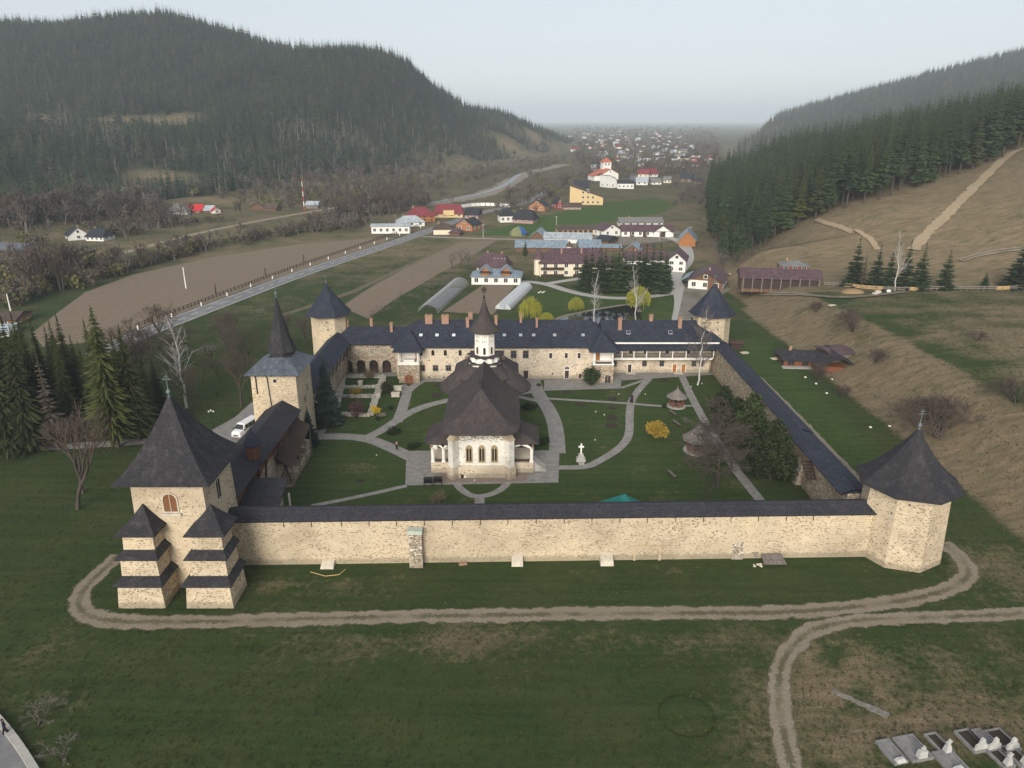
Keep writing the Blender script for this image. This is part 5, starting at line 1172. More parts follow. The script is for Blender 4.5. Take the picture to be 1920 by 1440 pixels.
# flower beds and small lawn lights
def bed(px, py, rx, ry, label, shrubby=False):
    p = PX(px, py); m = MB(); rg = random.Random(int(px)); N = 20
    m.poly([(p[0] + rx * math.cos(2 * math.pi * k / N) * rg.uniform(.93, 1.05), p[1] + ry * math.sin(2 * math.pi * k / N) * rg.uniform(.93, 1.05), .05) for k in range(N)])
    o = m.build('flower_bed', soil_bed); o['kind'] = 'structure'; o['label'] = label
for i, q in enumerate([(823, 722, 1.0, 1.3), (818, 741, 1.1, 1.5), (1088, 759, .9, 1.1), (1148, 748, .9, 1.1), (1147, 765, .9, 1.0), (1148, 783, 1.0, 1.2), (1146, 798, 1.1, 1.3), (1244, 714, 1.2, 1.0), (675, 902, .7, .6), (1064, 736, .8, .8), (1010, 722, .5, 1.0)]): bed(*q, 'round dark soil bed cut into the lawn')
for i, (a, b) in enumerate([(1040, 720), (1058, 724.5), (1085, 724), (1093, 719), (1110, 723)]): bed(a, b, .9, .5, 'oval bed in the terrace')
hedge_ring = plain('dark_groundcover', (0.016, 0.028, 0.010, 1), (0.028, 0.044, 0.015, 1), 4, .95, .6)
for px, py in [(1116, 826), (1133, 779), (1117, 773), (706, 855), (846, 737), (1200, 733), (890, 902), (1160, 740), (1210, 740), (1296, 726), (1316, 720)]:
    p = PX(px, py); m = MB(); m.ball((p[0], p[1], .16), .10, 6, 4); m.lathe([(.05, 0), (.05, .1)], 5, (p[0], p[1])); tag(m.build('lawn_light', white_paint, loc=p), 'small white globe light standing in the courtyard lawn', 'lamp', 'globe lights on the lawn')
# ---- people
def person(px, py, rz, cloth, legs, skin, hair, label, robe=False, pack=None, stride=.12):
    p = PX(px, py); o = thing('person', label, 'person', p, rz)
    V = [(0, 0, .95), (0, 0, 1.2), (0, 0, 1.42), (0, 0, 1.52), (-.2, 0, 1.40), (-.25, -.06, 1.12), (-.22, -.2, .88), (.2, 0, 1.40), (.25, .04, 1.12), (.23, -.1, .88),
         (-.1, 0, .90), (-.1, -stride, .50), (-.1, -stride * .8, .08), (-.1, -stride * .8 - .16, .05), (.1, 0, .90), (.1, stride * .6, .50), (.1, stride, .1), (.1, stride - .15, .05), (0, -.01, 1.62), (0, -.015, 1.74)]
    E = [(0, 1), (1, 2), (2, 3), (2, 4), (4, 5), (5, 6), (2, 7), (7, 8), (8, 9), (0, 10), (10, 11), (11, 12), (12, 13), (0, 14), (14, 15), (15, 16), (16, 17), (3, 18), (18, 19)]
    rad = [.15, .15, .13, .055, .07, .052, .04, .07, .052, .04, .095, .07, .05, .045, .095, .07, .05, .045, .095, .075]
    me = bpy.data.meshes.new('body'); me.from_pydata(V, E, []); me.materials.append(cloth)
    b = bpy.data.objects.new('body', me); COL.objects.link(b); b.parent = o
    sk = b.modifiers.new('skin', 'SKIN'); b.modifiers.new('sub', 'SUBSURF').levels = 1
    for i, r in enumerate(rad): me.skin_vertices[0].data[i].radius = (r, r * .85); me.skin_vertices[0].data[i].use_root = (i == 0)
    m = MB(); m.ball((0, -.02, 1.66), .105, 8, 6, 1.2); m.add([(-.02, -.12, 1.66), (.02, -.12, 1.66), (0, -.145, 1.635)], [(0, 1, 2)]); m.build('head', skin, o, True, local=True)
    m = MB(); m.ball((0, .015, 1.69), .115, 8, 6, 1.1); m.build('hair', hair, o, True, local=True)
    for s, (hx, hy) in ((-1, (-.22, -.2)), (1, (.23, -.1))):
        m = MB(); m.ball((hx, hy - .02, .84), .045, 6, 4, 1.2)
        for k in range(4): m.tube((hx - .03 + k * .02, hy - .03, .81), (hx - .03 + k * .02, hy - .05, .74 + abs(k - 1.5) * .01), .011, .008, 4)
        m.tube((hx - s * .04, hy - .02, .84), (hx - s * .05, hy - .06, .79), .012, .009, 4); m.build('hand', skin, o, local=True)
    if robe:
        m = MB(); m.lathe([(.36, .02), (.33, .3), (.25, .8), (.19, 1.05), (.22, 1.3), (.16, 1.48), (.06, 1.55)], 12); m.build('robe', cloth, o, True, local=True)
        m = MB(); m.lathe([(.13, 1.7), (.12, 1.85), (.02, 1.87)], 10); m.build('hat', cloth, o, local=True)
    else:
        m = MB()
        for x, yy in ((-.1, -stride * .8), (.1, stride)): m.tube((x, 0, .92), (x, yy * .6, .5), .105, .085, 6); m.tube((x, yy * .6, .5), (x, yy, .1), .085, .065, 6)
        m.build('trousers', legs, o, True, local=True)
    if pack: m = MB(); m.frust(rect(-.16, .16, .1, .3), rect(-.12, .12, .1, .24), 1.05, 1.48); m.build('backpack', pack, o, local=True)
skin_m = plain('skin', (0.45, 0.27, 0.19, 1), None, 4, .6); black_c = plain('black_cloth', (0.012, 0.012, 0.013, 1), None, 3, .9); hair_m = plain('dark_hair', (0.02, 0.014, 0.01, 1), None, 6, .7)
person(744, 843, R(200), plain('dark_jacket', (0.03, 0.03, 0.035, 1), None, 3, .8), black_c, skin_m, hair_m, 'person in dark clothes with a tan backpack walking on the paved path', pack=plain('tan_pack', (0.40, 0.26, 0.16, 1), None, 3, .8), stride=.2)
person(1184, 754, R(10), black_c, black_c, skin_m, black_c, 'person in a long black robe and hat standing on the winding path', robe=True)
p0 = PX(12, 1376); person(12, 1378, R(120), plain('navy_jacket', (0.014, 0.016, 0.04, 1), None, 3, .8), black_c, skin_m, hair_m, 'person in dark blue walking beside the kerb at the lower left', stride=.22)
# ---- white van
vp = PX(462, 812); van = thing('van', 'white minibus parked outside the gate tower', 'van', vp, R(-17))
paint = plain('white_car_paint', (0.80, 0.81, 0.82, 1), (0.76, 0.77, 0.78, 1), 1, .25, spec=.6)
prof = [(-.95, .35), (-.99, .9), (-.93, 1.35), (-.82, 2.15), (-.6, 2.3), (.6, 2.3), (.82, 2.15), (.93, 1.35), (.99, .9), (.95, .35)]
m = MB(); N = len(prof); rows = []
for y, zs, ys in [(-2.75, .46, .9), (-2.62, .50, .97), (-1.85, .56, 1.0), (-1.25, .97, 1.0), (-1.1, 1.0, 1.0), (2.5, 1.0, 1.0), (2.75, .97, .96)]:
    rows.append([(x * ys, y, .35 + (z - .35) * zs) for x, z in prof])
vs = sum(rows, []); fs = []
for r in range(len(rows) - 1):
    for i in range(N): j = (i + 1) % N; fs.append((r * N + i, r * N + j, (r + 1) * N + j, (r + 1) * N + i))
fs += [tuple(range(N)), tuple(range((len(rows) - 1) * N, len(rows) * N))[::-1]]
m.add(vs, fs); m.build('body', paint, van, False, local=True)
m = MB(); m.add([(-.8, -1.9, 1.5), (.8, -1.9, 1.5), (.66, -1.28, 2.13), (-.66, -1.28, 2.13)], [(0, 1, 2, 3)]); m.v = [(x, y - .04, z + .03) for x, y, z in m.v]; m.build('windscreen', glass_dk, van, local=True)
for s in (-1, 1):
    for y0, y1 in ((-1.2, -.4), (-.3, .7), (.8, 1.7), (1.8, 2.5)): m = MB(); m.quad((s * .955, y0, 1.4), (s * .955, y1, 1.4), (s * .85, y1, 2.05), (s * .85, y0, 2.05)); m.build('window', glass_dk, van, local=True)
    m = MB(); m.box(s * .7 - .14, s * .7 + .14, -2.8, -2.7, .85, 1.05); m.build('headlight', glass_sky, van, local=True)
    m = MB(); m.box(s * 1.1 - .1, s * 1.1 + .1, -1.75, -1.62, 1.35, 1.6); m.build('mirror', iron, van, local=True)
    for y in (-1.75, 1.7):
        m = MB(); m.tube((s * .98, y, .35), (s * .74, y, .35), .35, .35, 14); w = m.build('wheel', iron, van, local=True); m = MB(); m.tube((s * 1.0, y, .35), (s * .97, y, .35), .2, .2, 10); m.build('rim', metal_lt, w, local=True)
m = MB(); m.box(-.45, .45, -2.82, -2.76, .62, .8); m.build('grille', iron, van, local=True)
m = MB(); m.box(-.9, .9, -2.86, -2.7, .35, .55); m.build('bumper', concrete, van, local=True)
# lamp post by the drive
lp = PX(400, 800); la = thing('street_lamp', 'thin lamp post with three white globes beside the forecourt', 'lamp', lp)
m = MB(); m.lathe([(.14, 0), (.1, .3), (.05, .4), (.04, 2.6)], 6, (lp[0], lp[1])); m.build('post', iron, la)
for s in (-.4, 0, .4): m = MB(); m.tube((lp[0], lp[1], 2.5), (lp[0] + s, lp[1], 2.75 + (.2 if s == 0 else 0)), .025); m.build('arm', iron, la); m = MB(); m.ball((lp[0] + s, lp[1], 2.9 + (.2 if s == 0 else 0)), .16); m.build('globe', white_paint, la, True)
# ---- things outside the front wall
p = PX(1449, 1055); sh = thing('low_hatch', 'low grey shingled hatch roof on the grass below the front wall', 'hatch', p); x, y = p[0], p[1]
m = MB(); m.box(x - 1.05, x + 1.05, y - .5, y + .6, 0, .35); m.build('base', wood_dark, sh); m = MB(); roof_plane(m, (x - 1.4, y - .75, .32), (x + 1.4, y - .75, .32), (x + 1.2, y + .8, .75), (x - 1.2, y + .8, .75), .25); m.build('roof', thatch, sh)
p = PX(1402, 1044); wd = thing('timber_prop', 'dark wooden frame and crate standing by the rubble buttress', 'frame', p); x, y = p[0], p[1]
for dx in (-.35, .1): m = MB(); m.box(x + dx - .09, x + dx + .09, y - .1, y + .1, 0, 2.0); m.build('post', wood_dark, wd)
m = MB(); m.box(x - .6, x + .4, y - .13, y - .1, 1.7, 1.85); m.build('crossbar', wood_dark, wd)
for k in range(3): m = MB(); m.box(x + .3, x + 1.1, y - .3, y - .25, .1 + k * .28, .32 + k * .28); m.build('crate_slat', wood_grey, wd)
rk = PX(1419, 1061); o = thing('rubble_pile', 'small heap of yellow stones beside the hatch', 'stones', rk); rg = random.Random(4)
for k in range(9): m = MB(); m.ball((rk[0] + rg.uniform(-.6, .6), rk[1] + rg.uniform(-.3, .3), .12), rg.uniform(.12, .24), 6, 4, .6); m.build('stone', stone_pale, o)
sb = PX(868, 1058); o = thing('stone_fragment', 'small broken pinkish slab on the grass below the wall', 'stone', sb); m = MB(); m.obox((sb[0], sb[1], 0), (1.0, .5, .18), .2); m.build('slab', brick_red, o)
m = MB(); pts = [PX(*q) for q in ((582, 1073), (610, 1081), (636, 1078), (648, 1068))]
for a, b in zip(pts, pts[1:]): m.tube((a[0], a[1], .06), (b[0], b[1], .06), .05, .05, 5)
tag(m.build('fallen_pole', wood_new, loc=pts[1]), 'thin pale bent pole lying on the grass near the first buttress', 'pole')
# row of slabs in the grass and graves
sl = PX(1620, 1322); o = thing('stone_kerb', 'line of old grey stone slabs half sunk in the dry grass', 'slabs', sl)
a, b = PX(1562, 1296), PX(1664, 1342)
for k in range(11):
    q = a + (b - a) * (k + .5) / 11; m = MB(); m.obox((q[0], q[1] + rg.uniform(-.1, .1), -.05), (.56 * rg.uniform(.8, 1), .5 + .25 * (k > 6), .12 + rg.uniform(0, .08)), math.atan2(b[1] - a[1], b[0] - a[0]) + rg.uniform(-.12, .12)); m.build('slab', plain('lichened_stone', (0.24, 0.22, 0.19, 1), (0.14, 0.13, 0.11, 1), 2.5, .95, .5), o)
grave_grey = plain('grave_terrazzo', (0.25, 0.245, 0.24, 1), (0.16, 0.155, 0.15, 1), 2.5, .85); marble = plain('white_marble', (0.52, 0.51, 0.49, 1), (0.38, 0.37, 0.35, 1), 3, .7)
def grave(px, py, w, L, mark, label, fill=None, rz=R(12)):
    p = PX(px, py); o = thing('grave', label, 'grave', p, rz)
    for sx in (-1, 1): m = MB(); m.box(sx * w / 2 - .09, sx * w / 2 + .09, 0, L, 0, .28); m.build('border', grave_grey, o, local=True)
    for y in (0.0, L - .18): m = MB(); m.box(-w / 2 + .09, w / 2 - .09, y, y + .18, 0, .275); m.build('border', grave_grey, o, local=True)
    m = MB(); m.box(-w / 2 + .09, w / 2 - .09, .18, L - .18, 0, .2); m.build('cover', fill or grave_grey, o, local=True)
    if mark == 'block': m = MB(); m.frust(rect(-.42, .42, .05, .5), rect(-.36, .36, .08, .45), .28, .95); m.build('headstone', marble, o, local=True); m = MB(); m.box(-.05, .05, .2, .3, .95, 1.5); m.box(-.22, -.05, .2, .3, 1.2, 1.3); m.box(.05, .22, .2, .3, 1.2, 1.3); m.build('cross', marble, o, local=True)
    elif mark == 'gable':
        m = MB(); P_ = [(-.62, .28), (.62, .28), (.55, .75), (.3, .85), (.18, 1.35), (0, 1.5), (-.18, 1.35), (-.3, .85), (-.55, .75)]; m.poly([(a, .1, z) for a, z in P_]); m.poly([(a, .28, z) for a, z in P_][::-1])
        for i in range(len(P_)): q1, q2 = P_[i], P_[(i + 1) % len(P_)]; m.quad((q1[0], .28, q1[1]), (q2[0], .28, q2[1]), (q2[0], .1, q2[1]), (q1[0], .1, q1[1]))
        m.build('headstone', marble, o, local=True)
    elif mark == 'pillar': m = MB(); m.frust(rect(-.3, .3, .05, .5), rect(-.2, .2, .1, .42), .28, .9); m.frust(rect(-.14, .14, .16, .36), rect(-.1, .1, .18, .34), .9, 1.5); m.box(-.3, .3, .2, .32, 1.2, 1.32); m.build('headstone', marble, o, local=True)
    elif mark == 'flat': m = MB(); m.frust(rect(-.45, .45, -.1, .4), rect(-.3, .3, .1, .35), .28, .5); m.build('headstone', marble, o, local=True)
dk_soil = soil_bed
grave(1690, 1434, 1.15, 2.5, 'flat', 'leftmost grave, narrow grey border with a low pale end stone'); grave(1731, 1428, 1.9, 2.6, 'block', 'wide grey slab grave with a white cube headstone')
grave(1779, 1417, 1.0, 2.3, 'pillar', 'narrow grave with a white pillar cross', dk_soil); grave(1841, 1412, 1.3, 2.4, 'gable', 'grave with a bright white pointed headstone, nearer the middle of the row', dk_soil)
grave(1866, 1411, 1.0, 2.4, 'gable', 'light grey slab grave with a white pointed headstone', grave_grey); grave(1900, 1411, 1.5, 2.4, 'gable', 'broad grave with a wide pale headstone at the right edge', dk_soil)
grave(1893, 1442, 1.0, 2.2, 'pillar', 'lower right grave with dark bed and white cross headstone', dk_soil); grave(1800, 1450, 1.7, 2.2, 'flat', 'large dark grey slab grave cut by the lower picture edge', grave_grey); grave(1925, 1440, 1.0, 2.2, 'pillar', 'grave at the lower right corner with white headstone', dk_soil)
# ================================================================== houses outside
cream = plain('cream_render', (0.72, 0.64, 0.50, 1), (0.64, 0.56, 0.43, 1), .4, .9)
yellow_w = plain('yellow_render', (0.64, 0.47, 0.24, 1), (0.56, 0.41, 0.21, 1), .4, .9)
orange_w = plain('orange_cladding', (0.38, 0.17, 0.085, 1), (0.30, 0.13, 0.065, 1), .8, .85)
pink_w = plain('pink_render', (0.40, 0.24, 0.21, 1), None, .6, .9); red_w = plain('red_boards', (0.28, 0.045, 0.03, 1), None, 1, .8)
maroon_r = roof_mat('maroon_roof', (0.088, 0.050, 0.058, 1), (0.105, 0.062, 0.070, 1), (0.13, 0.085, 0.09, 1), .8, .4, .7, .4)
red_r = roof_mat('crimson_roof', (0.19, 0.032, 0.040, 1), (0.22, 0.042, 0.05, 1), (0.24, 0.07, 0.07, 1), .8, .4, .65, .3)
brightred_r = roof_mat('bright_red_roof', (0.52, 0.018, 0.022, 1), (0.55, 0.025, 0.03, 1), (0.5, 0.05, 0.05, 1), .8, .4, .6, .2)
tile_r = roof_mat('orange_tile_roof', (0.46, 0.13, 0.075, 1), (0.50, 0.15, 0.09, 1), (0.5, 0.2, 0.13, 1), .8, .4, .8, .3)
blue_r = roof_mat('blue_grey_metal_roof', (0.18, 0.235, 0.285, 1), (0.22, 0.275, 0.325, 1), (0.29, 0.33, 0.36, 1), .9, .6, .5, .5, .5)
pale_r = roof_mat('pale_metal_roof', (0.36, 0.40, 0.43, 1), (0.42, 0.46, 0.49, 1), (0.48, 0.5, 0.52, 1), .9, .6, .5, .5, .5)
dark_r = roof_mat('charcoal_roof', (0.022, 0.024, 0.03, 1), (0.03, 0.033, 0.042, 1), (0.05, 0.055, 0.065, 1), .8, .4, .7, .3)
grey_r = roof_mat('grey_shingle_roof', (0.17, 0.165, 0.155, 1), (0.21, 0.2, 0.19, 1), (0.26, 0.25, 0.24, 1), .6, .3, .8, .5)
brown_r = roof_mat('brown_roof', (0.075, 0.05, 0.038, 1), (0.095, 0.065, 0.05, 1), (0.13, 0.1, 0.085, 1), .6, .3, .8, .4)
timber_w = plain('brown_board_wall', (0.17, 0.095, 0.055, 1), (0.11, 0.06, 0.036, 1), 1.5, .85, island=.3)

def roof_parts(m, w, d, he, hr, typ, ov=.5):
    x0, x1, y0, y1 = -w / 2 - ov, w / 2 + ov, -d / 2 - ov, d / 2 + ov
    drop = hr * ov / (d / 2) if typ != 'gabley' else hr * ov / (w / 2); ze = he - min(drop, .5)
    if typ == 'gable': hip_roof(m, x0, x1, y0, y1, ze, he + hr, 0, 0, 1.0)
    elif typ == 'hip': hip_roof(m, x0, x1, y0, y1, ze, he + hr, min(d / 2, w * .42), min(d / 2, w * .42), 1.0)
    elif typ == 'half': hip_roof(m, x0, x1, y0, y1, ze, he + hr, d * .2, d * .2, 1.0)
    elif typ == 'gabley':
        A, B, C, D = (x0, y0, ze), (x0, y1, ze), (x1, y0, ze), (x1, y1, ze); E, F = (0, y0, he + hr), (0, y1, he + hr)
        roof_plane(m, B, A, E, F, 1.0); roof_plane(m, C, D, F, E, 1.0)
    elif typ == 'shed': roof_plane(m, (x0, y0, he - .1), (x1, y0, he - .1), (x1, y1, he + hr), (x0, y1, he + hr), 1.0)
    elif typ == 'shedx': roof_plane(m, (x1, y0, he - .1), (x1, y1, he - .1), (x0, y1, he + hr), (x0, y0, he + hr), 1.0)
def wall_shell(m, w, d, he, hr, typ):
    m.box(-w / 2, w / 2, -d / 2, d / 2, -1.0, he)
    k = .97
    if typ in ('gable', 'half') and typ == 'gable':
        for x in (-w / 2, w / 2): m.add([(x, -d / 2, he), (x, d / 2, he), (x, 0, he + hr * k)], [(0, 1, 2)])
    elif typ == 'gabley':
        for y in (-d / 2, d / 2): m.add([(-w / 2, y, he), (w / 2, y, he), (0, y, he + hr * k)], [(0, 1, 2)])
    elif typ == 'shed':
        for x in (-w / 2, w / 2): m.add([(x, -d / 2, he), (x, d / 2, he), (x, d / 2, he + hr * k)], [(0, 1, 2)])
        m.quad((-w / 2, d / 2, he), (w / 2, d / 2, he), (w / 2, d / 2, he + hr * k), (-w / 2, d / 2, he + hr * k))
    elif typ == 'shedx':
        for y in (-d / 2, d / 2): m.add([(w / 2, y, he), (-w / 2, y, he), (-w / 2, y, he + hr * k)], [(0, 1, 2)])
        m.quad((-w / 2, -d / 2, he), (-w / 2, d / 2, he), (-w / 2, d / 2, he + hr * k), (-w / 2, -d / 2, he + hr * k))
def house(px0, px1, pyb, pye, pyt, d, rz, wall, roof, label, typ='gable', cols=3, rows=1, chim=1, cat='house', name='house', group=None, gable=None, ov=.5, detail=True, fm=None, pm=None, chimmat=None, wfac=1.0):
    c = G((px0 + px1) / 2, pyb); Zc = c[1] * _cs + (CAMH - c[2]) * _sn; s = FPX / Zc; dep = math.atan2(CAMH - c[2], c[1])
    w = (px1 - px0) / s * wfac; he = max(1.6, (pyb - pye) / s); hr = max(.4, (pyb - pyt) / s - he - d / 2 * math.sin(dep))
    ca, sa = math.cos(rz), math.sin(rz)
    o = thing(name, label, cat, (c[0] - sa * d / 2, c[1] + ca * d / 2, c[2]), rz, group)
    m = MB(); wall_shell(m, w, d, he, hr, typ); m.build('wall', wall, o, local=True)
    m = MB(); roof_parts(m, w, d, he, hr, typ, ov); rf = m.build('roof', roof, o, local=True)
    if gable and typ == 'gabley': m = MB(); m.add([(-w / 2, -d / 2 - .03, he), (w / 2, -d / 2 - .03, he), (0, -d / 2 - .03, he + hr * .96)], [(0, 1, 2)]); m.build('gable', gable, o, local=True)
    for k in range(chim):
        m = MB(); x = (-.25 + .5 * k) * w; zt = he + hr + .6
        if typ == 'gabley': m.box(-.3 + .6, .3 + .6, (-.2 + .3 * k) * d - .3, (-.2 + .3 * k) * d + .3, he + hr * .4, zt)
        else: m.box(x - .3, x + .3, -.1 + d * .06, .5 + d * .06, he + hr * .4, zt)
        m.build('chimney', chimmat or brick_red, rf, local=True)
    if detail and cols:
        hh = he / rows; ww = min(1.2, w / cols * .42); wh = min(1.35, hh * .5)
        for r_ in range(rows):
            for k in range(cols): window(o, (-w / 2 + w * (k + .5) / cols, -d / 2, r_ * hh + hh * .3), ww, wh, 0, 'mull' if w > 6 else 'plain', fm, pm, local=True)
        for k in range(2):
            window(o, (w / 2, -d * .22 + k * d * .44, hh * .3), min(1, ww), wh, R(90), 'plain', fm, pm, local=True)
            window(o, (-w / 2, -d * .22 + k * d * .44, hh * .3), min(1, ww), wh, R(-90), 'plain', fm, pm, local=True)
        if typ == 'gabley' and hr > 2: window(o, (0, -d / 2 - .04, he + hr * .25), min(1, ww), min(1.1, hr * .35), 0, 'plain', fm, pm, local=True)
    o['dims'] = [w, d, he, hr]
    return o, w, d, he, hr
def aspart(o): pass

# cream guest house with balconies
o, w, d, he, hr = house(1012, 1150, 518, 492, 464, 13, R(2), cream, maroon_r, 'cream guest house with two rows of dark balconies and maroon hipped roof', 'hip', 7, 2, 0, fm=white_paint)
for r_, z in enumerate((.15, he / 2 + .1)):
    for x0, x1 in ((-w / 2 + .3, -w / 2 + 8.2), (-w / 2 + 11.5, -w / 2 + 18)):
        m = MB(); m.box(x0, x1, -d / 2 - 1.1, -d / 2, z, z + .15); b = m.build('balcony', wood_dark, o, local=True)
        m = MB(); m.box(x0, x1, -d / 2 - 1.14, -d / 2 - 1.06, z + .15, z + .85); m.build('railing', wood_dark, b, local=True)
m = MB(); m.lathe([(1.5, -.5), (1.5, he + 1.0)], 8, (-w / 2 - .3, -d / 2 + 3.5)); t_ = m.build('turret', cream, o, local=True)
m = MB(); m.lathe([(2.1, he + .8), (1.0, he + 2.6), (.05, he + 4.6)], 8, (-w / 2 - .3, -d / 2 + 3.5)); m.build('turret_roof', maroon_r, t_, local=True)
m = MB(); m.lathe([(.9, he + hr - 1), (.9, he + hr + .6)], 8, (-2, 1)); l_ = m.build('lantern', cream, o, local=True); m = MB(); m.lathe([(1.3, he + hr + .5), (.04, he + hr + 2.4)], 8, (-2, 1)); m.build('lantern_roof', maroon_r, l_, local=True)
for x in (-5, 2): m = MB(); m.box(x - .3, x + .3, -2.5, -1.9, he + 1.5, he + hr + .3); m.build('chimney', brick_red, o, local=True)
# white house with dormers
o, w, d, he, hr = house(884, 976, 534, 518, 503, 9, R(-3), white_village, blue_r, 'white house with pale blue metal roof and two gabled dormers', 'hip', 5, 1, 0)
for x in (-w * .22, w * .2):
    m = MB(); m.box(x - 1.5, x + 1.5, -d / 2 + .6, 0, he - .2, he + 1.6); b = m.build('dormer', wood_dark, o, local=True)
    m = MB(); roof_plane(m, (x - 2.1, 1, he + 1.4), (x - 2.1, -d / 2, he + 1.4), (x, -d / 2, he + 3.2), (x, 1, he + 3.2), .8); roof_plane(m, (x + 2.1, -d / 2, he + 1.4), (x + 2.1, 1, he + 1.4), (x, 1, he + 3.2), (x, -d / 2, he + 3.2), .8); m.build('dormer_roof', blue_r, b, local=True)
    m = MB(); m.add([(x - 1.5, -d / 2 + .59, he + 1.6), (x + 1.5, -d / 2 + .59, he + 1.6), (x, -d / 2 + .59, he + 3.0)], [(0, 1, 2)]); m.build('dormer_gable', orange_w, b, local=True)
    m = MB(); m.box(x - 1.4, x + 1.4, -d / 2 + .2, -d / 2 + .55, he + .2, he + .8); m.build('dormer_railing', wood_orange, b, local=True)
o, w, d, he, hr = house(893, 949, 512, 500, 474, 9, R(-14), cream, maroon_r, 'house with dark maroon half-hipped roof and small skylights behind the white house', 'half', 4, 1, 2)
for k in range(4): m = MB(); x = 0.5 + k * 1.3; m.obox((x, -d * .2, he + hr * .62), (.5, .7, .1)); m.build('skylight', glass_sky, o, local=True)
house(967, 1062, 473, 463, 449, 8, R(-4), timber_w, blue_r, 'long dark timber shed with blue-grey metal roof', 'gable', 0, 1, 0, 'shed', 'shed')
house(1020, 1108, 456, 447, 438, 7, R(-6), white_village, pale_r, 'long open shed with pale metal roof and white fascia', 'shed', 0, 1, 0, 'shed', 'shed')
house(993, 1021, 452, 444, 429, 12, R(-10), timber_w, blue_r, 'steep blue-grey gabled barn at the end of the long shed', 'gabley', 0, 1, 0, 'barn', 'barn')
o, w, d, he, hr = house(1046, 1131, 440, 430, 424, 7, R(7), wood_new, brown_r, 'open-fronted shed of fresh orange timber beyond the farm', 'shed', 0, 1, 0, 'shed', 'shed')
for k in range(9): m = MB(); x = -w / 2 + 1 + k * (w - 2) / 8; m.box(x - .9, x + .9, -d / 2 - .06, -d / 2 - .03, .2, he - .5); m.build('bay_shade_panel', dark_br, o, local=True)  # dark panels on the solid wall paint the shade inside open bays
house(1087, 1127, 470, 464, 449, 9, R(2), timber_w, blue_r, 'barn with broad light blue metal roof left of the small cabin', 'gable', 0, 1, 0, 'barn', 'barn')
house(1129, 1164, 471, 465, 457, 7, R(-3), timber_w, blue_r, 'low shed with light blue roof behind the spruces', 'gable', 0, 1, 0, 'shed', 'shed')
house(1116, 1142, 457, 451, 440, 9, R(-35), timber_w, dark_r, 'dark grey gabled barn in the middle of the farmyard', 'gable', 0, 1, 0, 'barn', 'barn')
house(1171, 1199, 475, 468, 455, 8, R(-20), timber_w, blue_r, 'small brown cabin with blue gabled roof', 'gabley', 0, 1, 0, 'cabin', 'cabin')
house(1196, 1225, 472, 466, 456, 6, R(-5), timber_w, brown_r, 'grey-brown hipped hut beside the small cabin', 'hip', 0, 1, 0, 'hut', 'hut')
house(1128, 1166, 443, 431, 418, 9, R(25), white_village, maroon_r, 'white gabled farmhouse with maroon roof at the left end of the farm row', 'gabley', 2, 1, 0)
o, w, d, he, hr = house(1166, 1262, 444, 433, 421, 9, R(-3), white_village, maroon_r, 'long white farm building with maroon roof and dark doors', 'gable', 7, 1, 0, 'farm building', 'farm_building')
m = MB(); m.add([(w * .12, -d / 2 - .4, 0), (w * .46, -d / 2 - .4, 0), (w * .46, -d / 2 - .4, he - .4), (w * .29, -d / 2 - .4, he + 2.2), (w * .12, -d / 2 - .4, he - .4)], [(0, 1, 2, 3, 4)]); g_ = m.build('cross_gable', white_village, o, local=True)
m = MB(); m.box(w * .24, w * .34, -d / 2 - .5, -d / 2 - .42, 0, 2.6); m.build('barn_door', wood_dark, g_, local=True)
m = MB(); roof_plane(m, (w * .09, 0, he - .7), (w * .09, -d / 2 - .8, he - .7), (w * .29, -d / 2 - .8, he + 2.5), (w * .29, 0, he + 2.5), 1.0); roof_plane(m, (w * .49, -d / 2 - .8, he - .7), (w * .49, 0, he - .7), (w * .29, 0, he + 2.5), (w * .29, -d / 2 - .8, he + 2.5), 1.0); m.build('cross_gable_roof', maroon_r, g_, local=True)
for x in (-.3, -.05): m = MB(); m.box(w * x - 1, w * x + 1, -d / 2 - .06, -d / 2 - .02, 0, 2.3); m.build('barn_door', wood_dark, o, local=True)
house(1162, 1243, 425, 417, 407, 9, R(2), white_village, grey_r, 'long white barn with grey roof behind the farm row', 'gable', 6, 1, 1, 'barn', 'barn')
house(1273, 1303, 462, 449, 429, 14, R(-14), wood_orange, blue_r, 'timber barn with steep light blue roof below the forest', 'gabley', 0, 1, 0, 'barn', 'barn')
house(1250, 1284, 510, 488, 468, 12, R(-16), white_village, maroon_r, 'white gabled house with maroon roof between spruces and lane', 'gabley', 2, 2, 0)
house(1175, 1252, 496, 486, 470, 8, R(2), white_village, maroon_r, 'long low maroon roof showing behind the spruce clump', 'gable', 0, 1, 1)
o, w, d, he, hr = house(1290, 1352, 543, 526, 500, 14, R(-22), white_village, maroon_r, 'white house with brown timber gable and maroon and blue roof by the lane', 'gabley', 3, 1, 1, gable=timber_w, ov=.8)
m = MB(); m.box(w / 2 - 4.5, w / 2 + .05, -d / 2 - .05, -d / 2 - .02, 0, he); m.build('timber_front', timber_w, o, local=True)
m = MB(); roof_plane(m, (-w / 2 - 3.0, d / 2, he - 1.0), (-w / 2 - 3.0, -d / 2 + 3, he - 1.0), (-w / 2 - .4, -d / 2 + 3, he + .3), (-w / 2 - .4, d / 2, he + .3), 1); m.build('lean_to_roof', blue_r, o, local=True)
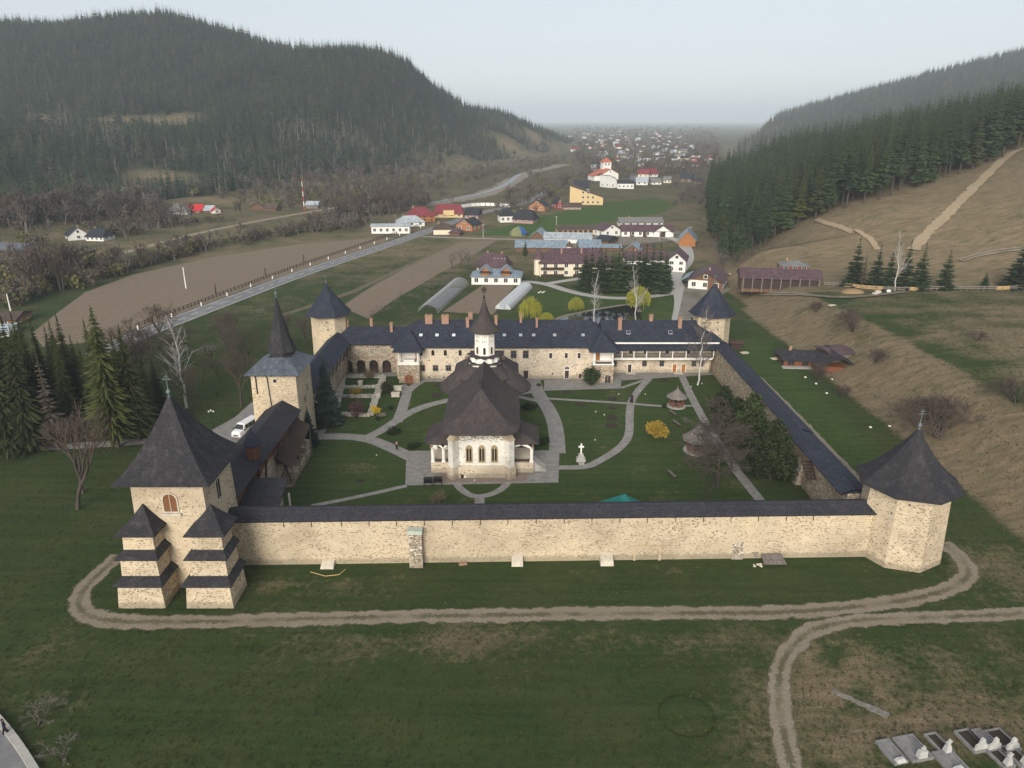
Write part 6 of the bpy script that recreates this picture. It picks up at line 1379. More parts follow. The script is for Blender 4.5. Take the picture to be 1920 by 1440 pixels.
# long barn and red hut on the right
o, w, d, he, hr = house(1392, 1532, 543, 521, 502, 9, R(-10), timber_w, maroon_r, 'long open timber barn with plain maroon roof below the pasture', 'gable', 0, 1, 0, 'barn', 'barn', ov=.7)
for k in range(9): m = MB(); x = -w / 2 + .4 + k * (w - .8) / 8; m.box(x - .14, x + .14, -d / 2 - .7, -d / 2 - .45, -1, he); m.build('post', wood_grey, o, local=True)
m = MB(); m.box(-w / 2 + .3, w / 2 - .3, -d / 2 - .05, -d / 2 - .01, 0, he - .3); m.build('front_shade_panel', dark_br, o, local=True)  # dark sheet over the wall paints the barn's shaded inside
house(1466, 1514, 508, 499, 488, 7, R(-12), red_w, grey_r, 'small red-walled hut with grey shingle roof above the long barn', 'hip', 3, 1, 1, 'hut', 'hut')
# dark log house and outbuildings right of the wall
o, w, d, he, hr = house(1470, 1548, 688, 674, 654, 7.5, R(-5), wood_red, roof_old, 'red-brown log house with dark hipped roof outside the right wall', 'hip', 3, 1, 1, 'house', 'log_house', fm=wood_dark)
m = MB(); m.box(w / 2 - 3.2, w / 2 + 5.5, -d / 2 - 4.2, 1.2, -1, he - .2); wn = m.build('wing', wood_red, o, local=True)
m = MB(); roof_plane(m, (w / 2 + 5.9, -d / 2 - 4.8, he - .3), (w / 2 + 5.9, 1.5, he - .3), (w / 2 + 1, 1.0, he + 2.2), (w / 2 + 1, -d / 2 - 4.8, he + 2.2), .8); roof_plane(m, (w / 2 - 3.5, 1.5, he - .3), (w / 2 - 3.5, -d / 2 - 4.8, he - .3), (w / 2 + 1, -d / 2 - 4.8, he + 2.2), (w / 2 + 1, 1.0, he + 2.2), .8); m.build('wing_roof', roof_old, wn, local=True)
m = MB(); m.box(-w / 2 - .5, w / 2 - 3.4, -d / 2 - 1.6, -d / 2, -.4, .15); m.build('terrace', concrete, o, local=True)
house(1556, 1603, 676, 670, 658, 6, R(8), wood_grey, maroon_r, 'low shed with plum metal roof behind the log house', 'gable', 0, 1, 0, 'shed', 'shed')
o, w, d, he, hr = house(1370, 1391, 656, 648, 639, 2.2, R(-4), wood_dark, roof_mat('rust_roof', (0.075, 0.035, 0.03, 1), (0.09, 0.045, 0.04, 1), (0.1, 0.06, 0.05, 1)), 'small covered wooden stand with rust-brown roof by the back tower', 'gable', 0, 1, 0, 'shelter', 'shelter', ov=.3)
# ---- village
V = 'village'
house(697, 768, 438, 424, 419, 7, R(2), white_village, pale_r, 'long low white house beside the main road with pale flat roof', 'gable', 6, 1, 0)
house(748, 797, 425, 416, 404, 8, R(20), white_village, pale_r, 'house with jumbled pale blue metal roofs by the road', 'hip', 3, 1, 1)
house(764, 816, 416, 404, 388, 10, R(12), wood_orange, red_r, 'crimson-roofed timber house with balconies, left of the pair', 'hip', 4, 2, 1, fm=wood_orange)
o, w, d, he, hr = house(812, 868, 408, 400, 383, 11, R(0), yellow_w, red_r, 'big crimson-roofed house with yellow dormer, right of the pair', 'half', 4, 1, 0)
m = MB(); m.box(-2.5, 3.5, -d / 2 - .6, -d / 2 + 3, he - 1, he + 1.5); m.build('dormer', yellow_w, o, local=True)
house(871, 897, 411, 402, 390, 8, R(-12), pink_w, dark_r, 'small house with dark blue roof right of the crimson pair', 'gable', 2, 1, 0)
house(853, 888, 433, 421, 408, 9, R(-28), orange_w, dark_r, 'orange clad house with dark roof by the meadow', 'gabley', 2, 1, 1)
house(813, 850, 440, 429, 418, 8, R(3), cream, brown_r, 'cream walled house with brown roof at the road bend', 'hip', 0, 1, 1)
house(842, 862, 442, 437, 427, 6, R(-15), timber_w, maroon_r, 'small brown shed beside the cream walled house', 'hip', 0, 1, 0, 'shed', 'shed')
house(938, 968, 417, 404, 391, 9, R(10), white_village, dark_r, 'white house with charcoal roof on the meadow edge', 'hip', 3, 1, 0); house(960, 1000, 419, 410, 393, 9, R(-20), pink_w, dark_r, 'broad charcoal-roofed house attached to the white one', 'half', 3, 1, 1)
house(991, 1022, 396, 386, 374, 9, R(-20), orange_w, dark_r, 'orange wooden house with charcoal roof near the river', 'gabley', 2, 1, 1)
house(1043, 1056, 392, 382, 370, 9, R(15), red_w, dark_r, 'narrow dark red house in front of the yellow building', 'gabley', 1, 1, 0); house(1056, 1090, 393, 387, 380, 6, 0, pink_w, brown_r, 'low salmon coloured house beside the dark red one', 'gable', 3, 1, 0)
o, w, d, he, hr = house(1068, 1130, 384, 370, 347, 12, R(-8), yellow_w, brown_r, 'tall yellow building with one long sloping roof', 'shedx', 5, 2, 0, 'building', 'building', detail=False)
for k in range(4):
    for r_ in range(3 - (k > 1) - (k > 2)): window(o, (-w * .1 + k * w * .15, -d / 2, 1 + r_ * 3), 1.2, 1.3, 0, 'plain', white_paint, glass_dk, local=True)
house(1076, 1104, 366, 353, 338, 9, R(-6), white_village, dark_r, 'white house with dark roof just behind the yellow building', 'gable', 3, 1, 0)
# village church
o, w, d, he, hr = house(1128, 1160, 339, 326, 316, 22, R(14), white_village, tile_r, 'white village hall with orange tiled gable roof and square tower', 'gabley', 2, 1, 0, 'hall', 'village_hall')
m = MB(); m.box(-2.0, 5.5, 2, 9.5, 0, he + hr + 5.5); t_ = m.build('tower', white_village, o, local=True); m = MB(); poly_roof(m, rect(-2.8, 6.3, 1.2, 10.3), he + hr + 5.4, (1.75, 5.75, he + hr + 9), 1, 6); m.build('tower_roof', tile_r, t_, local=True)
for x in (0.3, 3.2): window(o, (x, 1.97, he + hr + 2.6), 1.3, 1.5, 0, 'plain', white_paint, dark_in, local=True)
m = MB(); m.box(-w / 2 - 7, -w / 2, -d / 2 + 1, d / 2 - 4, -1, he * .7); a_ = m.build('side_aisle', white_village, o, local=True); m = MB(); roof_plane(m, (-w / 2 - 7.6, d / 2 - 4, he * .65), (-w / 2 - 7.6, -d / 2 + .6, he * .65), (-w / 2, -d / 2 + .6, he * 1.2), (-w / 2, d / 2 - 4, he * 1.2), 1); m.build('aisle_roof', tile_r, a_, local=True)
house(1142, 1165, 352, 342, 328, 14, R(30), white_village, dark_r, 'white modern building with steep black roof below the village hall', 'shedx', 2, 1, 0, 'building', 'building')
house(1158, 1188, 354, 344, 338, 10, R(-4), white_village, dark_r, 'white flat building with slatted roof beside the black-roofed one', 'shed', 4, 1, 0, 'building', 'building')
vh = [(1108, 1121, 321, 313, 308, white_village, pale_r, 'small white house with pale roof left of the village hall'), (1196, 1216, 333, 326, 318, cream, red_r, 'crimson-roofed house right of the village street, nearer one'), (1214, 1236, 332, 326, 316, white_village, red_r, 'crimson-roofed house right of the village street, farther right'),
      (1193, 1214, 347, 341, 332, white_village, pale_r, 'house with pale roofs right of the black-roofed hall'), (1244, 1258, 343, 337, 331, cream, grey_r, 'small cream house with grey roof near the forest'), (1274, 1297, 342, 335, 325, timber_w, dark_r, 'dark steep-roofed house close to the right forest'),
      (1222, 1240, 346, 341, 334, white_village, grey_r, 'white house with grey roof in the lower village'), (1300, 1318, 345, 340, 334, timber_w, dark_r, 'dark barn at the edge of the right forest'), (1196, 1218, 308, 303, 297, white_village, pale_r, 'long white house in the middle of the village'), (1280, 1292, 301, 296, 292, yellow_w, dark_r, 'yellow house standing apart on the right of the village'),
      (1326, 1338, 300, 296, 291, white_village, red_r, 'white house with red roof at the far right of the village'), (1240, 1251, 296, 293, 290, white_village, dark_r, 'white house with dark roof right of the village'), (1179, 1192, 300, 296, 291, white_village, pale_r, 'pale-roofed house by the village street bend'), (1150, 1162, 302, 299, 295, cream, red_r, 'red-roofed house left of the village street'),
      (1070, 1084, 284, 280, 276, white_village, red_r, 'red-roofed house below the end of the left hill'), (1026, 1054, 344, 339, 334, wood_orange, dark_r, 'orange timber house with dark roof by the river bed')]
for a in vh: house(a[0], a[1], a[2], a[3], a[4], 8, R(random.Random(a[0]).uniform(-30, 30)), a[5], a[6], a[7], 'gable' if a[0] % 3 else 'hip', 2, 1, 0)
# left side of the valley
house(131, 166, 450, 440, 424, 8, R(38), white_village, dark_r, 'white gabled house with dark roof at the foot of the left hill', 'gabley', 1, 1, 1); house(160, 196, 452, 443, 428, 8, R(-8), white_village, dark_r, 'dark-roofed white wing joined to the gabled house on the left', 'half', 4, 1, 1)
house(-12, 46, 476, 468, 455, 8, R(-12), wood_dark, roof_metal, 'dark farm shed with grey roof at the left picture edge', 'gable', 0, 1, 0, 'shed', 'shed')
house(314, 350, 402, 396, 381, 9, R(4), white_village, grey_r, 'grey pyramid-roofed house left of the bright red roof', 'hip', 2, 1, 1); house(350, 378, 399, 394, 383, 8, R(-4), timber_w, brightred_r, 'house with vivid red metal roof on the left slope', 'gable', 2, 1, 0)
house(378, 399, 399, 394, 385, 7, R(-2), timber_w, pale_r, 'house with grey metal roof right of the vivid red one', 'gable', 0, 1, 0); house(398, 415, 400, 395, 388, 6, R(30), white_village, brightred_r, 'tiny white house with red roof at the end of the farm row', 'gabley', 1, 1, 0)
house(470, 494, 394, 388, 379, 6, R(15), timber_w, brown_r, 'brown wooden cabin on the left slope', 'gabley', 0, 1, 0, 'cabin', 'cabin'); house(494, 519, 396, 390, 381, 6, R(-15), timber_w, brown_r, 'brown wooden barn beside the cabin on the left slope', 'gable', 0, 1, 0, 'barn', 'barn')
house(574, 596, 391, 384, 377, 7, R(0), grey_r, pale_r, 'grey metal shed below the mast', 'gable', 0, 1, 0, 'shed', 'shed')
house(-45, 27, 612, 600, 583, 9, R(8), wood_orange, brown_r, 'house with red-brown roof at the left edge behind the spruces', 'gable', 2, 1, 0)
house(-30, 14, 634, 624, 616, 8, R(20), white_village, pale_r, 'pale grey roofed house at the left edge, nearer one', 'gable', 2, 1, 0)
# far village houses
rg = random.Random(21)
def far_house_meshes(wm, rm):
    a, b = MB(), MB(); wall_shell(a, 11, 8, 3.6, 3, 'gable'); roof_parts(b, 11, 8, 3.6, 3, 'gable'); return a.mesh('wall', wm), b.mesh('roof', rm)
kinds = [('white house with red roof', white_village, red_r), ('white house with pale metal roof', white_village, pale_r), ('cream house with orange tiled roof', cream, tile_r), ('white house with dark roof', white_village, dark_r), ('house with grey roof', cream, grey_r)]
fm_ = [far_house_meshes(k[1], k[2]) for k in kinds]
n = 0; used = []
while n < 115:
    py = 238 + 78 * rg.random() ** 1.2; mid = 1180 - (py - 240) * .08; wd = 140 if py > 262 else 110
    px = rg.gauss(mid, wd * .55) if py < 285 else rg.uniform(1125, 1325)
    if px < 1075 + max(0, 280 - py) * -.3 or px > 1345 or (py > 300 and px < 1180): continue
    c = PX(px, py)
    if dist_out([c[0]], [c[1]], FLATA)[0] > 0 or c[1] > 3800: continue
    if any((c[0] - u[0]) ** 2 + (c[1] - u[1]) ** 2 < 22 ** 2 for u in used): continue
    used.append(c); k = rg.choices(range(5), (2, 3, 1, 3, 5))[0]; s = rg.uniform(.65, 1.05)
    o = thing('far_house', 'tiny ' + kinds[k][0] + ' far down the valley', 'house', (c[0], c[1], hz(c[0], c[1])), rg.uniform(-.8, .8), 'far houses: ' + kinds[k][0])
    for nm, me in zip(('wall', 'roof'), fm_[k]): q = obj(nm, me, o, scale=s)
    n += 1
# ---- greenhouses
def hoop_house(pa, pb, wpx, label, covered):
    a, b = PX(*pa), PX(*pb); d = b[:2] - a[:2]; L = np.linalg.norm(d); u = d / L; nn = np.array([-u[1], u[0]]); o = thing('greenhouse', label, 'greenhouse', (a + b) / 2); r = wpx
    P_ = lambda s, t: (a[0] + u[0] * s + nn[0] * r * math.cos(t), a[1] + u[1] * s + nn[1] * r * math.cos(t), r * .82 * math.sin(t))
    nh = 30 if not covered else 14
    for k in range(nh + 1):
        m = MB(); s = L * k / nh
        for i in range(10): m.tube(P_(s, math.pi * i / 10), P_(s, math.pi * (i + 1) / 10), .07, .07, 4, False)
        m.build('hoop', metal_lt, o)
    for t in (.5, 1.57, 2.6): m = MB(); m.tube(P_(0, t), P_(L, t), .05, .05, 4); m.build('purlin', metal_lt, o)
    if covered:
        m = MB(); N = 14
        for k in range(20):
            for i in range(N): m.quad(P_(L * k / 20, math.pi * i / N), P_(L * (k + 1) / 20, math.pi * i / N), P_(L * (k + 1) / 20, math.pi * (i + 1) / N), P_(L * k / 20, math.pi * (i + 1) / N))
        for s in (0, L): m.poly([P_(s, math.pi * i / N) for i in range(N + 1)])
        m.build('plastic_cover', plain('greenhouse_plastic', (0.40, 0.42, 0.44, 1), (0.58, 0.59, 0.60, 1), 1.6, .4), o, True)
        m = MB(); q = np.array(P_(-.05, 1.57)); m.obox((a[0] - u[0] * .06, a[1] - u[1] * .06, 0), (1.6, .05, 1.9), math.atan2(nn[1], nn[0])); m.build('door', pale_r, o)
    else:
        m = MB(); q = (a + (b - a) * .5); m.obox((q[0], q[1], .06), (2 * r * .7, L * .7, .05), math.atan2(nn[1], nn[0])); m.build('ground_sheet', plain('black_mulch_film', (0.03, 0.033, 0.04, 1), (0.06, 0.06, 0.07, 1), 1, .4), o)
hoop_house((803, 586), (862, 534), 2.9, 'bare hoop frame of a greenhouse without its cover', False)
hoop_house((943, 580), (985, 540), 2.3, 'plastic-covered tunnel greenhouse beside the willow', True)
# ---- road furniture
def post_row(pts, step, name, label, h, r, mat, grp, cat):
    ln = line_px(pts, 1.0, 2); dd = np.concatenate([[0], np.cumsum(np.linalg.norm(np.diff(ln, axis=0), axis=1))]); s = 0; me = None
    while s < dd[-1]:
        i = int(np.searchsorted(dd, s)); p = ln[min(i, len(ln) - 1)]
        if me is None: m = MB(); m.frust(rect(-r, r, -r, r), rect(-r * .8, r * .8, -r * .8, r * .8), 0, h); me = m.mesh(name, mat)
        tag(obj(name, me, None, (p[0], p[1], hz(*p))), label, cat, grp); s += step
up = [(x - 3, y - 9) for x, y in main_ln[1:]]
post_row(up, 13.0, 'marker_post', 'white roadside marker post along the main road', 1.1, .16, white_paint, 'white posts along the road', 'post')
# dark roadside fence
fn = line_px([(x - 6, y - 13) for x, y in main_ln[1:]], 2.2, 2); fo = thing('roadside_fence', 'low dark fence along the far side of the main road', 'fence', (fn[len(fn) // 2][0], fn[len(fn) // 2][1], 0)); pm_ = MB()
for p in fn: pm_.box(p[0] - .1, p[0] + .1, p[1] - .1, p[1] + .1, 0, 1.2)
q = pm_.build('post', wood_dark, fo); q['kind'] = 'stuff'
for z in (.5, 1.0):
    m = MB(); [m.tube((*a, z), (*b, z), .07, .07, 4, False) for a, b in zip(fn, fn[1:])]; m.build('rail', wood_dark, fo)
def power_pole(px, pyb, pyt, label, mat=None, arm=True):
    c = G(px, pyb); top = PY(px, pyt, c[1])[2]; o = thing('utility_pole', label, 'pole', c); m = MB(); m.tube((c[0], c[1], c[2] - .3), (c[0], c[1], top), .2, .13, 6); m.build('pole', mat or concrete, o)
    if arm: m = MB(); m.box(c[0] - .9, c[0] + .9, c[1] - .06, c[1] + .06, top - .5, top - .35); m.build('crossarm', mat or concrete, o)
power_pole(349, 541, 501, 'white concrete pole standing in the ploughed field', white_paint, False); power_pole(20, 583, 551, 'white concrete pole at the left edge beside the bushes', white_paint, False)
power_pole(906, 446, 420, 'concrete pole by the fenced lane'); power_pole(1043, 428, 405, 'concrete pole at the left end of the timber shed'); power_pole(1294, 440, 425, 'thin pole beside the blue-roofed timber barn'); power_pole(742, 430, 402, 'wooden pole behind the long low white house', wood_grey); power_pole(1236, 452, 435, 'pole in front of the long white farm building')
for i, (a, b, t_) in enumerate([(293, 592, 570), (405, 550, 533), (498, 516, 502), (570, 492, 478)]): power_pole(a, b, t_, 'thin roadside lamp pole, number %s counted from the left' % ('one', 'two', 'three', 'four')[i], iron, False)
# mast
c = G(571, 396); top = PY(568, 331, c[1])[2]; o = thing('radio_mast', 'red and white striped radio mast on the left slope', 'mast', c)
for k in range(7): m = MB(); z0, z1 = c[2] + (top - c[2]) * k / 7, c[2] + (top - c[2]) * (k + 1) / 7; m.tube((c[0], c[1], z0), (c[0], c[1], z1), .30 - .02 * k, .28 - .02 * k, 8); m.build('section', white_paint if k % 2 else plain('mast_red', (0.45, 0.06, 0.05, 1), None, 1, .6), o)
# pasture fence: posts, rails and a few new yellow boards
ln = line_px([(1545, 536), (1580, 538), (1640, 545), (1700, 547), (1760, 544), (1830, 545), (1930, 541)], 1.9, 1); fo = thing('pasture_fence', 'grey plank fence with a few fresh yellow boards below the pasture', 'fence', (ln[len(ln) // 2][0], ln[len(ln) // 2][1], hz(*ln[len(ln) // 2])))
for i, (a, b) in enumerate(zip(ln, ln[1:])):
    za, zb = hz(*a), hz(*b); m = MB(); m.box(a[0] - .08, a[0] + .08, a[1] - .08, a[1] + .08, za - .2, za + 1.35); m.build('post', wood_grey, fo)
    px = proj(a[0], a[1], za)[0]; new = (1575 < px < 1645) or (1697 < px < 1722) or (1860 < px < 1886)
    for z in ((.25, .6, .95) if new else (.45, .95)):
        m = MB(); q = np.array([a[0], a[1], za + z]); r_ = np.array([b[0], b[1], zb + z]); m.add([q, r_, r_ + (0, 0, .26), q + (0, 0, .26), q + (0, .06, 0), r_ + (0, .06, 0), r_ + (0, .06, .26), q + (0, .06, .26)], [(0, 1, 2, 3), (7, 6, 5, 4), (3, 2, 6, 7), (1, 0, 4, 5)]); m.build('board', wood_new if new else wood_grey, fo)
# sand heap, pipes, tyres by the fence
c = G(1600, 548); m = MB(); rg = random.Random(3); m.lathe([(2.9, -.3), (2.3, .3), (1.3, .8), (.1, 1.1)], 14); m.v = [(x * rg.uniform(.92, 1.1) * 1.2, y * rg.uniform(.92, 1.1), z) for x, y, z in m.v]; so = obj('sand_heap', m.mesh('sand_heap', plain('sand', (0.30, 0.21, 0.11, 1), (0.25, 0.17, 0.09, 1), 2, .95, .3), True), None, c); tag(so, 'orange-brown sand heap in front of the fence', 'sand heap')
for i, (px, py, lab) in enumerate([(1641, 553, 'pale concrete ring lying flat, left one near the sand heap'), (1646, 549, 'pale concrete ring lying flat, right one near the sand heap')]):
    c = G(px, py); m = MB(); m.lathe([(.5, .05), (.9, .05), (.9, .55), (.5, .55), (.5, .05)], 14); tag(obj('concrete_ring', m.mesh('concrete_ring', stone_pale, True), None, c), lab, 'ring')
c = G(1659, 546); m = MB(); m.lathe([(.35, .05), (.75, .05), (.8, .25), (.75, .5), (.35, .5), (.35, .05)], 12); tag(obj('tyre', m.mesh('tyre', iron, True), None, c), 'black tyre lying by the fence', 'tyre')
c = G(1666, 549); m = MB(); m.tube((-.5, 0, .45), (.5, .2, .45), .42, .42, 12); tag(obj('concrete_pipe', m.mesh('concrete_pipe', white_paint, True), None, c), 'short white pipe section beside the tyre', 'pipe')
for px, py, lab in [(1560, 573, 'white slab lying on the bank below the cart track'), (1453, 673, 'pale slab on the grass left of the log house'), (1396, 662, 'pale slab beside the covered stand')]:
    c = G(px, py); m = MB(); m.obox((0, 0, -.05), (1.7, 1.1, .25), .3); tag(obj('slab', m.mesh('slab', stone_pale), None, c), lab, 'slab')
for px, py in [(1510, 708), (1550, 738), (1522, 676), (1494, 662), (1530, 720), (1668, 800), (1632, 802), (1560, 712)]:
    c = G(px, py); m = MB(); m.ball((0, 0, .1), .28, 6, 4, .6); tag(obj('white_stone', m.mesh('white_stone', white_paint), None, c), 'small white stone lying in the grass outside the right wall', 'stone', 'white stones on the right slope')
c = PX(690, 400)
# timber stacks
for px, py, lab in [(1362, 516, 'stack of fresh yellow timber beside the long barn'), (1350, 523, 'loose pile of fresh timber nearer the lane')]:
    c = G(px, py); o = thing('timber_stack', lab, 'timber', c)
    for k in range(10): m = MB(); m.obox((0, -.9 + (k % 5) * .4, .3 * (k // 5)), (5.5, .34, .26), .03 * (k % 3)); m.build('board', wood_new, o, local=True)
c = G(972, 441); o = thing('covered_hay', 'hay heap under blue and green tarpaulin on the meadow', 'hay heap', c); m = MB(); m.lathe([(4.2, 0), (4, 1.4), (2.6, 3), (.1, 4.2)], 10); m.build('hay', plain('hay', (0.25, 0.22, 0.10, 1), (0.12, 0.16, 0.09, 1), .6, .95), o, local=True); m = MB(); m.lathe([(4.3, .8), (4.2, 1.5), (2.75, 3.2), (.1, 4.4)], 10, (0, 0), 0, R(-70), R(40)); m.build('tarpaulin', plain('blue_tarp', (0.03, 0.11, 0.35, 1), None, 1, .5), o, local=True)
# white wall by the river
wl = line_px([(862, 390), (890, 386), (930, 386), (958, 389)], 5, 1); fo = thing('garden_wall', 'long white panelled wall between village and river', 'wall', (wl[3][0], wl[3][1], 0))
for a, b in zip(wl, wl[1:]): d_ = b - a; m = MB(); m.obox(((a[0] + b[0]) / 2, (a[1] + b[1]) / 2, 0), (np.linalg.norm(d_) * .9, .3, 1.9), math.atan2(d_[1], d_[0])); m.build('panel', white_village, fo)
# lettering stones 'lawn figures' near the pond
for px, lab in ((1012, 'left'), (1019, 'right')):
    c = PX(px, 548); m = MB(); m.obox((0, 0, 0), (.5, 2.6, .12), -.35); tag(obj('lawn_marker', m.mesh('lawn_marker', white_paint), None, c), 'small white strip laid on the lawn by the pond, %s one of two' % lab, 'marker')
# ================================================================== vegetation
bark_d = plain('dark_bark', (0.085, 0.068, 0.056, 1), (0.05, 0.04, 0.033, 1), 3, .95, objco=True)
bark_r = plain('reddish_twigs', (0.095, 0.070, 0.056, 1), (0.068, 0.050, 0.041, 1), 3, .95, objco=True)
twig_g = plain('grey_twigs', (0.15, 0.135, 0.12, 1), (0.11, 0.098, 0.087, 1), 3, .95, objco=True)
twig_f = plain('forest_twigs', (0.135, 0.118, 0.105, 1), (0.10, 0.086, 0.075, 1), 1, .95, objco=True)
bark_w = plain('birch_bark', (0.62, 0.60, 0.56, 1), (0.40, 0.38, 0.35, 1), 2.2, .9, objco=True)
def leaf_mat(name, c1, c2, rnd=.5):
    t = NT(name, .9, .15); g = t.n('ShaderNodeNewGeometry'); oi = t.n('ShaderNodeObjectInfo')
    c = t.mix(g.outputs['Random Per Island'], c1, c2)
    k = t.math('ADD', t.math('MULTIPLY', oi.outputs['Random'], rnd), 1 - rnd / 2); cc = t.n('ShaderNodeCombineXYZ')
    t.l(t.math('MULTIPLY', k, 1.0), cc.inputs[0]); t.l(k, cc.inputs[1]); t.l(t.math('ADD', t.math('MULTIPLY', k, .6), .4), cc.inputs[2])
    t.color(t.mix(1.0, c, cc.outputs[0], 'MULTIPLY')); MATS[name] = t.m; return t.m
needle = leaf_mat('spruce_needles', (0.017, 0.031, 0.016, 1), (0.038, 0.055, 0.023, 1))
needle_y = leaf_mat('yellow_green_spruce_needles', (0.026, 0.036, 0.011, 1), (0.055, 0.060, 0.018, 1))  # spruces of a yellower green
needle_b = leaf_mat('blue_spruce_needles', (0.013, 0.023, 0.020, 1), (0.028, 0.043, 0.036, 1))
needle_far = leaf_mat('far_spruce_needles', (0.013, 0.026, 0.016, 1), (0.030, 0.047, 0.027, 1), .8)
needle_dead = leaf_mat('browned_needles', (0.052, 0.042, 0.030, 1), (0.085, 0.068, 0.048, 1))
pine_n = leaf_mat('pine_needles', (0.022, 0.036, 0.014, 1), (0.048, 0.064, 0.023, 1))
needle_o = leaf_mat('olive_spruce_needles', (0.021, 0.029, 0.011, 1), (0.040, 0.047, 0.016, 1))
willow_l = leaf_mat('willow_leaves', (0.22, 0.23, 0.03, 1), (0.36, 0.34, 0.06, 1), .2)
forsy = leaf_mat('forsythia_flowers', (0.50, 0.34, 0.012, 1), (0.66, 0.48, 0.03, 1), .1)
forsy2 = leaf_mat('ochre_blossom', (0.28, 0.19, 0.03, 1), (0.40, 0.27, 0.05, 1), .1)
plum_l = leaf_mat('purple_leaves', (0.07, 0.032, 0.040, 1), (0.13, 0.06, 0.07, 1), .1)
bush_l = leaf_mat('spring_bush_leaves', (0.085, 0.085, 0.03, 1), (0.15, 0.14, 0.055, 1), .5)
box_l = leaf_mat('dark_hedge_leaves', (0.012, 0.022, 0.009, 1), (0.028, 0.042, 0.016, 1), .2)
yew_l = leaf_mat('juniper_leaves', (0.022, 0.038, 0.016, 1), (0.05, 0.07, 0.026, 1), .2)

def spruce_mb(seed, H, Rm, tiers, per, sub=3, base=.08, droop=.35, ragged=.35, shape=.9, fat=1.0):
    rg = np.random.default_rng(seed); V, F = [], []
    for t in range(tiers):
        f = (t + rg.uniform(-.3, .3)) / tiers; h0 = H * (base + (1 - base) * f); rr = Rm * max(.04, (1 - f)) ** shape * rg.uniform(.82, 1.1)
        nb = max(4, int(per * (1 - f * .5)))
        for b in range(nb):
            a = 2 * math.pi * (b + rg.random()) / nb; L = rr * rg.uniform(1 - ragged, 1 + ragged * .35); dz = -L * droop * rg.uniform(.6, 1.2) + L * .1
            ca, sa = math.cos(a), math.sin(a); wd = (L * rg.uniform(.2, .32) + .12) * fat; i0 = len(V)
            V.append((0.05 * L * ca, .05 * L * sa, h0 + L * .06)); pr = []
            for k in range(1, sub + 1):
                s = k / sub; x, y, z = ca * L * s, sa * L * s, h0 + dz * s ** 1.4
                w = wd * (1 - s) ** .6 * rg.uniform(.7, 1.3) if k < sub else 0
                hang = wd * .55 * rg.uniform(.5, 1.2) * (1 if k < sub else 0)
                if k < sub:
                    V.append((x, y, z)); V.append((x - sa * w, y + ca * w, z - hang)); V.append((x + sa * w, y - ca * w, z - hang)); pr.append((len(V) - 3, len(V) - 2, len(V) - 1))
                else: V.append((x, y, z)); pr.append((len(V) - 1,))
            c, l, r = pr[0]; F += [(i0, c, l), (i0, r, c)]
            for q in range(len(pr) - 1):
                c, l, r = pr[q]
                if len(pr[q + 1]) == 3:
                    c2, l2, r2 = pr[q + 1]; F += [(c, c2, l2, l), (c, r, r2, c2)]
                else: e = pr[q + 1][0]; F += [(c, e, l), (c, r, e)]
    i0 = len(V); V += [(0, 0, H * 1.03), (Rm * .05, 0, H * .94), (-Rm * .03, Rm * .04, H * .94), (-Rm * .03, -Rm * .04, H * .94)]; F += [(i0, i0 + 1, i0 + 2), (i0, i0 + 2, i0 + 3), (i0, i0 + 3, i0 + 1)]
    m = MB(); m.v = V; m.f = F; return m
def spruce_meshes(seed, H, Rm, tiers, per, mat, sub=3, base=.08, **kw):
    c = spruce_mb(seed, H, Rm, tiers, per, sub, base, **kw); t = MB(); t.tube((0, 0, -.5), (0, 0, H * .55), H * .014 + .05, H * .008 + .02, 6); t.tube((0, 0, H * .55), (0, 0, H * .97), H * .008 + .02, .02, 5)
    return t.mesh('trunk', bark_d), c.mesh('crown', mat)
def place_tree(name, label, meshes, c, rz, s, cat='tree', group=None, sink=0.0, parts=('trunk', 'crown'), sxy=1.0):
    o = thing(name, label, cat, (c[0], c[1], c[2] - sink), rz, group)
    for n_, me in zip(parts, meshes): q = obj(n_, me, o); q.scale = (s * sxy, s * sxy, s)
    return o
def px_height(c, px, pyt): return PY(px, pyt, c[1])[2] - c[2]

# bare trees --------------------------------------------------------------
def branches(seed, H, levels=6, spread=.55, up=.25, first=.28, kids=(2, 3), r0=None, shrink=.74, lean=(0, 0)):
    rg = np.random.default_rng(seed); segs = []
    def grow(p, d, L, r, lv):
        n = 2 if lv > 2 else 1; q = p
        for k in range(n):
            dd = d + rg.normal(0, .10, 3); dd /= np.linalg.norm(dd); q2 = q + dd * L / n; segs.append((q, q2, r * (1 - .3 * k / n), r * (1 - .3 * (k + 1) / n), lv)); q = q2; d = dd
        if lv == 0: return
        nk = rg.integers(kids[0], kids[1] + 1) + (1 if lv == levels else 0)
        base = rg.random() * 6.28
        for k in range(nk):
            a = base + 6.28 * k / nk + rg.normal(0, .3); u = np.cross(d, (0.3, .2, 1.0 if abs(d[2]) < .9 else -.2)); u /= np.linalg.norm(u) + 1e-9; w = np.cross(d, u)
            sp = spread * rg.uniform(.6, 1.3); nd = d * math.cos(sp) + (u * math.cos(a) + w * math.sin(a)) * math.sin(sp); nd[2] += up * rg.uniform(.3, 1); nd /= np.linalg.norm(nd)
            f = rg.uniform(.75, 1.0) if k else 1.0; st = p + (q - p) * f
            grow(st if k else q, nd, L * shrink * rg.uniform(.75, 1.15), r * .62, lv - 1)
    grow(np.zeros(3), np.array([lean[0], lean[1], 1.0]), H * first, r0 or H * .02, levels); return segs
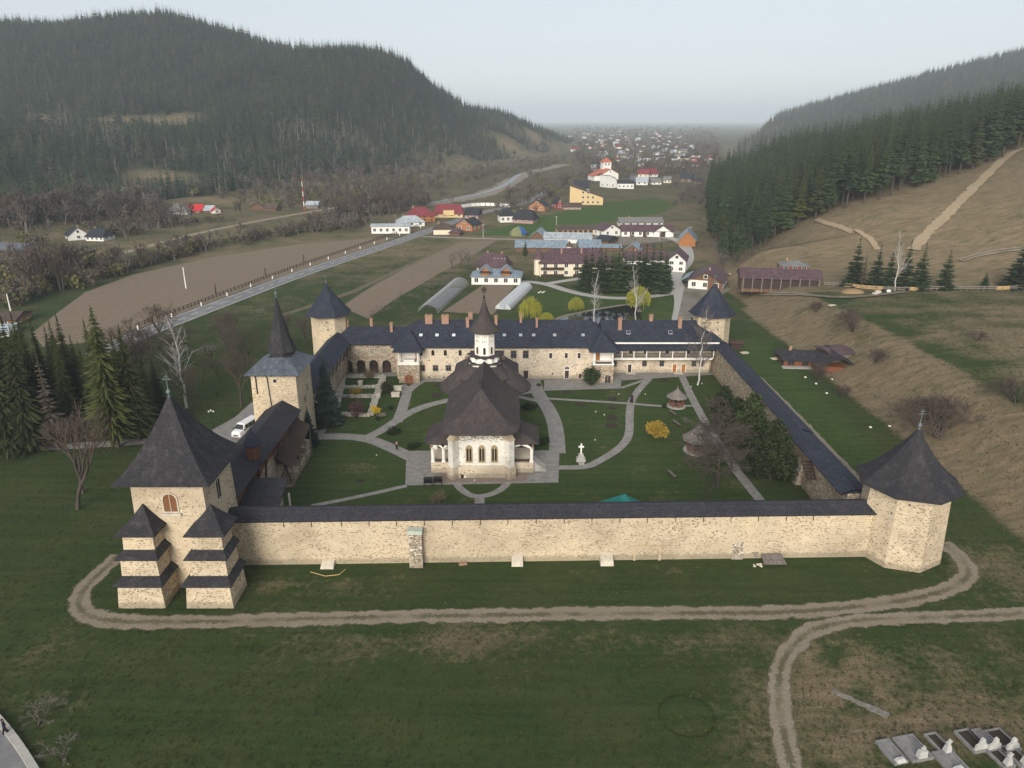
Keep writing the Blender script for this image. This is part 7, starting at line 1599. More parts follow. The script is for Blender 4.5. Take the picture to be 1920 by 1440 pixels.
def excurrent(seed, H, n=26, L0=.33, start=.22, ang=.9, up=.5, r0=None, levels=2, kids=4):
    """single stem with side limbs (birch, larch)"""
    rg = np.random.default_rng(seed); segs = []; p = np.zeros(3); K = 12; pts = [p]
    for k in range(K): p = p + np.array([rg.normal(0, .012) * H, rg.normal(0, .012) * H, H / K]); pts.append(p)
    r0 = r0 or H * .013
    for k in range(K): segs.append((pts[k], pts[k + 1], r0 * (1 - k / K) + .015, r0 * (1 - (k + 1) / K) + .012, 9))
    def side(p, d, L, r, lv):
        q = p
        for k in range(2):
            d = d + np.array([0, 0, up * .25]) + rg.normal(0, .12, 3); d /= np.linalg.norm(d); q2 = q + d * L / 2; segs.append((q, q2, r * (1 - .4 * k), r * (.7 - .35 * k), lv)); q = q2
            if lv > 0:
                for j in range(kids):
                    nd = d + rg.normal(0, .6, 3); nd /= np.linalg.norm(nd); side(p + (q - p) * rg.uniform(.3, 1), nd, L * rg.uniform(.3, .55), max(.012, r * .5), lv - 1)
    for i in range(n):
        f = start + (1 - start) * (i + rg.random()) / n; k = min(K - 1, int(f * K)); b = pts[k] + (pts[k + 1] - pts[k]) * (f * K - k); a = rg.random() * 6.28
        side(b, np.array([math.cos(a) * math.sin(ang), math.sin(a) * math.sin(ang), math.cos(ang)]), H * L0 * (1.05 - f) ** .8 * rg.uniform(.6, 1.2) + .3, r0 * .4 * (1.1 - f) + .012, levels)
    return segs
def seg_meshes(segs, mt, mc, lvcut=4, minr=.014, sides=4):
    t, c = MB(), MB()
    for a, b, r0, r1, lv in segs:
        big = lv >= lvcut; (t if big else c).tube(a, b, max(minr, r0), max(minr, r1), 5 if big else 3, False)
    return t.mesh('trunk', mt, True), c.mesh('crown', mc)
def leaves_mb(seed, n, clumps, size, flat=1.0):
    """leaf quads gathered in clumps: clumps = [(centre, radius)]"""
    rg = np.random.default_rng(seed); m = MB(); V, F = [], []; w = np.array([r ** 2 for _, r in clumps]); w = w / w.sum()
    for k in rg.choice(len(clumps), n, p=w):
        c, r = clumps[k]; d = rg.normal(0, 1, 3); d /= np.linalg.norm(d); p = np.array(c) + d * r * rg.random() ** .4 * np.array([1, 1, flat]); s = size * rg.uniform(.6, 1.4)
        u = rg.normal(0, 1, 3); u /= np.linalg.norm(u); v = np.cross(u, rg.normal(0, 1, 3)); v /= np.linalg.norm(v) + 1e-9; i = len(V)
        V += [tuple(p - u * s), tuple(p + v * s * .6), tuple(p + u * s), tuple(p - v * s * .6)]; F.append((i, i + 1, i + 2, i + 3))
    m.v = V; m.f = F; return m
def shrub_meshes(seed, rx, h, n, size, mat, nclump=9):
    rg = random.Random(seed); cl = [((rg.uniform(-.55, .55) * rx, rg.uniform(-.55, .55) * rx, h * rg.uniform(.35, .75)), rx * rg.uniform(.4, .6)) for _ in range(nclump)] + [((0, 0, h * .45), rx * .62)]
    t = MB()
    for k in range(6): a = k * 1.05; t.tube((0, 0, -.1), (math.cos(a) * rx * .5, math.sin(a) * rx * .5, h * .55), .04, .02, 4)
    L = leaves_mb(seed, n, cl, size, h / (2 * rx) + .25); L.v = [(x, y, max(.03, z)) for x, y, z in L.v]
    return t.mesh('stem', bark_d), L.mesh('foliage', mat)

# --- protos
SPH = [spruce_meshes(s, 22, 3.9, 56, 22, needle_o, 4, .10, fat=.55, ragged=.5, droop=.5) for s in (1, 2)]          # big near
SPM = [spruce_meshes(s, 22, 3.3 + .3 * (s % 3), 19, 10, needle, 3, b, fat=1.5) for s, b in ((11, .28), (12, .36), (13, .14), (14, .42))]
SPC = [spruce_meshes(s, 22, 3.8, 24, 12, needle, 3, .02, fat=1.3) for s in (17, 18)]
SPM2 = [spruce_meshes(s, 22, 3.5, 19, 10, needle_y, 3, b, fat=1.5) for s, b in ((15, .2), (16, .34))]
SPY = [spruce_meshes(21, 22, 3.9, 58, 23, needle_y, 4, .16, fat=.5, ragged=.5, droop=.5, shape=.7), spruce_meshes(22, 22, 3.8, 56, 23, needle_y, 4, .14, fat=.5, ragged=.5, droop=.5, shape=.75)]
SPB = [spruce_meshes(31, 12, 3.0, 34, 19, needle_b, 4, .05, droop=.3, fat=1.0, ragged=.4)]
SPD = [spruce_meshes(41, 20, 2.4, 22, 8, needle_dead, 3, .2)]
BARE = [seg_meshes(branches(s, 9, 6, .55, .2, .26), bark_d, twig_g, 4) for s in (3, 5)]
BARE_R = [seg_meshes(branches(s, 9, 6, .5, .28, .25), bark_d, bark_r, 4) for s in (7, 8)]
BARE_D = [seg_meshes(branches(17, 9, 7, .5, .2, .22, (2, 3), .2, .77), bark_d, bark_r, 5)]
BARE_S = [seg_meshes(branches(s, 6, 5, .6, .12, .24), bark_d, twig_g, 3, .02) for s in (9, 10, 15)]
LARCH = [seg_meshes(excurrent(4, 12, 60, .38, .14, 1.35, .12, None, 2, 4), bark_d, plain('larch_twigs', (0.085, 0.07, 0.058, 1), (0.06, 0.048, 0.04, 1), 3, .95, objco=True), 9)]
def multi(seed, H, n, lv=5):
    out = []; rg = random.Random(seed)
    for k in range(n): out += [(a + (rg.uniform(-.4, .4), 0, 0), b + (0, 0, 0), r0, r1, l) for a, b, r0, r1, l in branches(seed + k, H * rg.uniform(.75, 1), lv, .45, .22, .3, (2, 3), H * .014, .78, (rg.uniform(-.7, .7), rg.uniform(-.7, .7)))]
    return out
BUSHB = [seg_meshes(multi(s, 6, 7), bark_d, bark_r, 4, .02) for s in (60, 80)]
BIRCH = [seg_meshes(excurrent(s, 14, 30, .30, .22, .75, .5, .15, 2, 3), bark_w, twig_g, 9) for s in (5, 6)]
BIRCH_W = [seg_meshes(excurrent(s, 14, 26, .36, .2, .65, .5, .17, 1, 3), bark_w, plain('pale_branches', (0.42, 0.40, 0.37, 1), (0.3, 0.28, 0.26, 1), 2, .9, objco=True), 9) for s in (7, 9)]

# --- trees at the left of the picture
def T_(name, label, protos, px, pyb, pyt, H0, rz=None, sxy=1.0, group=None, cat='tree', c=None, parts=('trunk', 'crown')):
    c = G(px, pyb) if c is None else c; h = px_height(c, px, pyt); k = int(px * 7 + pyb) ; pr = protos[k % len(protos)]
    return place_tree(name, label, pr, c, (k * .77) % 6.28 if rz is None else rz, h / H0, cat, group, 0, parts, sxy)
T_('spruce_tree', 'tall yellow-green spruce left of the front tower roof, taller of the two', [SPY[0]], 222, 838, 575, 22, sxy=1.05)
T_('spruce_tree', 'yellow-green spruce just behind the front tower roof, shorter of the two', [SPY[1]], 262, 826, 612, 22, sxy=1.05)
T_('spruce_tree', 'dark spruce at the left edge beside the walk', [SPH[0]], 24, 850, 612, 22, sxy=1.05); T_('spruce_tree', 'dark spruce with bare lower trunk, second from the left edge', [SPH[1]], 62, 845, 592, 22, sxy=1.05); T_('spruce_tree', 'dark spruce cut by the left picture edge', [SPH[1]], -14, 848, 640, 22, sxy=1.05)
T_('spruce_tree', 'brownish thin spruce between the dark and the yellow-green ones', [SPD[0]], 108, 840, 640, 20); T_('spruce_tree', 'dark spruce behind the thin brown one', [SPH[0]], 140, 815, 628, 22, sxy=.9); T_('spruce_tree', 'dark spruce in the shade left of the tall yellow-green one', [SPH[1]], 178, 800, 640, 22, sxy=1.05)
T_('spruce_tree', 'dark spruce farther back near the left edge', [SPH[0]], 40, 790, 600, 22, sxy=.85); T_('spruce_tree', 'slim dark spruce behind the group on the left', [SPH[1]], 98, 785, 595, 22, sxy=.8)
for px_s, py_s, tp_s in [(-40, 830, 600), (12, 800, 610), (70, 800, 585), (130, 778, 600), (160, 770, 628), (205, 790, 640), (240, 775, 655), (282, 790, 660), (115, 758, 612), (20, 765, 605), (190, 752, 620), (-20, 780, 590), (50, 748, 610), (85, 822, 600), (150, 800, 590), (200, 815, 600), (240, 800, 625), (8, 838, 605), (300, 770, 668)]: T_('spruce_tree', 'dark spruce deep inside the grove at the left', SPH, px_s, py_s, tp_s, 22, sxy=1.05, group='spruces inside the left grove')
T_('bare_tree', 'reddish leafless tree leaning on the lawn left of the front tower', BARE_R, 146, 955, 715, 9, sxy=.85); T_('bare_tree', 'leafless tree close behind the leaning one on the left lawn', BARE_D, 156, 925, 730, 9, rz=2.0, sxy=.75)
T_('birch_tree', 'white-limbed birch between front tower and gate tower', [BIRCH_W[0]], 350, 765, 590, 14, sxy=1.25); T_('bare_tree', 'dark leafless tree left of the gate tower', BARE_D, 453, 762, 620, 9, sxy=.75); T_('bare_tree', 'leafless tree under the birch beside the drive', BARE_D, 362, 775, 660, 9, sxy=.75)
T_('bare_tree', 'leafless tree behind the yellow-green spruces', BARE_D, 232, 700, 588, 9); T_('bare_tree', 'thin leafless tree at the back of the left lawn', [BARE_S[0]], 395, 690, 610, 6); T_('bare_tree', 'round leafless tree left of the spire', [BARE_S[1]], 432, 672, 605, 6)
rg = random.Random(77)
for i in range(40):
    px, py = rg.uniform(240, 600), rg.uniform(640, 720)
    if px > 470 and py > 690: continue
    T_('bare_tree', 'leafless tree in the thicket left of the gate tower spire', BARE_R + BARE_D, px, py, py - rg.uniform(55, 90), 8.5, group='thicket trees behind the gate tower')
# --- small orchard trees
for i in range(60):
    t = rg.random(); px = 330 + 470 * t + rg.uniform(-25, 40); py = 640 - 185 * t + rg.uniform(-6, 30)
    if py > 610 and px > 560: continue
    T_('fruit_tree', 'small leafless fruit tree in the orchard strip beside the road', BARE_S, px, py, py - rg.uniform(13, 22) * (1.15 - t * .5), 6, group='orchard trees along the road')
for i in range(26):
    t = rg.random(); px = 700 + 150 * t + rg.uniform(-15, 20); py = 600 - 70 * t + rg.uniform(-8, 8)
    T_('fruit_tree', 'gnarled leafless fruit tree beside the hoop greenhouse', BARE_S, px, py, py - rg.uniform(18, 30), 6, group='fruit trees by the greenhouse')
for px, py, tp in [(862, 500, 452), (878, 503, 455), (848, 505, 462), (890, 515, 470)]: T_('bare_tree', 'leafless tree in the clump left of the maroon-roofed house', BARE, px, py, tp, 9, group='bare trees left of the maroon roof')
T_('spruce_tree', 'dark spruce left of the cream guest house', [SPM[0]], 985, 489, 446, 22, sxy=1.05)
# --- spruce clump by the pond
for i, (px, py) in enumerate([(1096, 541), (1108, 545), (1121, 540), (1133, 546), (1146, 541), (1158, 547), (1171, 542), (1183, 548), (1196, 543), (1208, 548), (1221, 544), (1234, 549), (1246, 543), (1100, 530), (1126, 528), (1152, 530), (1178, 530), (1204, 531), (1230, 532), (1250, 533)]):
    T_('spruce_tree', 'dark spruce in the dense clump right of the cream guest house', SPC, px, py, 457 + rg.uniform(0, 14) + (8 if py < 535 else 0), 22, sxy=1.8, group='spruce clump by the guest house')
# --- willows and birches at the pond
def willow(seed, H, Rr, n):
    rg = np.random.default_rng(seed); V, F = [], []
    for k in range(n):
        a = rg.random() * 6.28; r = Rr * rg.random() ** .5; top = H * (.98 - .35 * (r / Rr) ** 2) * rg.uniform(.85, 1); L = rg.uniform(.35, .75) * top; x, y = r * math.cos(a), r * math.sin(a); nl = int(L / .28); z = top
        for j in range(nl):
            z -= .28; x += rg.normal(0, .025) + .02 * math.cos(a); y += rg.normal(0, .025) + .02 * math.sin(a); b = rg.random() * 6.28; w = rg.uniform(.05, .11); i = len(V)
            V += [(x, y, z + .2), (x + w * math.cos(b), y + w * math.sin(b), z + .02), (x, y, z - .2), (x - w * math.cos(b), y - w * math.sin(b), z)]; F.append((i, i + 1, i + 2, i + 3))
    m = MB(); m.v = V; m.f = F; t = MB(); t.tube((0, 0, -.3), (0, 0, H * .5), H * .035, H * .025, 7)
    for k in range(6): a = k * 1.05; t.tube((0, 0, H * .45), (Rr * .6 * math.cos(a), Rr * .6 * math.sin(a), H * .85), H * .016, .04, 5)
    return t.mesh('trunk', bark_d), m.mesh('crown', willow_l)
WIL = [willow(1, 8, 3.2, 330), willow(2, 8, 3.6, 360)]
T_('willow_tree', 'bright yellow-green weeping willow above the house roof, leftmost', [WIL[0]], 995, 604, 552, 8); T_('willow_tree', 'small low yellow willow bush right of the leftmost willow', [WIL[1]], 1024, 605, 584, 8, sxy=1.4)
T_('willow_tree', 'yellow-green willow on the pond bank behind the left birch', [WIL[1]], 1080, 586, 554, 8); T_('willow_tree', 'broad yellow-green willow at the right end of the pond', [WIL[0]], 1196, 582, 532, 8, sxy=1.1)
T_('birch_tree', 'bare white birch at the pond, left one', [BIRCH_W[0]], 1113, 606, 510, 14, sxy=.9); T_('birch_tree', 'bare white birch in front of the broad willow', [BIRCH_W[1]], 1192, 604, 500, 14, sxy=.9)
# --- courtyard trees
T_('blue_spruce', 'tall dark blue spruce right of the gate tower', [SPB[0]], 616, 796, 662, 12, sxy=.95); T_('blue_spruce', 'small blue spruce in front of the gate tower', [SPB[0]], 582, 834, 762, 12, sxy=1.05)
T_('bare_tree', 'reddish leafless shrub tree against the left wall gallery', [BARE_R[1]], 547, 908, 790, 9, sxy=.8); T_('bare_tree', 'second reddish leafless tree on the lawn by the left wall', [BARE_R[0]], 560, 880, 800, 9, sxy=.7)
def shrub(name, label, px, py, rx, h, n, size, mat, seed, c=None): return place_tree(name, label, shrub_meshes(seed, rx, h, n, size, mat), PX(px, py) if c is None else c, seed * .7, 1.0, 'shrub', None, 0, ('stem', 'foliage'))
shrub('forsythia', 'bright yellow flowering shrub beside the ruin', 705, 777, 1.0, 1.7, 700, .12, forsy, 1); shrub('forsythia', 'round golden shrub on the right lawn', 1231, 823, 2.1, 3.4, 2400, .14, forsy2, 2); shrub('forsythia', 'ochre blossoming bush inside the ruin', 668, 741, 1.3, 1.5, 700, .11, forsy2, 3); shrub('forsythia', 'pale ochre bush at the back edge of the ruin', 692, 711, 1.4, 2.0, 600, .11, leaf_mat('faded_blossom', (0.17, 0.13, 0.06, 1), (0.26, 0.2, 0.09, 1)), 4)
shrub('plum_shrub', 'purple-leaved shrub in front of the ruin', 669, 783, 1.7, 3.2, 1300, .11, plum_l, 5); shrub('bare_shrub', 'brown twiggy shrub in front of the church', 820, 947, 1.6, 2.2, 700, .08, leaf_mat('brown_buds', (0.11, 0.08, 0.06, 1), (0.16, 0.12, 0.09, 1)), 6)
shrub('juniper', 'dark green bushy juniper before the right porch', 1109, 724, 1.9, 4.6, 2600, .17, yew_l, 7); shrub('yew', 'dark drooping shrub right of the ruin', 727, 738, 1.35, 2.6, 1500, .13, leaf_mat('dull_yew', (0.02, 0.024, 0.014, 1), (0.045, 0.045, 0.024, 1)), 8)
shrub('cypress', 'small dark cone shrub just behind the front wall', 1338, 962, .55, 2.6, 700, .12, box_l, 9, c=PX(1338, 975))
for i, (px, py, r_, lab) in enumerate([(738, 811, 1.6, 'dark flat round hedge on the left lawn, upper one'), (774, 838, 1.35, 'dark flat round hedge next to the church square, left side'), (993, 766, 1.7, 'dark flat round hedge right of the church, farther one'), (1016, 831, 1.8, 'dark flat round hedge right of the church, nearer one'), (731, 768, .55, 'small dark ball shrub near the yellow shrub'), (708, 788, .5, 'small dark ball shrub beside the slatted bench'), (1245, 765, .45, 'small dark shrub left of the small pavilion')]):
    shrub('clipped_hedge', lab, px, py, r_, .55 if r_ > 1 else .8, 1100 if r_ > 1 else 350, .12, box_l, 20 + i)
T_('birch_tree', 'tall bare birch in front of the gallery wing and back tower', [BIRCH[0]], 1308, 722, 575, 14, sxy=1.1)
T_('larch_tree', 'wide leafless larch half hiding the larger pavilion', [LARCH[0]], 1345, 912, 740, 12, sxy=1.15); T_('bare_tree', 'dark twiggy tree tangled with the larch by the right walk', BARE_D, 1372, 880, 770, 9)
def pine(seed):
    rg = random.Random(seed); cl = []; t = MB(); t.tube((0, 0, -.3), (0, 0, 9), .2, .06, 6)
    for k in range(26):
        f = (k + .5) / 26; z = 1.4 + 7.6 * f; r = 2.5 * (1 - f) ** .65 + .25; a = k * 2.4; p = (r * .62 * math.cos(a), r * .62 * math.sin(a), z); cl.append((p, r * .42 + .25)); t.tube((0, 0, z - .3), p, .05, .02, 4)
    return t.mesh('trunk', bark_d), leaves_mb(seed, 6500, cl, .19, .75).mesh('crown', pine_n)
PIN = [pine(1), pine(2)]
T_('pine_tree', 'bushy dark pine by the right wall, farthest of three', [PIN[0]], 1354, 790, 720, 9.5, sxy=1.35); T_('pine_tree', 'bushy green pine by the right wall, middle of three', [PIN[1]], 1402, 852, 732, 9.5, sxy=1.15); T_('pine_tree', 'bushy green pine by the right wall, nearest of three', [PIN[0]], 1444, 898, 782, 9.5, sxy=1.3); T_('pine_tree', 'dark pine filling the gap behind the larch at the right wall', [PIN[1]], 1376, 822, 742, 9.5, sxy=1.3)
T_('bare_tree', 'thin leafless sapling beside the small pavilion', [BARE_S[0]], 1284, 808, 762, 6, sxy=.6); T_('bare_tree', 'thin sapling on the lawn below the larger pavilion', [BARE_S[1]], 1274, 885, 860, 6, sxy=.5)
# --- lower left saplings
T_('bare_tree', 'pruned leafless fruit tree beside the lower left kerb, upper one', [BARE_S[2]], 72, 1360, 1310, 6, sxy=2.2); T_('bare_tree', 'pruned leafless fruit tree beside the lower left kerb, lower one', [BARE_S[1]], 125, 1425, 1376, 6, sxy=2.2)
# --- right slope
for px, pb, pt, lab, sx in [(1600, 537, 445, 'spruce by the pasture fence, leftmost tall one', 1.25), (1640, 541, 458, 'spruce left of the white birch at the fence', 1.2), (1664, 541, 462, 'dark spruce just left of the birch trunk', 1.1), (1694, 543, 450, 'slim spruce right behind the birch', 1.0), (1722, 544, 455, 'slim spruce right of the birch at the fence', 1.1), (1770, 543, 467, 'spruce standing alone along the fence', 1.25), (1905, 538, 452, 'big spruce at the right picture edge by the fence', 1.6), (1845, 541, 508, 'small young spruce by the fence', 1.5)]:
    T_('spruce_tree', lab, SPC, px, pb, pt, 22, sxy=sx * 1.5)
T_('spruce_tree', 'brown withered spruce right of the leftmost fence spruce', SPD, 1616, 541, 470, 20, sxy=1.4); T_('birch_tree', 'white birch trunk with bare limbs among the fence spruces', [BIRCH_W[1]], 1678, 545, 435, 14, sxy=.8)
for px, pb, pt, lab, sx in [(1600, 622, 562, 'dark leafless bush on the dry bank below the cart track', 1.3), (1760, 822, 720, 'large leafless tree behind the front right tower roof', 1.5), (1720, 800, 728, 'leafless bush left of the large one behind the tower', 1.5), (1905, 755, 690, 'leafless bush at the right picture edge on the meadow', 1.3), (1535, 718, 668, 'leafless shrub in front of the log house', .9), (1640, 680, 640, 'low leafless shrub on the bank above the log house', 1.4), (1530, 585, 555, 'thin shrub on the bank', 1.2), (1580, 745, 715, 'low bare bramble below the log house', 1.4), (1830, 640, 612, 'faint low bush on the upper meadow', 1.4)]:
    T_('bare_tree', lab, BUSHB, px, pb, pt, 7.5, sxy=sx)
for px, py in [(1200, 262)]: pass

# ================================================================== woods
def gn_scatter(name, label, pts, protos, kind='stuff'):
    """pts: rows x,y,z,rot,scale,index - one object, instancing a handful of tree meshes"""
    pts = np.array(pts, float); me = bpy.data.meshes.new(name); me.from_pydata(pts[:, :3].tolist(), [], [])
    for nm, ty, col in (('rot', 'FLOAT', 3), ('scl', 'FLOAT', 4), ('idx', 'INT', 5)):
        at = me.attributes.new(nm, ty, 'POINT'); at.data.foreach_set('value', pts[:, col].astype(np.int32 if ty == 'INT' else np.float32))
    o = bpy.data.objects.new(name, me); COL.objects.link(o); o['kind'] = kind; o['label'] = label
    g = bpy.data.node_groups.new(name, 'GeometryNodeTree'); g.interface.new_socket('Geometry', in_out='INPUT', socket_type='NodeSocketGeometry'); g.interface.new_socket('Geometry', in_out='OUTPUT', socket_type='NodeSocketGeometry')
    N = g.nodes; L = g.links; gi, go = N.new('NodeGroupInput'), N.new('NodeGroupOutput'); ip = N.new('GeometryNodeInstanceOnPoints'); ti = N.new('GeometryNodeGeometryToInstance')
    for p in reversed(protos):
        oi = N.new('GeometryNodeObjectInfo'); oi.inputs['Object'].default_value = p; L.new(oi.outputs['Geometry'], ti.inputs[0])
    L.new(gi.outputs[0], ip.inputs['Points']); L.new(ti.outputs[0], ip.inputs['Instance']); ip.inputs['Pick Instance'].default_value = True
    def attr(n_, ty): a = N.new('GeometryNodeInputNamedAttribute'); a.data_type = ty; a.inputs['Name'].default_value = n_; return a.outputs['Attribute']
    L.new(attr('idx', 'INT'), ip.inputs['Instance Index']); cx = N.new('ShaderNodeCombineXYZ'); L.new(attr('rot', 'FLOAT'), cx.inputs[2]); L.new(cx.outputs[0], ip.inputs['Rotation']); L.new(attr('scl', 'FLOAT'), ip.inputs['Scale'])
    L.new(ip.outputs[0], go.inputs[0]); md = o.modifiers.new('scatter', 'NODES'); md.node_group = g
    return o
def proto(mb_or_list, mats):
    """one unlinked object holding trunk and crown in one mesh"""
    me = bpy.data.meshes.new('tree_shape'); V, F, M_ = [], [], []
    for k, m in enumerate(mb_or_list): b = len(V); V += m.v; F += [tuple(i + b for i in f) for f in m.f]; M_ += [k] * len(m.f)
    me.from_pydata(V, [], F); [me.materials.append(x) for x in mats]; me.polygons.foreach_set('material_index', M_); me.update()
    return bpy.data.objects.new('tree_shape', me)
def far_spruce(seed, R_=4.6, base=.1, mat=None):
    t = MB(); t.tube((0, 0, -1), (0, 0, 14), .28, .1, 4, False); return proto([t, spruce_mb(seed, 22, R_, 12, 8, 2, base, droop=.5, fat=1.9, ragged=.3)], [bark_d, mat or needle_far])
def far_bare(seed, mt, mc, H=14, birch=False):
    sg = excurrent(seed, H, 20, .28, .3, .5, .6, .2, 1, 2) if birch else branches(seed, H, 4, .5, .3, .28, (2, 3), .22)
    t, c = MB(), MB()
    for a, b, r0, r1, lv in sg: (t if lv > 3 else c).tube(a, b, max(.07, r0), max(.055, r1), 3, False)
    return proto([t, c], [mt, mc])
needle_far2 = leaf_mat('light_far_needles', (0.030, 0.044, 0.020, 1), (0.052, 0.066, 0.029, 1), .6); needle_far3 = leaf_mat('rusty_far_crowns', (0.052, 0.046, 0.032, 1), (0.08, 0.068, 0.048, 1), .5)
FS = [far_spruce(101), far_spruce(102, 4.0, .12), far_spruce(103, 5.0, .05), far_spruce(104, 3.8, .15), far_spruce(105, 4.8, .08, needle_far2), far_spruce(106, 4.8, .12, needle_far3)]
bark_f = plain('far_birch_bark', (0.46, 0.43, 0.40, 1), (0.32, 0.30, 0.28, 1), 1, .9, objco=True)
FB = [far_bare(201, twig_f, twig_f), far_bare(202, twig_f, twig_f), far_bare(203, bark_f, twig_f, 16, True), far_bare(204, bark_f, twig_f, 17, True)]
def bush_proto(seed, mat, n=120, size=.3):
    rg = random.Random(seed); cl = [((rg.uniform(-1.2, 1.2), rg.uniform(-1.2, 1.2), rg.uniform(.8, 2.2)), rg.uniform(.7, 1.2)) for _ in range(6)]; t = MB()
    for k in range(9): a = k * .7; t.tube((0, 0, 0), (1.2 * math.cos(a), 1.2 * math.sin(a), 2.4 + .3 * (k % 3)), .06, .03, 3, False)
    return proto([t, leaves_mb(seed, n, cl, size)], [twig_f, mat])
BU = [bush_proto(1, bush_l), bush_proto(2, bush_l), bush_proto(3, leaf_mat('brown_scrub', (0.075, 0.06, 0.045, 1), (0.12, 0.095, 0.07, 1))), bush_proto(4, MATS['brown_scrub']), far_bare(301, twig_f, twig_f, 6), far_bare(302, twig_f, bark_r, 7)]
rgn = np.random.default_rng(42)
def clear_mask(x, y):
    k = np.zeros(len(x), bool)
    for c, rx, ry in CLEAR_PTS: k |= ((x - c[0]) / rx) ** 2 + ((y - c[1]) / ry) ** 2 < 1
    return k
def visible_band(x, y, z):
    px, py = proj(x, np.maximum(y, 1), z); return (px > -260) & (px < 2180)
# left hill
n = 110000
x = rgn.uniform(-1250, 420, n); y = rgn.uniform(330, 1900, n); d = dist_out(x, y, FLATA); z = height(x, y); px, py = proj(x, y, z)
ok = (px > -200) & (px < 1150) & (d > 34) & ~clear_mask(x, y) & (x < 420)
# keep the seen side of the ridge: the ground must be about in line of sight
def seen(x, y, z, margin=26):
    hid = np.zeros(len(x), bool)
    for f in np.linspace(.35, .97, 22): hid |= height(x * f, y * f) > CAMH + (z + margin - CAMH) * f
    return ~hid
x, y, z, d, px, py = (a[ok] for a in (x, y, z, d, px, py)); k = seen(x, y, z); x, y, z, d, px, py = (a[k] for a in (x, y, z, d, px, py))
near_bare = np.zeros(len(x))
for cx, cy, r_, st in [(560, 262, 62, .95), (640, 275, 60, .95), (690, 265, 50, .85), (120, 242, 60, .75), (215, 262, 55, .75), (250, 312, 40, .75), (300, 320, 40, .7), (330, 300, 36, .5), (420, 300, 60, .3), (480, 330, 80, .35), (760, 300, 70, .45), (250, 370, 90, .55), (140, 370, 60, .45), (860, 290, 80, .3)]:
    near_bare = np.maximum(near_bare, st * np.exp(-((px - cx) ** 2 + ((py - cy) * 1.6) ** 2) / (r_ * .8) ** 2))
near_bare = np.maximum(near_bare, np.clip(1 - (d - 42) / 70, 0, 1) * .5); near_bare += .05 * (sn(x, y, 90, 6) > .45)
isb = rgn.random(len(x)) < near_bare
keep = rgn.random(len(x)) < np.where(isb, .9, 1.0); x, y, z, px, py, isb = (a[keep] for a in (x, y, z, px, py, isb))
sc_ = (.38 + .62 * rgn.random(len(x)) ** 1.4) * (1 + .3 * sn(x, y, 120, 9)) * np.where(y > 820, .8, 1.0)
A = ~isb; idx_ = rgn.integers(0, 4, len(x)); pv = sn(x, y, 150, 3) + rgn.normal(0, .35, len(x)); idx_ = np.where(pv > .35, 4, idx_); idx_ = np.where((pv < -.85) | (rgn.random(len(x)) < .03), 5, idx_)
gn_scatter('spruce_forest', 'dense dark spruce forest covering the left hill', np.column_stack([x, y, z - .5, rgn.uniform(0, 6.28, len(x)), sc_, idx_])[A], FS)
bi = np.where(rgn.random(len(x)) < .45, rgn.integers(2, 4, len(x)), rgn.integers(0, 2, len(x)))
gn_scatter('leafless_wood', 'pale leafless birch and beech wood at the foot of the left hill', np.column_stack([x, y, z - .3, rgn.uniform(0, 6.28, len(x)), sc_ * .95, bi])[isb], FB)
# right side: the near forest as single trees, the hills behind as a mass
n = 26000
x = rgn.uniform(60, 640, n); y = rgn.uniform(225, 640, n); z = height(x, y); px, py = proj(x, y, z)
edge_px = np.array([1322, 1345, 1380, 1420, 1480, 1540, 1600, 1680, 1760, 1830, 1880, 1930, 2000, 2200]); edge_py = np.array([515, 512, 500, 470, 428, 408, 392, 365, 340, 316, 300, 268, 240, 190])
lim = np.interp(px, edge_px, edge_py)
ok = (py < lim) & (px > 1322) & (px < 2100) & (dist_out(x, y, FLATA) > 2); x, y, z, px, py, lim = (a[ok] for a in (x, y, z, px, py, lim))
# thin to a minimum spacing, nearest rows first
order = np.argsort(y); keepi = []; grid = {}
for i in order:
    gx, gy = int(x[i] // 4), int(y[i] // 4); close = False
    for a in (-1, 0, 1):
        for b in (-1, 0, 1):
            for j in grid.get((gx + a, gy + b), ()):
                if (x[i] - x[j]) ** 2 + (y[i] - y[j]) ** 2 < (4.3 if lim[i] - py[i] < 12 else 4.8) ** 2: close = True
    if not close: grid.setdefault((gx, gy), []).append(i); keepi.append(i)
keepi = np.array(keepi); rank = np.argsort((lim - py)[keepi]); keepi = keepi[rank]
vis = keepi[(px[keepi] < 1935)]; near_, rest_ = vis[:235], np.concatenate([vis[235:], keepi[px[keepi] >= 1935]])
PF = SPM + SPM[:2] + SPM2[:1]
for k, i in enumerate(near_):
    low = px[i] < 1400 and rgn.random() < .5
    if low and k % 2: place_tree('bare_tree', 'leafless grey tree at the lower left corner of the right forest', BARE[k % 2], (x[i], y[i], z[i] - .3), k * .9, rgn.uniform(.9, 1.3), 'tree', 'bare trees at the forest corner')
    else: place_tree('spruce_tree', 'tall dark spruce on the lower edge of the right hill forest', PF[k % 7], (x[i], y[i], z[i] - .4), k * 1.3, rgn.uniform(.72, 1.28) * (1.0 if px[i] > 1400 else .8), 'tree', 'edge spruces of the right forest', sxy=rgn.uniform(.85, 1.05))
PR = []
for a in SPM:
    o_ = bpy.data.objects.new('tree_shape', None) if False else None
PRo = [proto([spruce_mb(s_, 22, 3.4, 18, 9, 3, b_, fat=1.6), (lambda t: (t.tube((0, 0, -.5), (0, 0, 16), .34, .12, 5, False), t)[1])(MB())], [nm_, bark_d]) for s_, b_, nm_ in ((11, .3, needle), (12, .36, needle), (13, .16, needle_o), (14, .42, needle))]
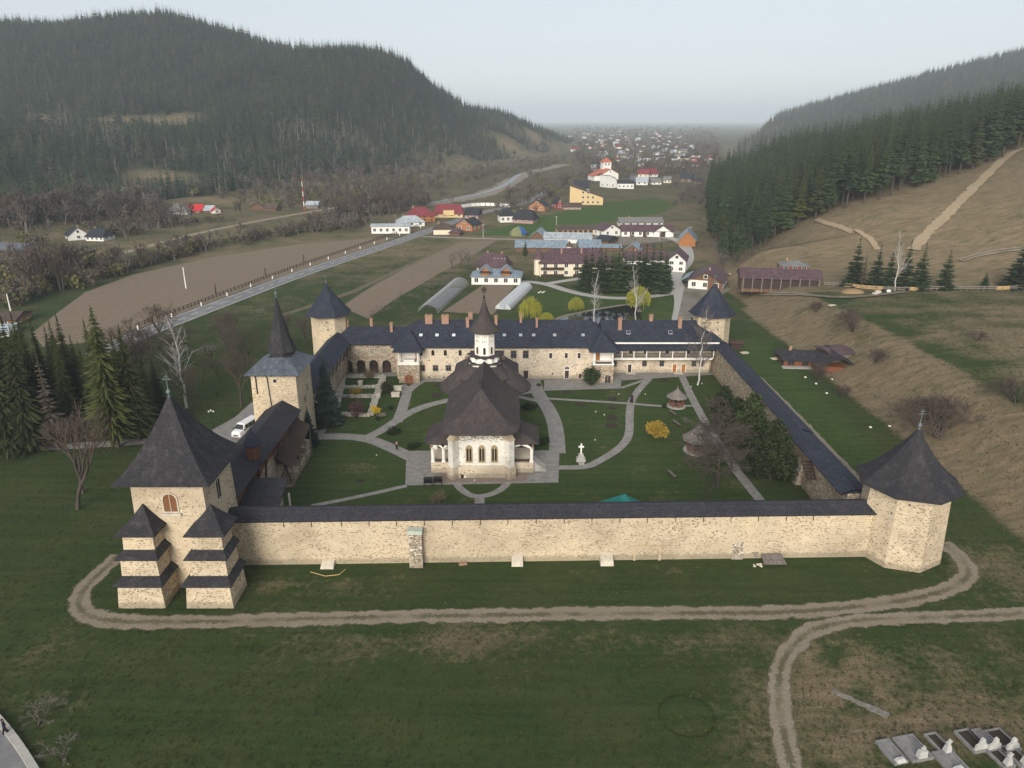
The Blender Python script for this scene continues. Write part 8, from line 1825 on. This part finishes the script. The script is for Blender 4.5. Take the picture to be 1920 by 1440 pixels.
gn_scatter('spruce_forest', 'tall dark spruce forest behind the edge trees on the right hill', [(x[i], y[i], z[i] - .4, rgn.uniform(0, 6.28), rgn.uniform(.75, 1.32), rgn.integers(0, 4)) for i in rest_], PRo)
n = 90000
x = rgn.uniform(150, 2100, n); y = rgn.uniform(600, 2900, n); d = dist_out(x, y, FLATA); z = height(x, y); px, py = proj(x, y, z)
ok = (d > 25) & (px > 1290) & (px < 2120); x, y, z, px, py, d = (a[ok] for a in (x, y, z, px, py, d)); k = seen(x, y, z); x, y, z, px, py, d = (a[k] for a in (x, y, z, px, py, d))
isb = rgn.random(len(x)) < np.clip(.8 - d / 260, .12, .8); kp = rgn.random(len(x)) < .62
A = kp & ~isb; B = kp & isb; sc_ = .5 + .6 * rgn.random(len(x)) ** 1.3
gn_scatter('far_forest', 'hazy spruce forest on the far right ridge', np.column_stack([x, y, z - .5, rgn.uniform(0, 6.28, len(x)), sc_, rgn.choice([0, 1, 2, 3, 4, 4, 5], len(x))])[A], FS)
gn_scatter('far_leafless_wood', 'hazy leafless wood on the far right slope', np.column_stack([x, y, z - .3, rgn.uniform(0, 6.28, len(x)), sc_ * .9, rgn.integers(0, 4, len(x))])[B], FB)
# valley scrub and village trees
P_ = []
def strip(pts, n, wpx, hs, kinds_, spread=(1, 1)):
    ln = line_px(pts, 4, 1)
    for _ in range(n):
        i = rgn.integers(0, len(ln)); s = wpx * max(.3, ln[i][1] / 300); P_.append((ln[i][0] + rgn.normal(0, s), ln[i][1] + rgn.normal(0, s), None, rgn.uniform(0, 6.28), rgn.uniform(*hs), rgn.choice(kinds_)))
strip([(190, 520), (300, 488), (400, 462), (500, 445), (600, 432), (680, 424)], 200, 3.0, (.8, 1.7), [0, 1, 2, 3, 3, 4, 5])
strip([(0, 520), (70, 500), (110, 490), (150, 500)], 90, 5, (1.2, 2.3), [0, 0, 1, 2, 3, 4])
strip([(60, 545), (100, 525), (150, 530), (30, 570)], 70, 4, (1.3, 2.4), [0, 1, 2, 3, 5])
strip([(0, 470), (150, 458), (300, 425), (430, 405), (560, 385), (680, 365), (780, 350)], 300, 6.5, (1.0, 2.2), [2, 3, 3, 4, 5, 5, 0])
strip([(0, 425), (90, 412), (180, 408), (260, 402), (300, 392)], 200, 7, (1.4, 2.8), [2, 3, 4, 4, 5, 5])
strip([(430, 372), (520, 362), (620, 345), (720, 330), (800, 318)], 260, 8, (1.0, 2.3), [0, 2, 3, 4, 5])
strip([(640, 410), (720, 395), (780, 380), (700, 400)], 200, 6, (1.2, 2.2), [3, 4, 5, 5, 2])
strip([(780, 350), (860, 335), (940, 318), (1020, 302)], 200, 8, (1.0, 2.0), [0, 2, 3, 4, 5])
strip([(960, 395), (1000, 375), (1030, 360), (1065, 345)], 60, 5, (1.2, 2.4), [0, 3, 4, 5]); strip([(905, 405), (930, 412), (1010, 405)], 25, 3, (.8, 1.4), [3, 5])
strip([(1240, 350), (1290, 345), (1320, 360), (1300, 375), (1270, 385)], 80, 4, (.8, 1.5), [2, 3, 4, 5]); strip([(560, 400), (600, 385), (640, 375)], 60, 5, (1.0, 2.0), [0, 1, 4, 5])
for _ in range(1500):
    py = 238 + 95 * rgn.random() ** 1.25; px = rgn.uniform(1075, 1345); c = PX(px, py)
    if dist_out([c[0]], [c[1]], FLATA)[0] > 0 or c[1] > 4500: continue
    if any((c[0] - u[0]) ** 2 + (c[1] - u[1]) ** 2 < 10 ** 2 for u in used): continue
    P_.append((c[0], c[1], None, rgn.uniform(0, 6.28), rgn.uniform(1.0, 2.4) * (1 + c[1] / 5000), rgn.choice([0, 2, 3, 4, 4, 5, 5])))
P_ = np.array([(a, b, 0, r_, s_, i_) for a, b, _, r_, s_, i_ in P_]); P_[:, 2] = height(P_[:, 0], P_[:, 1]) - .1
bl_ = [tuple(PX(*q)[:2]) for q in [(88, 606), (110, 580), (160, 548), (250, 515), (400, 482), (560, 458), (690, 447), (742, 446), (700, 462), (560, 508), (450, 546), (340, 588), (268, 615), (180, 622)]]
gf_ = [tuple(PX(*q)[:2]) for q in [(905, 440), (990, 415), (1080, 392), (1150, 378), (1230, 371), (1258, 384), (1240, 398), (1150, 414), (1010, 441)]]
P_ = P_[(~inside(P_[:, 0], P_[:, 1], bl_)) & (~inside(P_[:, 0], P_[:, 1], gf_))]
for o_ in list(COL.objects):
    if o_.parent is None and o_.get('category') in ('house', 'building', 'barn', 'shed', 'hall', 'cabin', 'farm building', 'mast') and o_.location.y > 180:
        q_ = o_.location; f_ = P_[:, 1] - q_.y; lat = P_[:, 0] - q_.x * P_[:, 1] / q_.y; P_ = P_[~((np.abs(lat) < 11) & (f_ > -34) & (f_ < 9))]
gn_scatter('valley_scrub', 'leafless scrub, hedges and garden trees along river, lane and village', P_, BU)
# tufts of grass on the open turf
def tuft(seed, mat, n=22, h=.28):
    rg = random.Random(seed); m = MB()
    for k in range(n):
        a = rg.random() * 6.28; r_ = rg.uniform(0, .28); x, y = r_ * math.cos(a), r_ * math.sin(a); b = rg.random() * 6.28; l = h * rg.uniform(.5, 1.2); m.add([(x - .03 * math.cos(b), y - .03 * math.sin(b), 0), (x + .03 * math.cos(b), y + .03 * math.sin(b), 0), (x + rg.uniform(-.12, .12), y + rg.uniform(-.12, .12), l)], [(0, 1, 2)])
    return proto([m], [mat])
TU = [tuft(1, leaf_mat('grass_blades', (0.042, 0.064, 0.020, 1), (0.078, 0.098, 0.035, 1))), tuft(2, MATS['grass_blades'], 26, .22), tuft(3, leaf_mat('dry_blades', (0.085, 0.072, 0.036, 1), (0.14, 0.115, 0.062, 1))), tuft(4, MATS['dry_blades'], 26, .35)]
n = 60000
y = 36 + 150 * rgn.random(n) ** 1.2; x = rgn.uniform(-1, 1, n) * (20 + y * .85)
in_court = (x > -42) & (x < 45.5) & (y > 72) & (y < 158); z = height(x, y)
trk = [line_px([(222, 1040), (195, 1068), (160, 1100), (145, 1130), (158, 1155), (220, 1166), (330, 1167), (700, 1157), (1100, 1151), (1480, 1149), (1620, 1137), (1720, 1122), (1790, 1102), (1818, 1080), (1812, 1055), (1785, 1030)], 1.5, 2), line_px([(1960, 1148), (1850, 1155), (1720, 1158), (1600, 1163), (1530, 1178), (1490, 1205), (1464, 1245), (1458, 1300), (1468, 1370), (1485, 1440)], 1.5, 2)]
nearm = np.zeros(n, bool)
for ln in trk:
    for q in ln: nearm |= (x - q[0]) ** 2 + (y - q[1]) ** 2 < 1.25 ** 2
gx = np.clip(np.searchsorted(XS, x), 0, nx - 1); gy = np.clip(np.searchsorted(YS, y), 0, ny - 1); dd = dryw.reshape(ny, nx)[gy, gx]
roadp = [tuple(PX(*q)[:2]) for q in [(-160, 1330), (-4, 1352), (22, 1388), (52, 1425), (90, 1500), (-160, 1560)]]
drv = np.zeros(n, bool)
for ln in (line_px([(-30, 843), (100, 838), (200, 833), (300, 825), (420, 812)], 1.5, 1),):
    for q in ln: drv |= (x - q[0]) ** 2 + (y - q[1]) ** 2 < 1.8 ** 2
drv |= inside(x, y, [tuple(PX(*q)[:2]) for q in [(398, 806), (440, 783), (470, 756), (500, 740), (510, 770), (476, 800), (430, 842), (400, 838)]])
ii0 = np.where(rgn.random(n) < np.clip(dd * 1.2 - .12, 0.0, 1), rgn.integers(2, 4, n), rgn.integers(0, 2, n))
k = ~in_court & ~((ii0 > 1) & (rgn.random(n) < .55)) & ~nearm & ~inside(x, y, roadp) & ~drv
ii = ii0
gn_scatter('grass', 'tufts of short green and dry grass on the open field', np.column_stack([x, y, z, rgn.uniform(0, 6.28, n), rgn.uniform(.3, .8, n), ii])[k], TU)
# ================================================================== haze: one closed box of even, pale air
m = MB(); m.box(-11000, 11000, -600, 23000, -3.0, 300.0)
hm = bpy.data.materials.new('pale_air'); hm.use_nodes = True; hn = hm.node_tree; hn.nodes.clear()
ho = hn.nodes.new('ShaderNodeOutputMaterial'); hv = hn.nodes.new('ShaderNodeVolumePrincipled')
hv.inputs['Color'].default_value = (0.82, 0.91, 1.0, 1); hv.inputs['Density'].default_value = 0.00017; hv.inputs['Anisotropy'].default_value = 0.0
hn.links.new(hv.outputs[0], ho.inputs['Volume'])
hz_o = m.build('haze', hm); hz_o['kind'] = 'stuff'; hz_o['label'] = 'pale spring haze filling the valley'
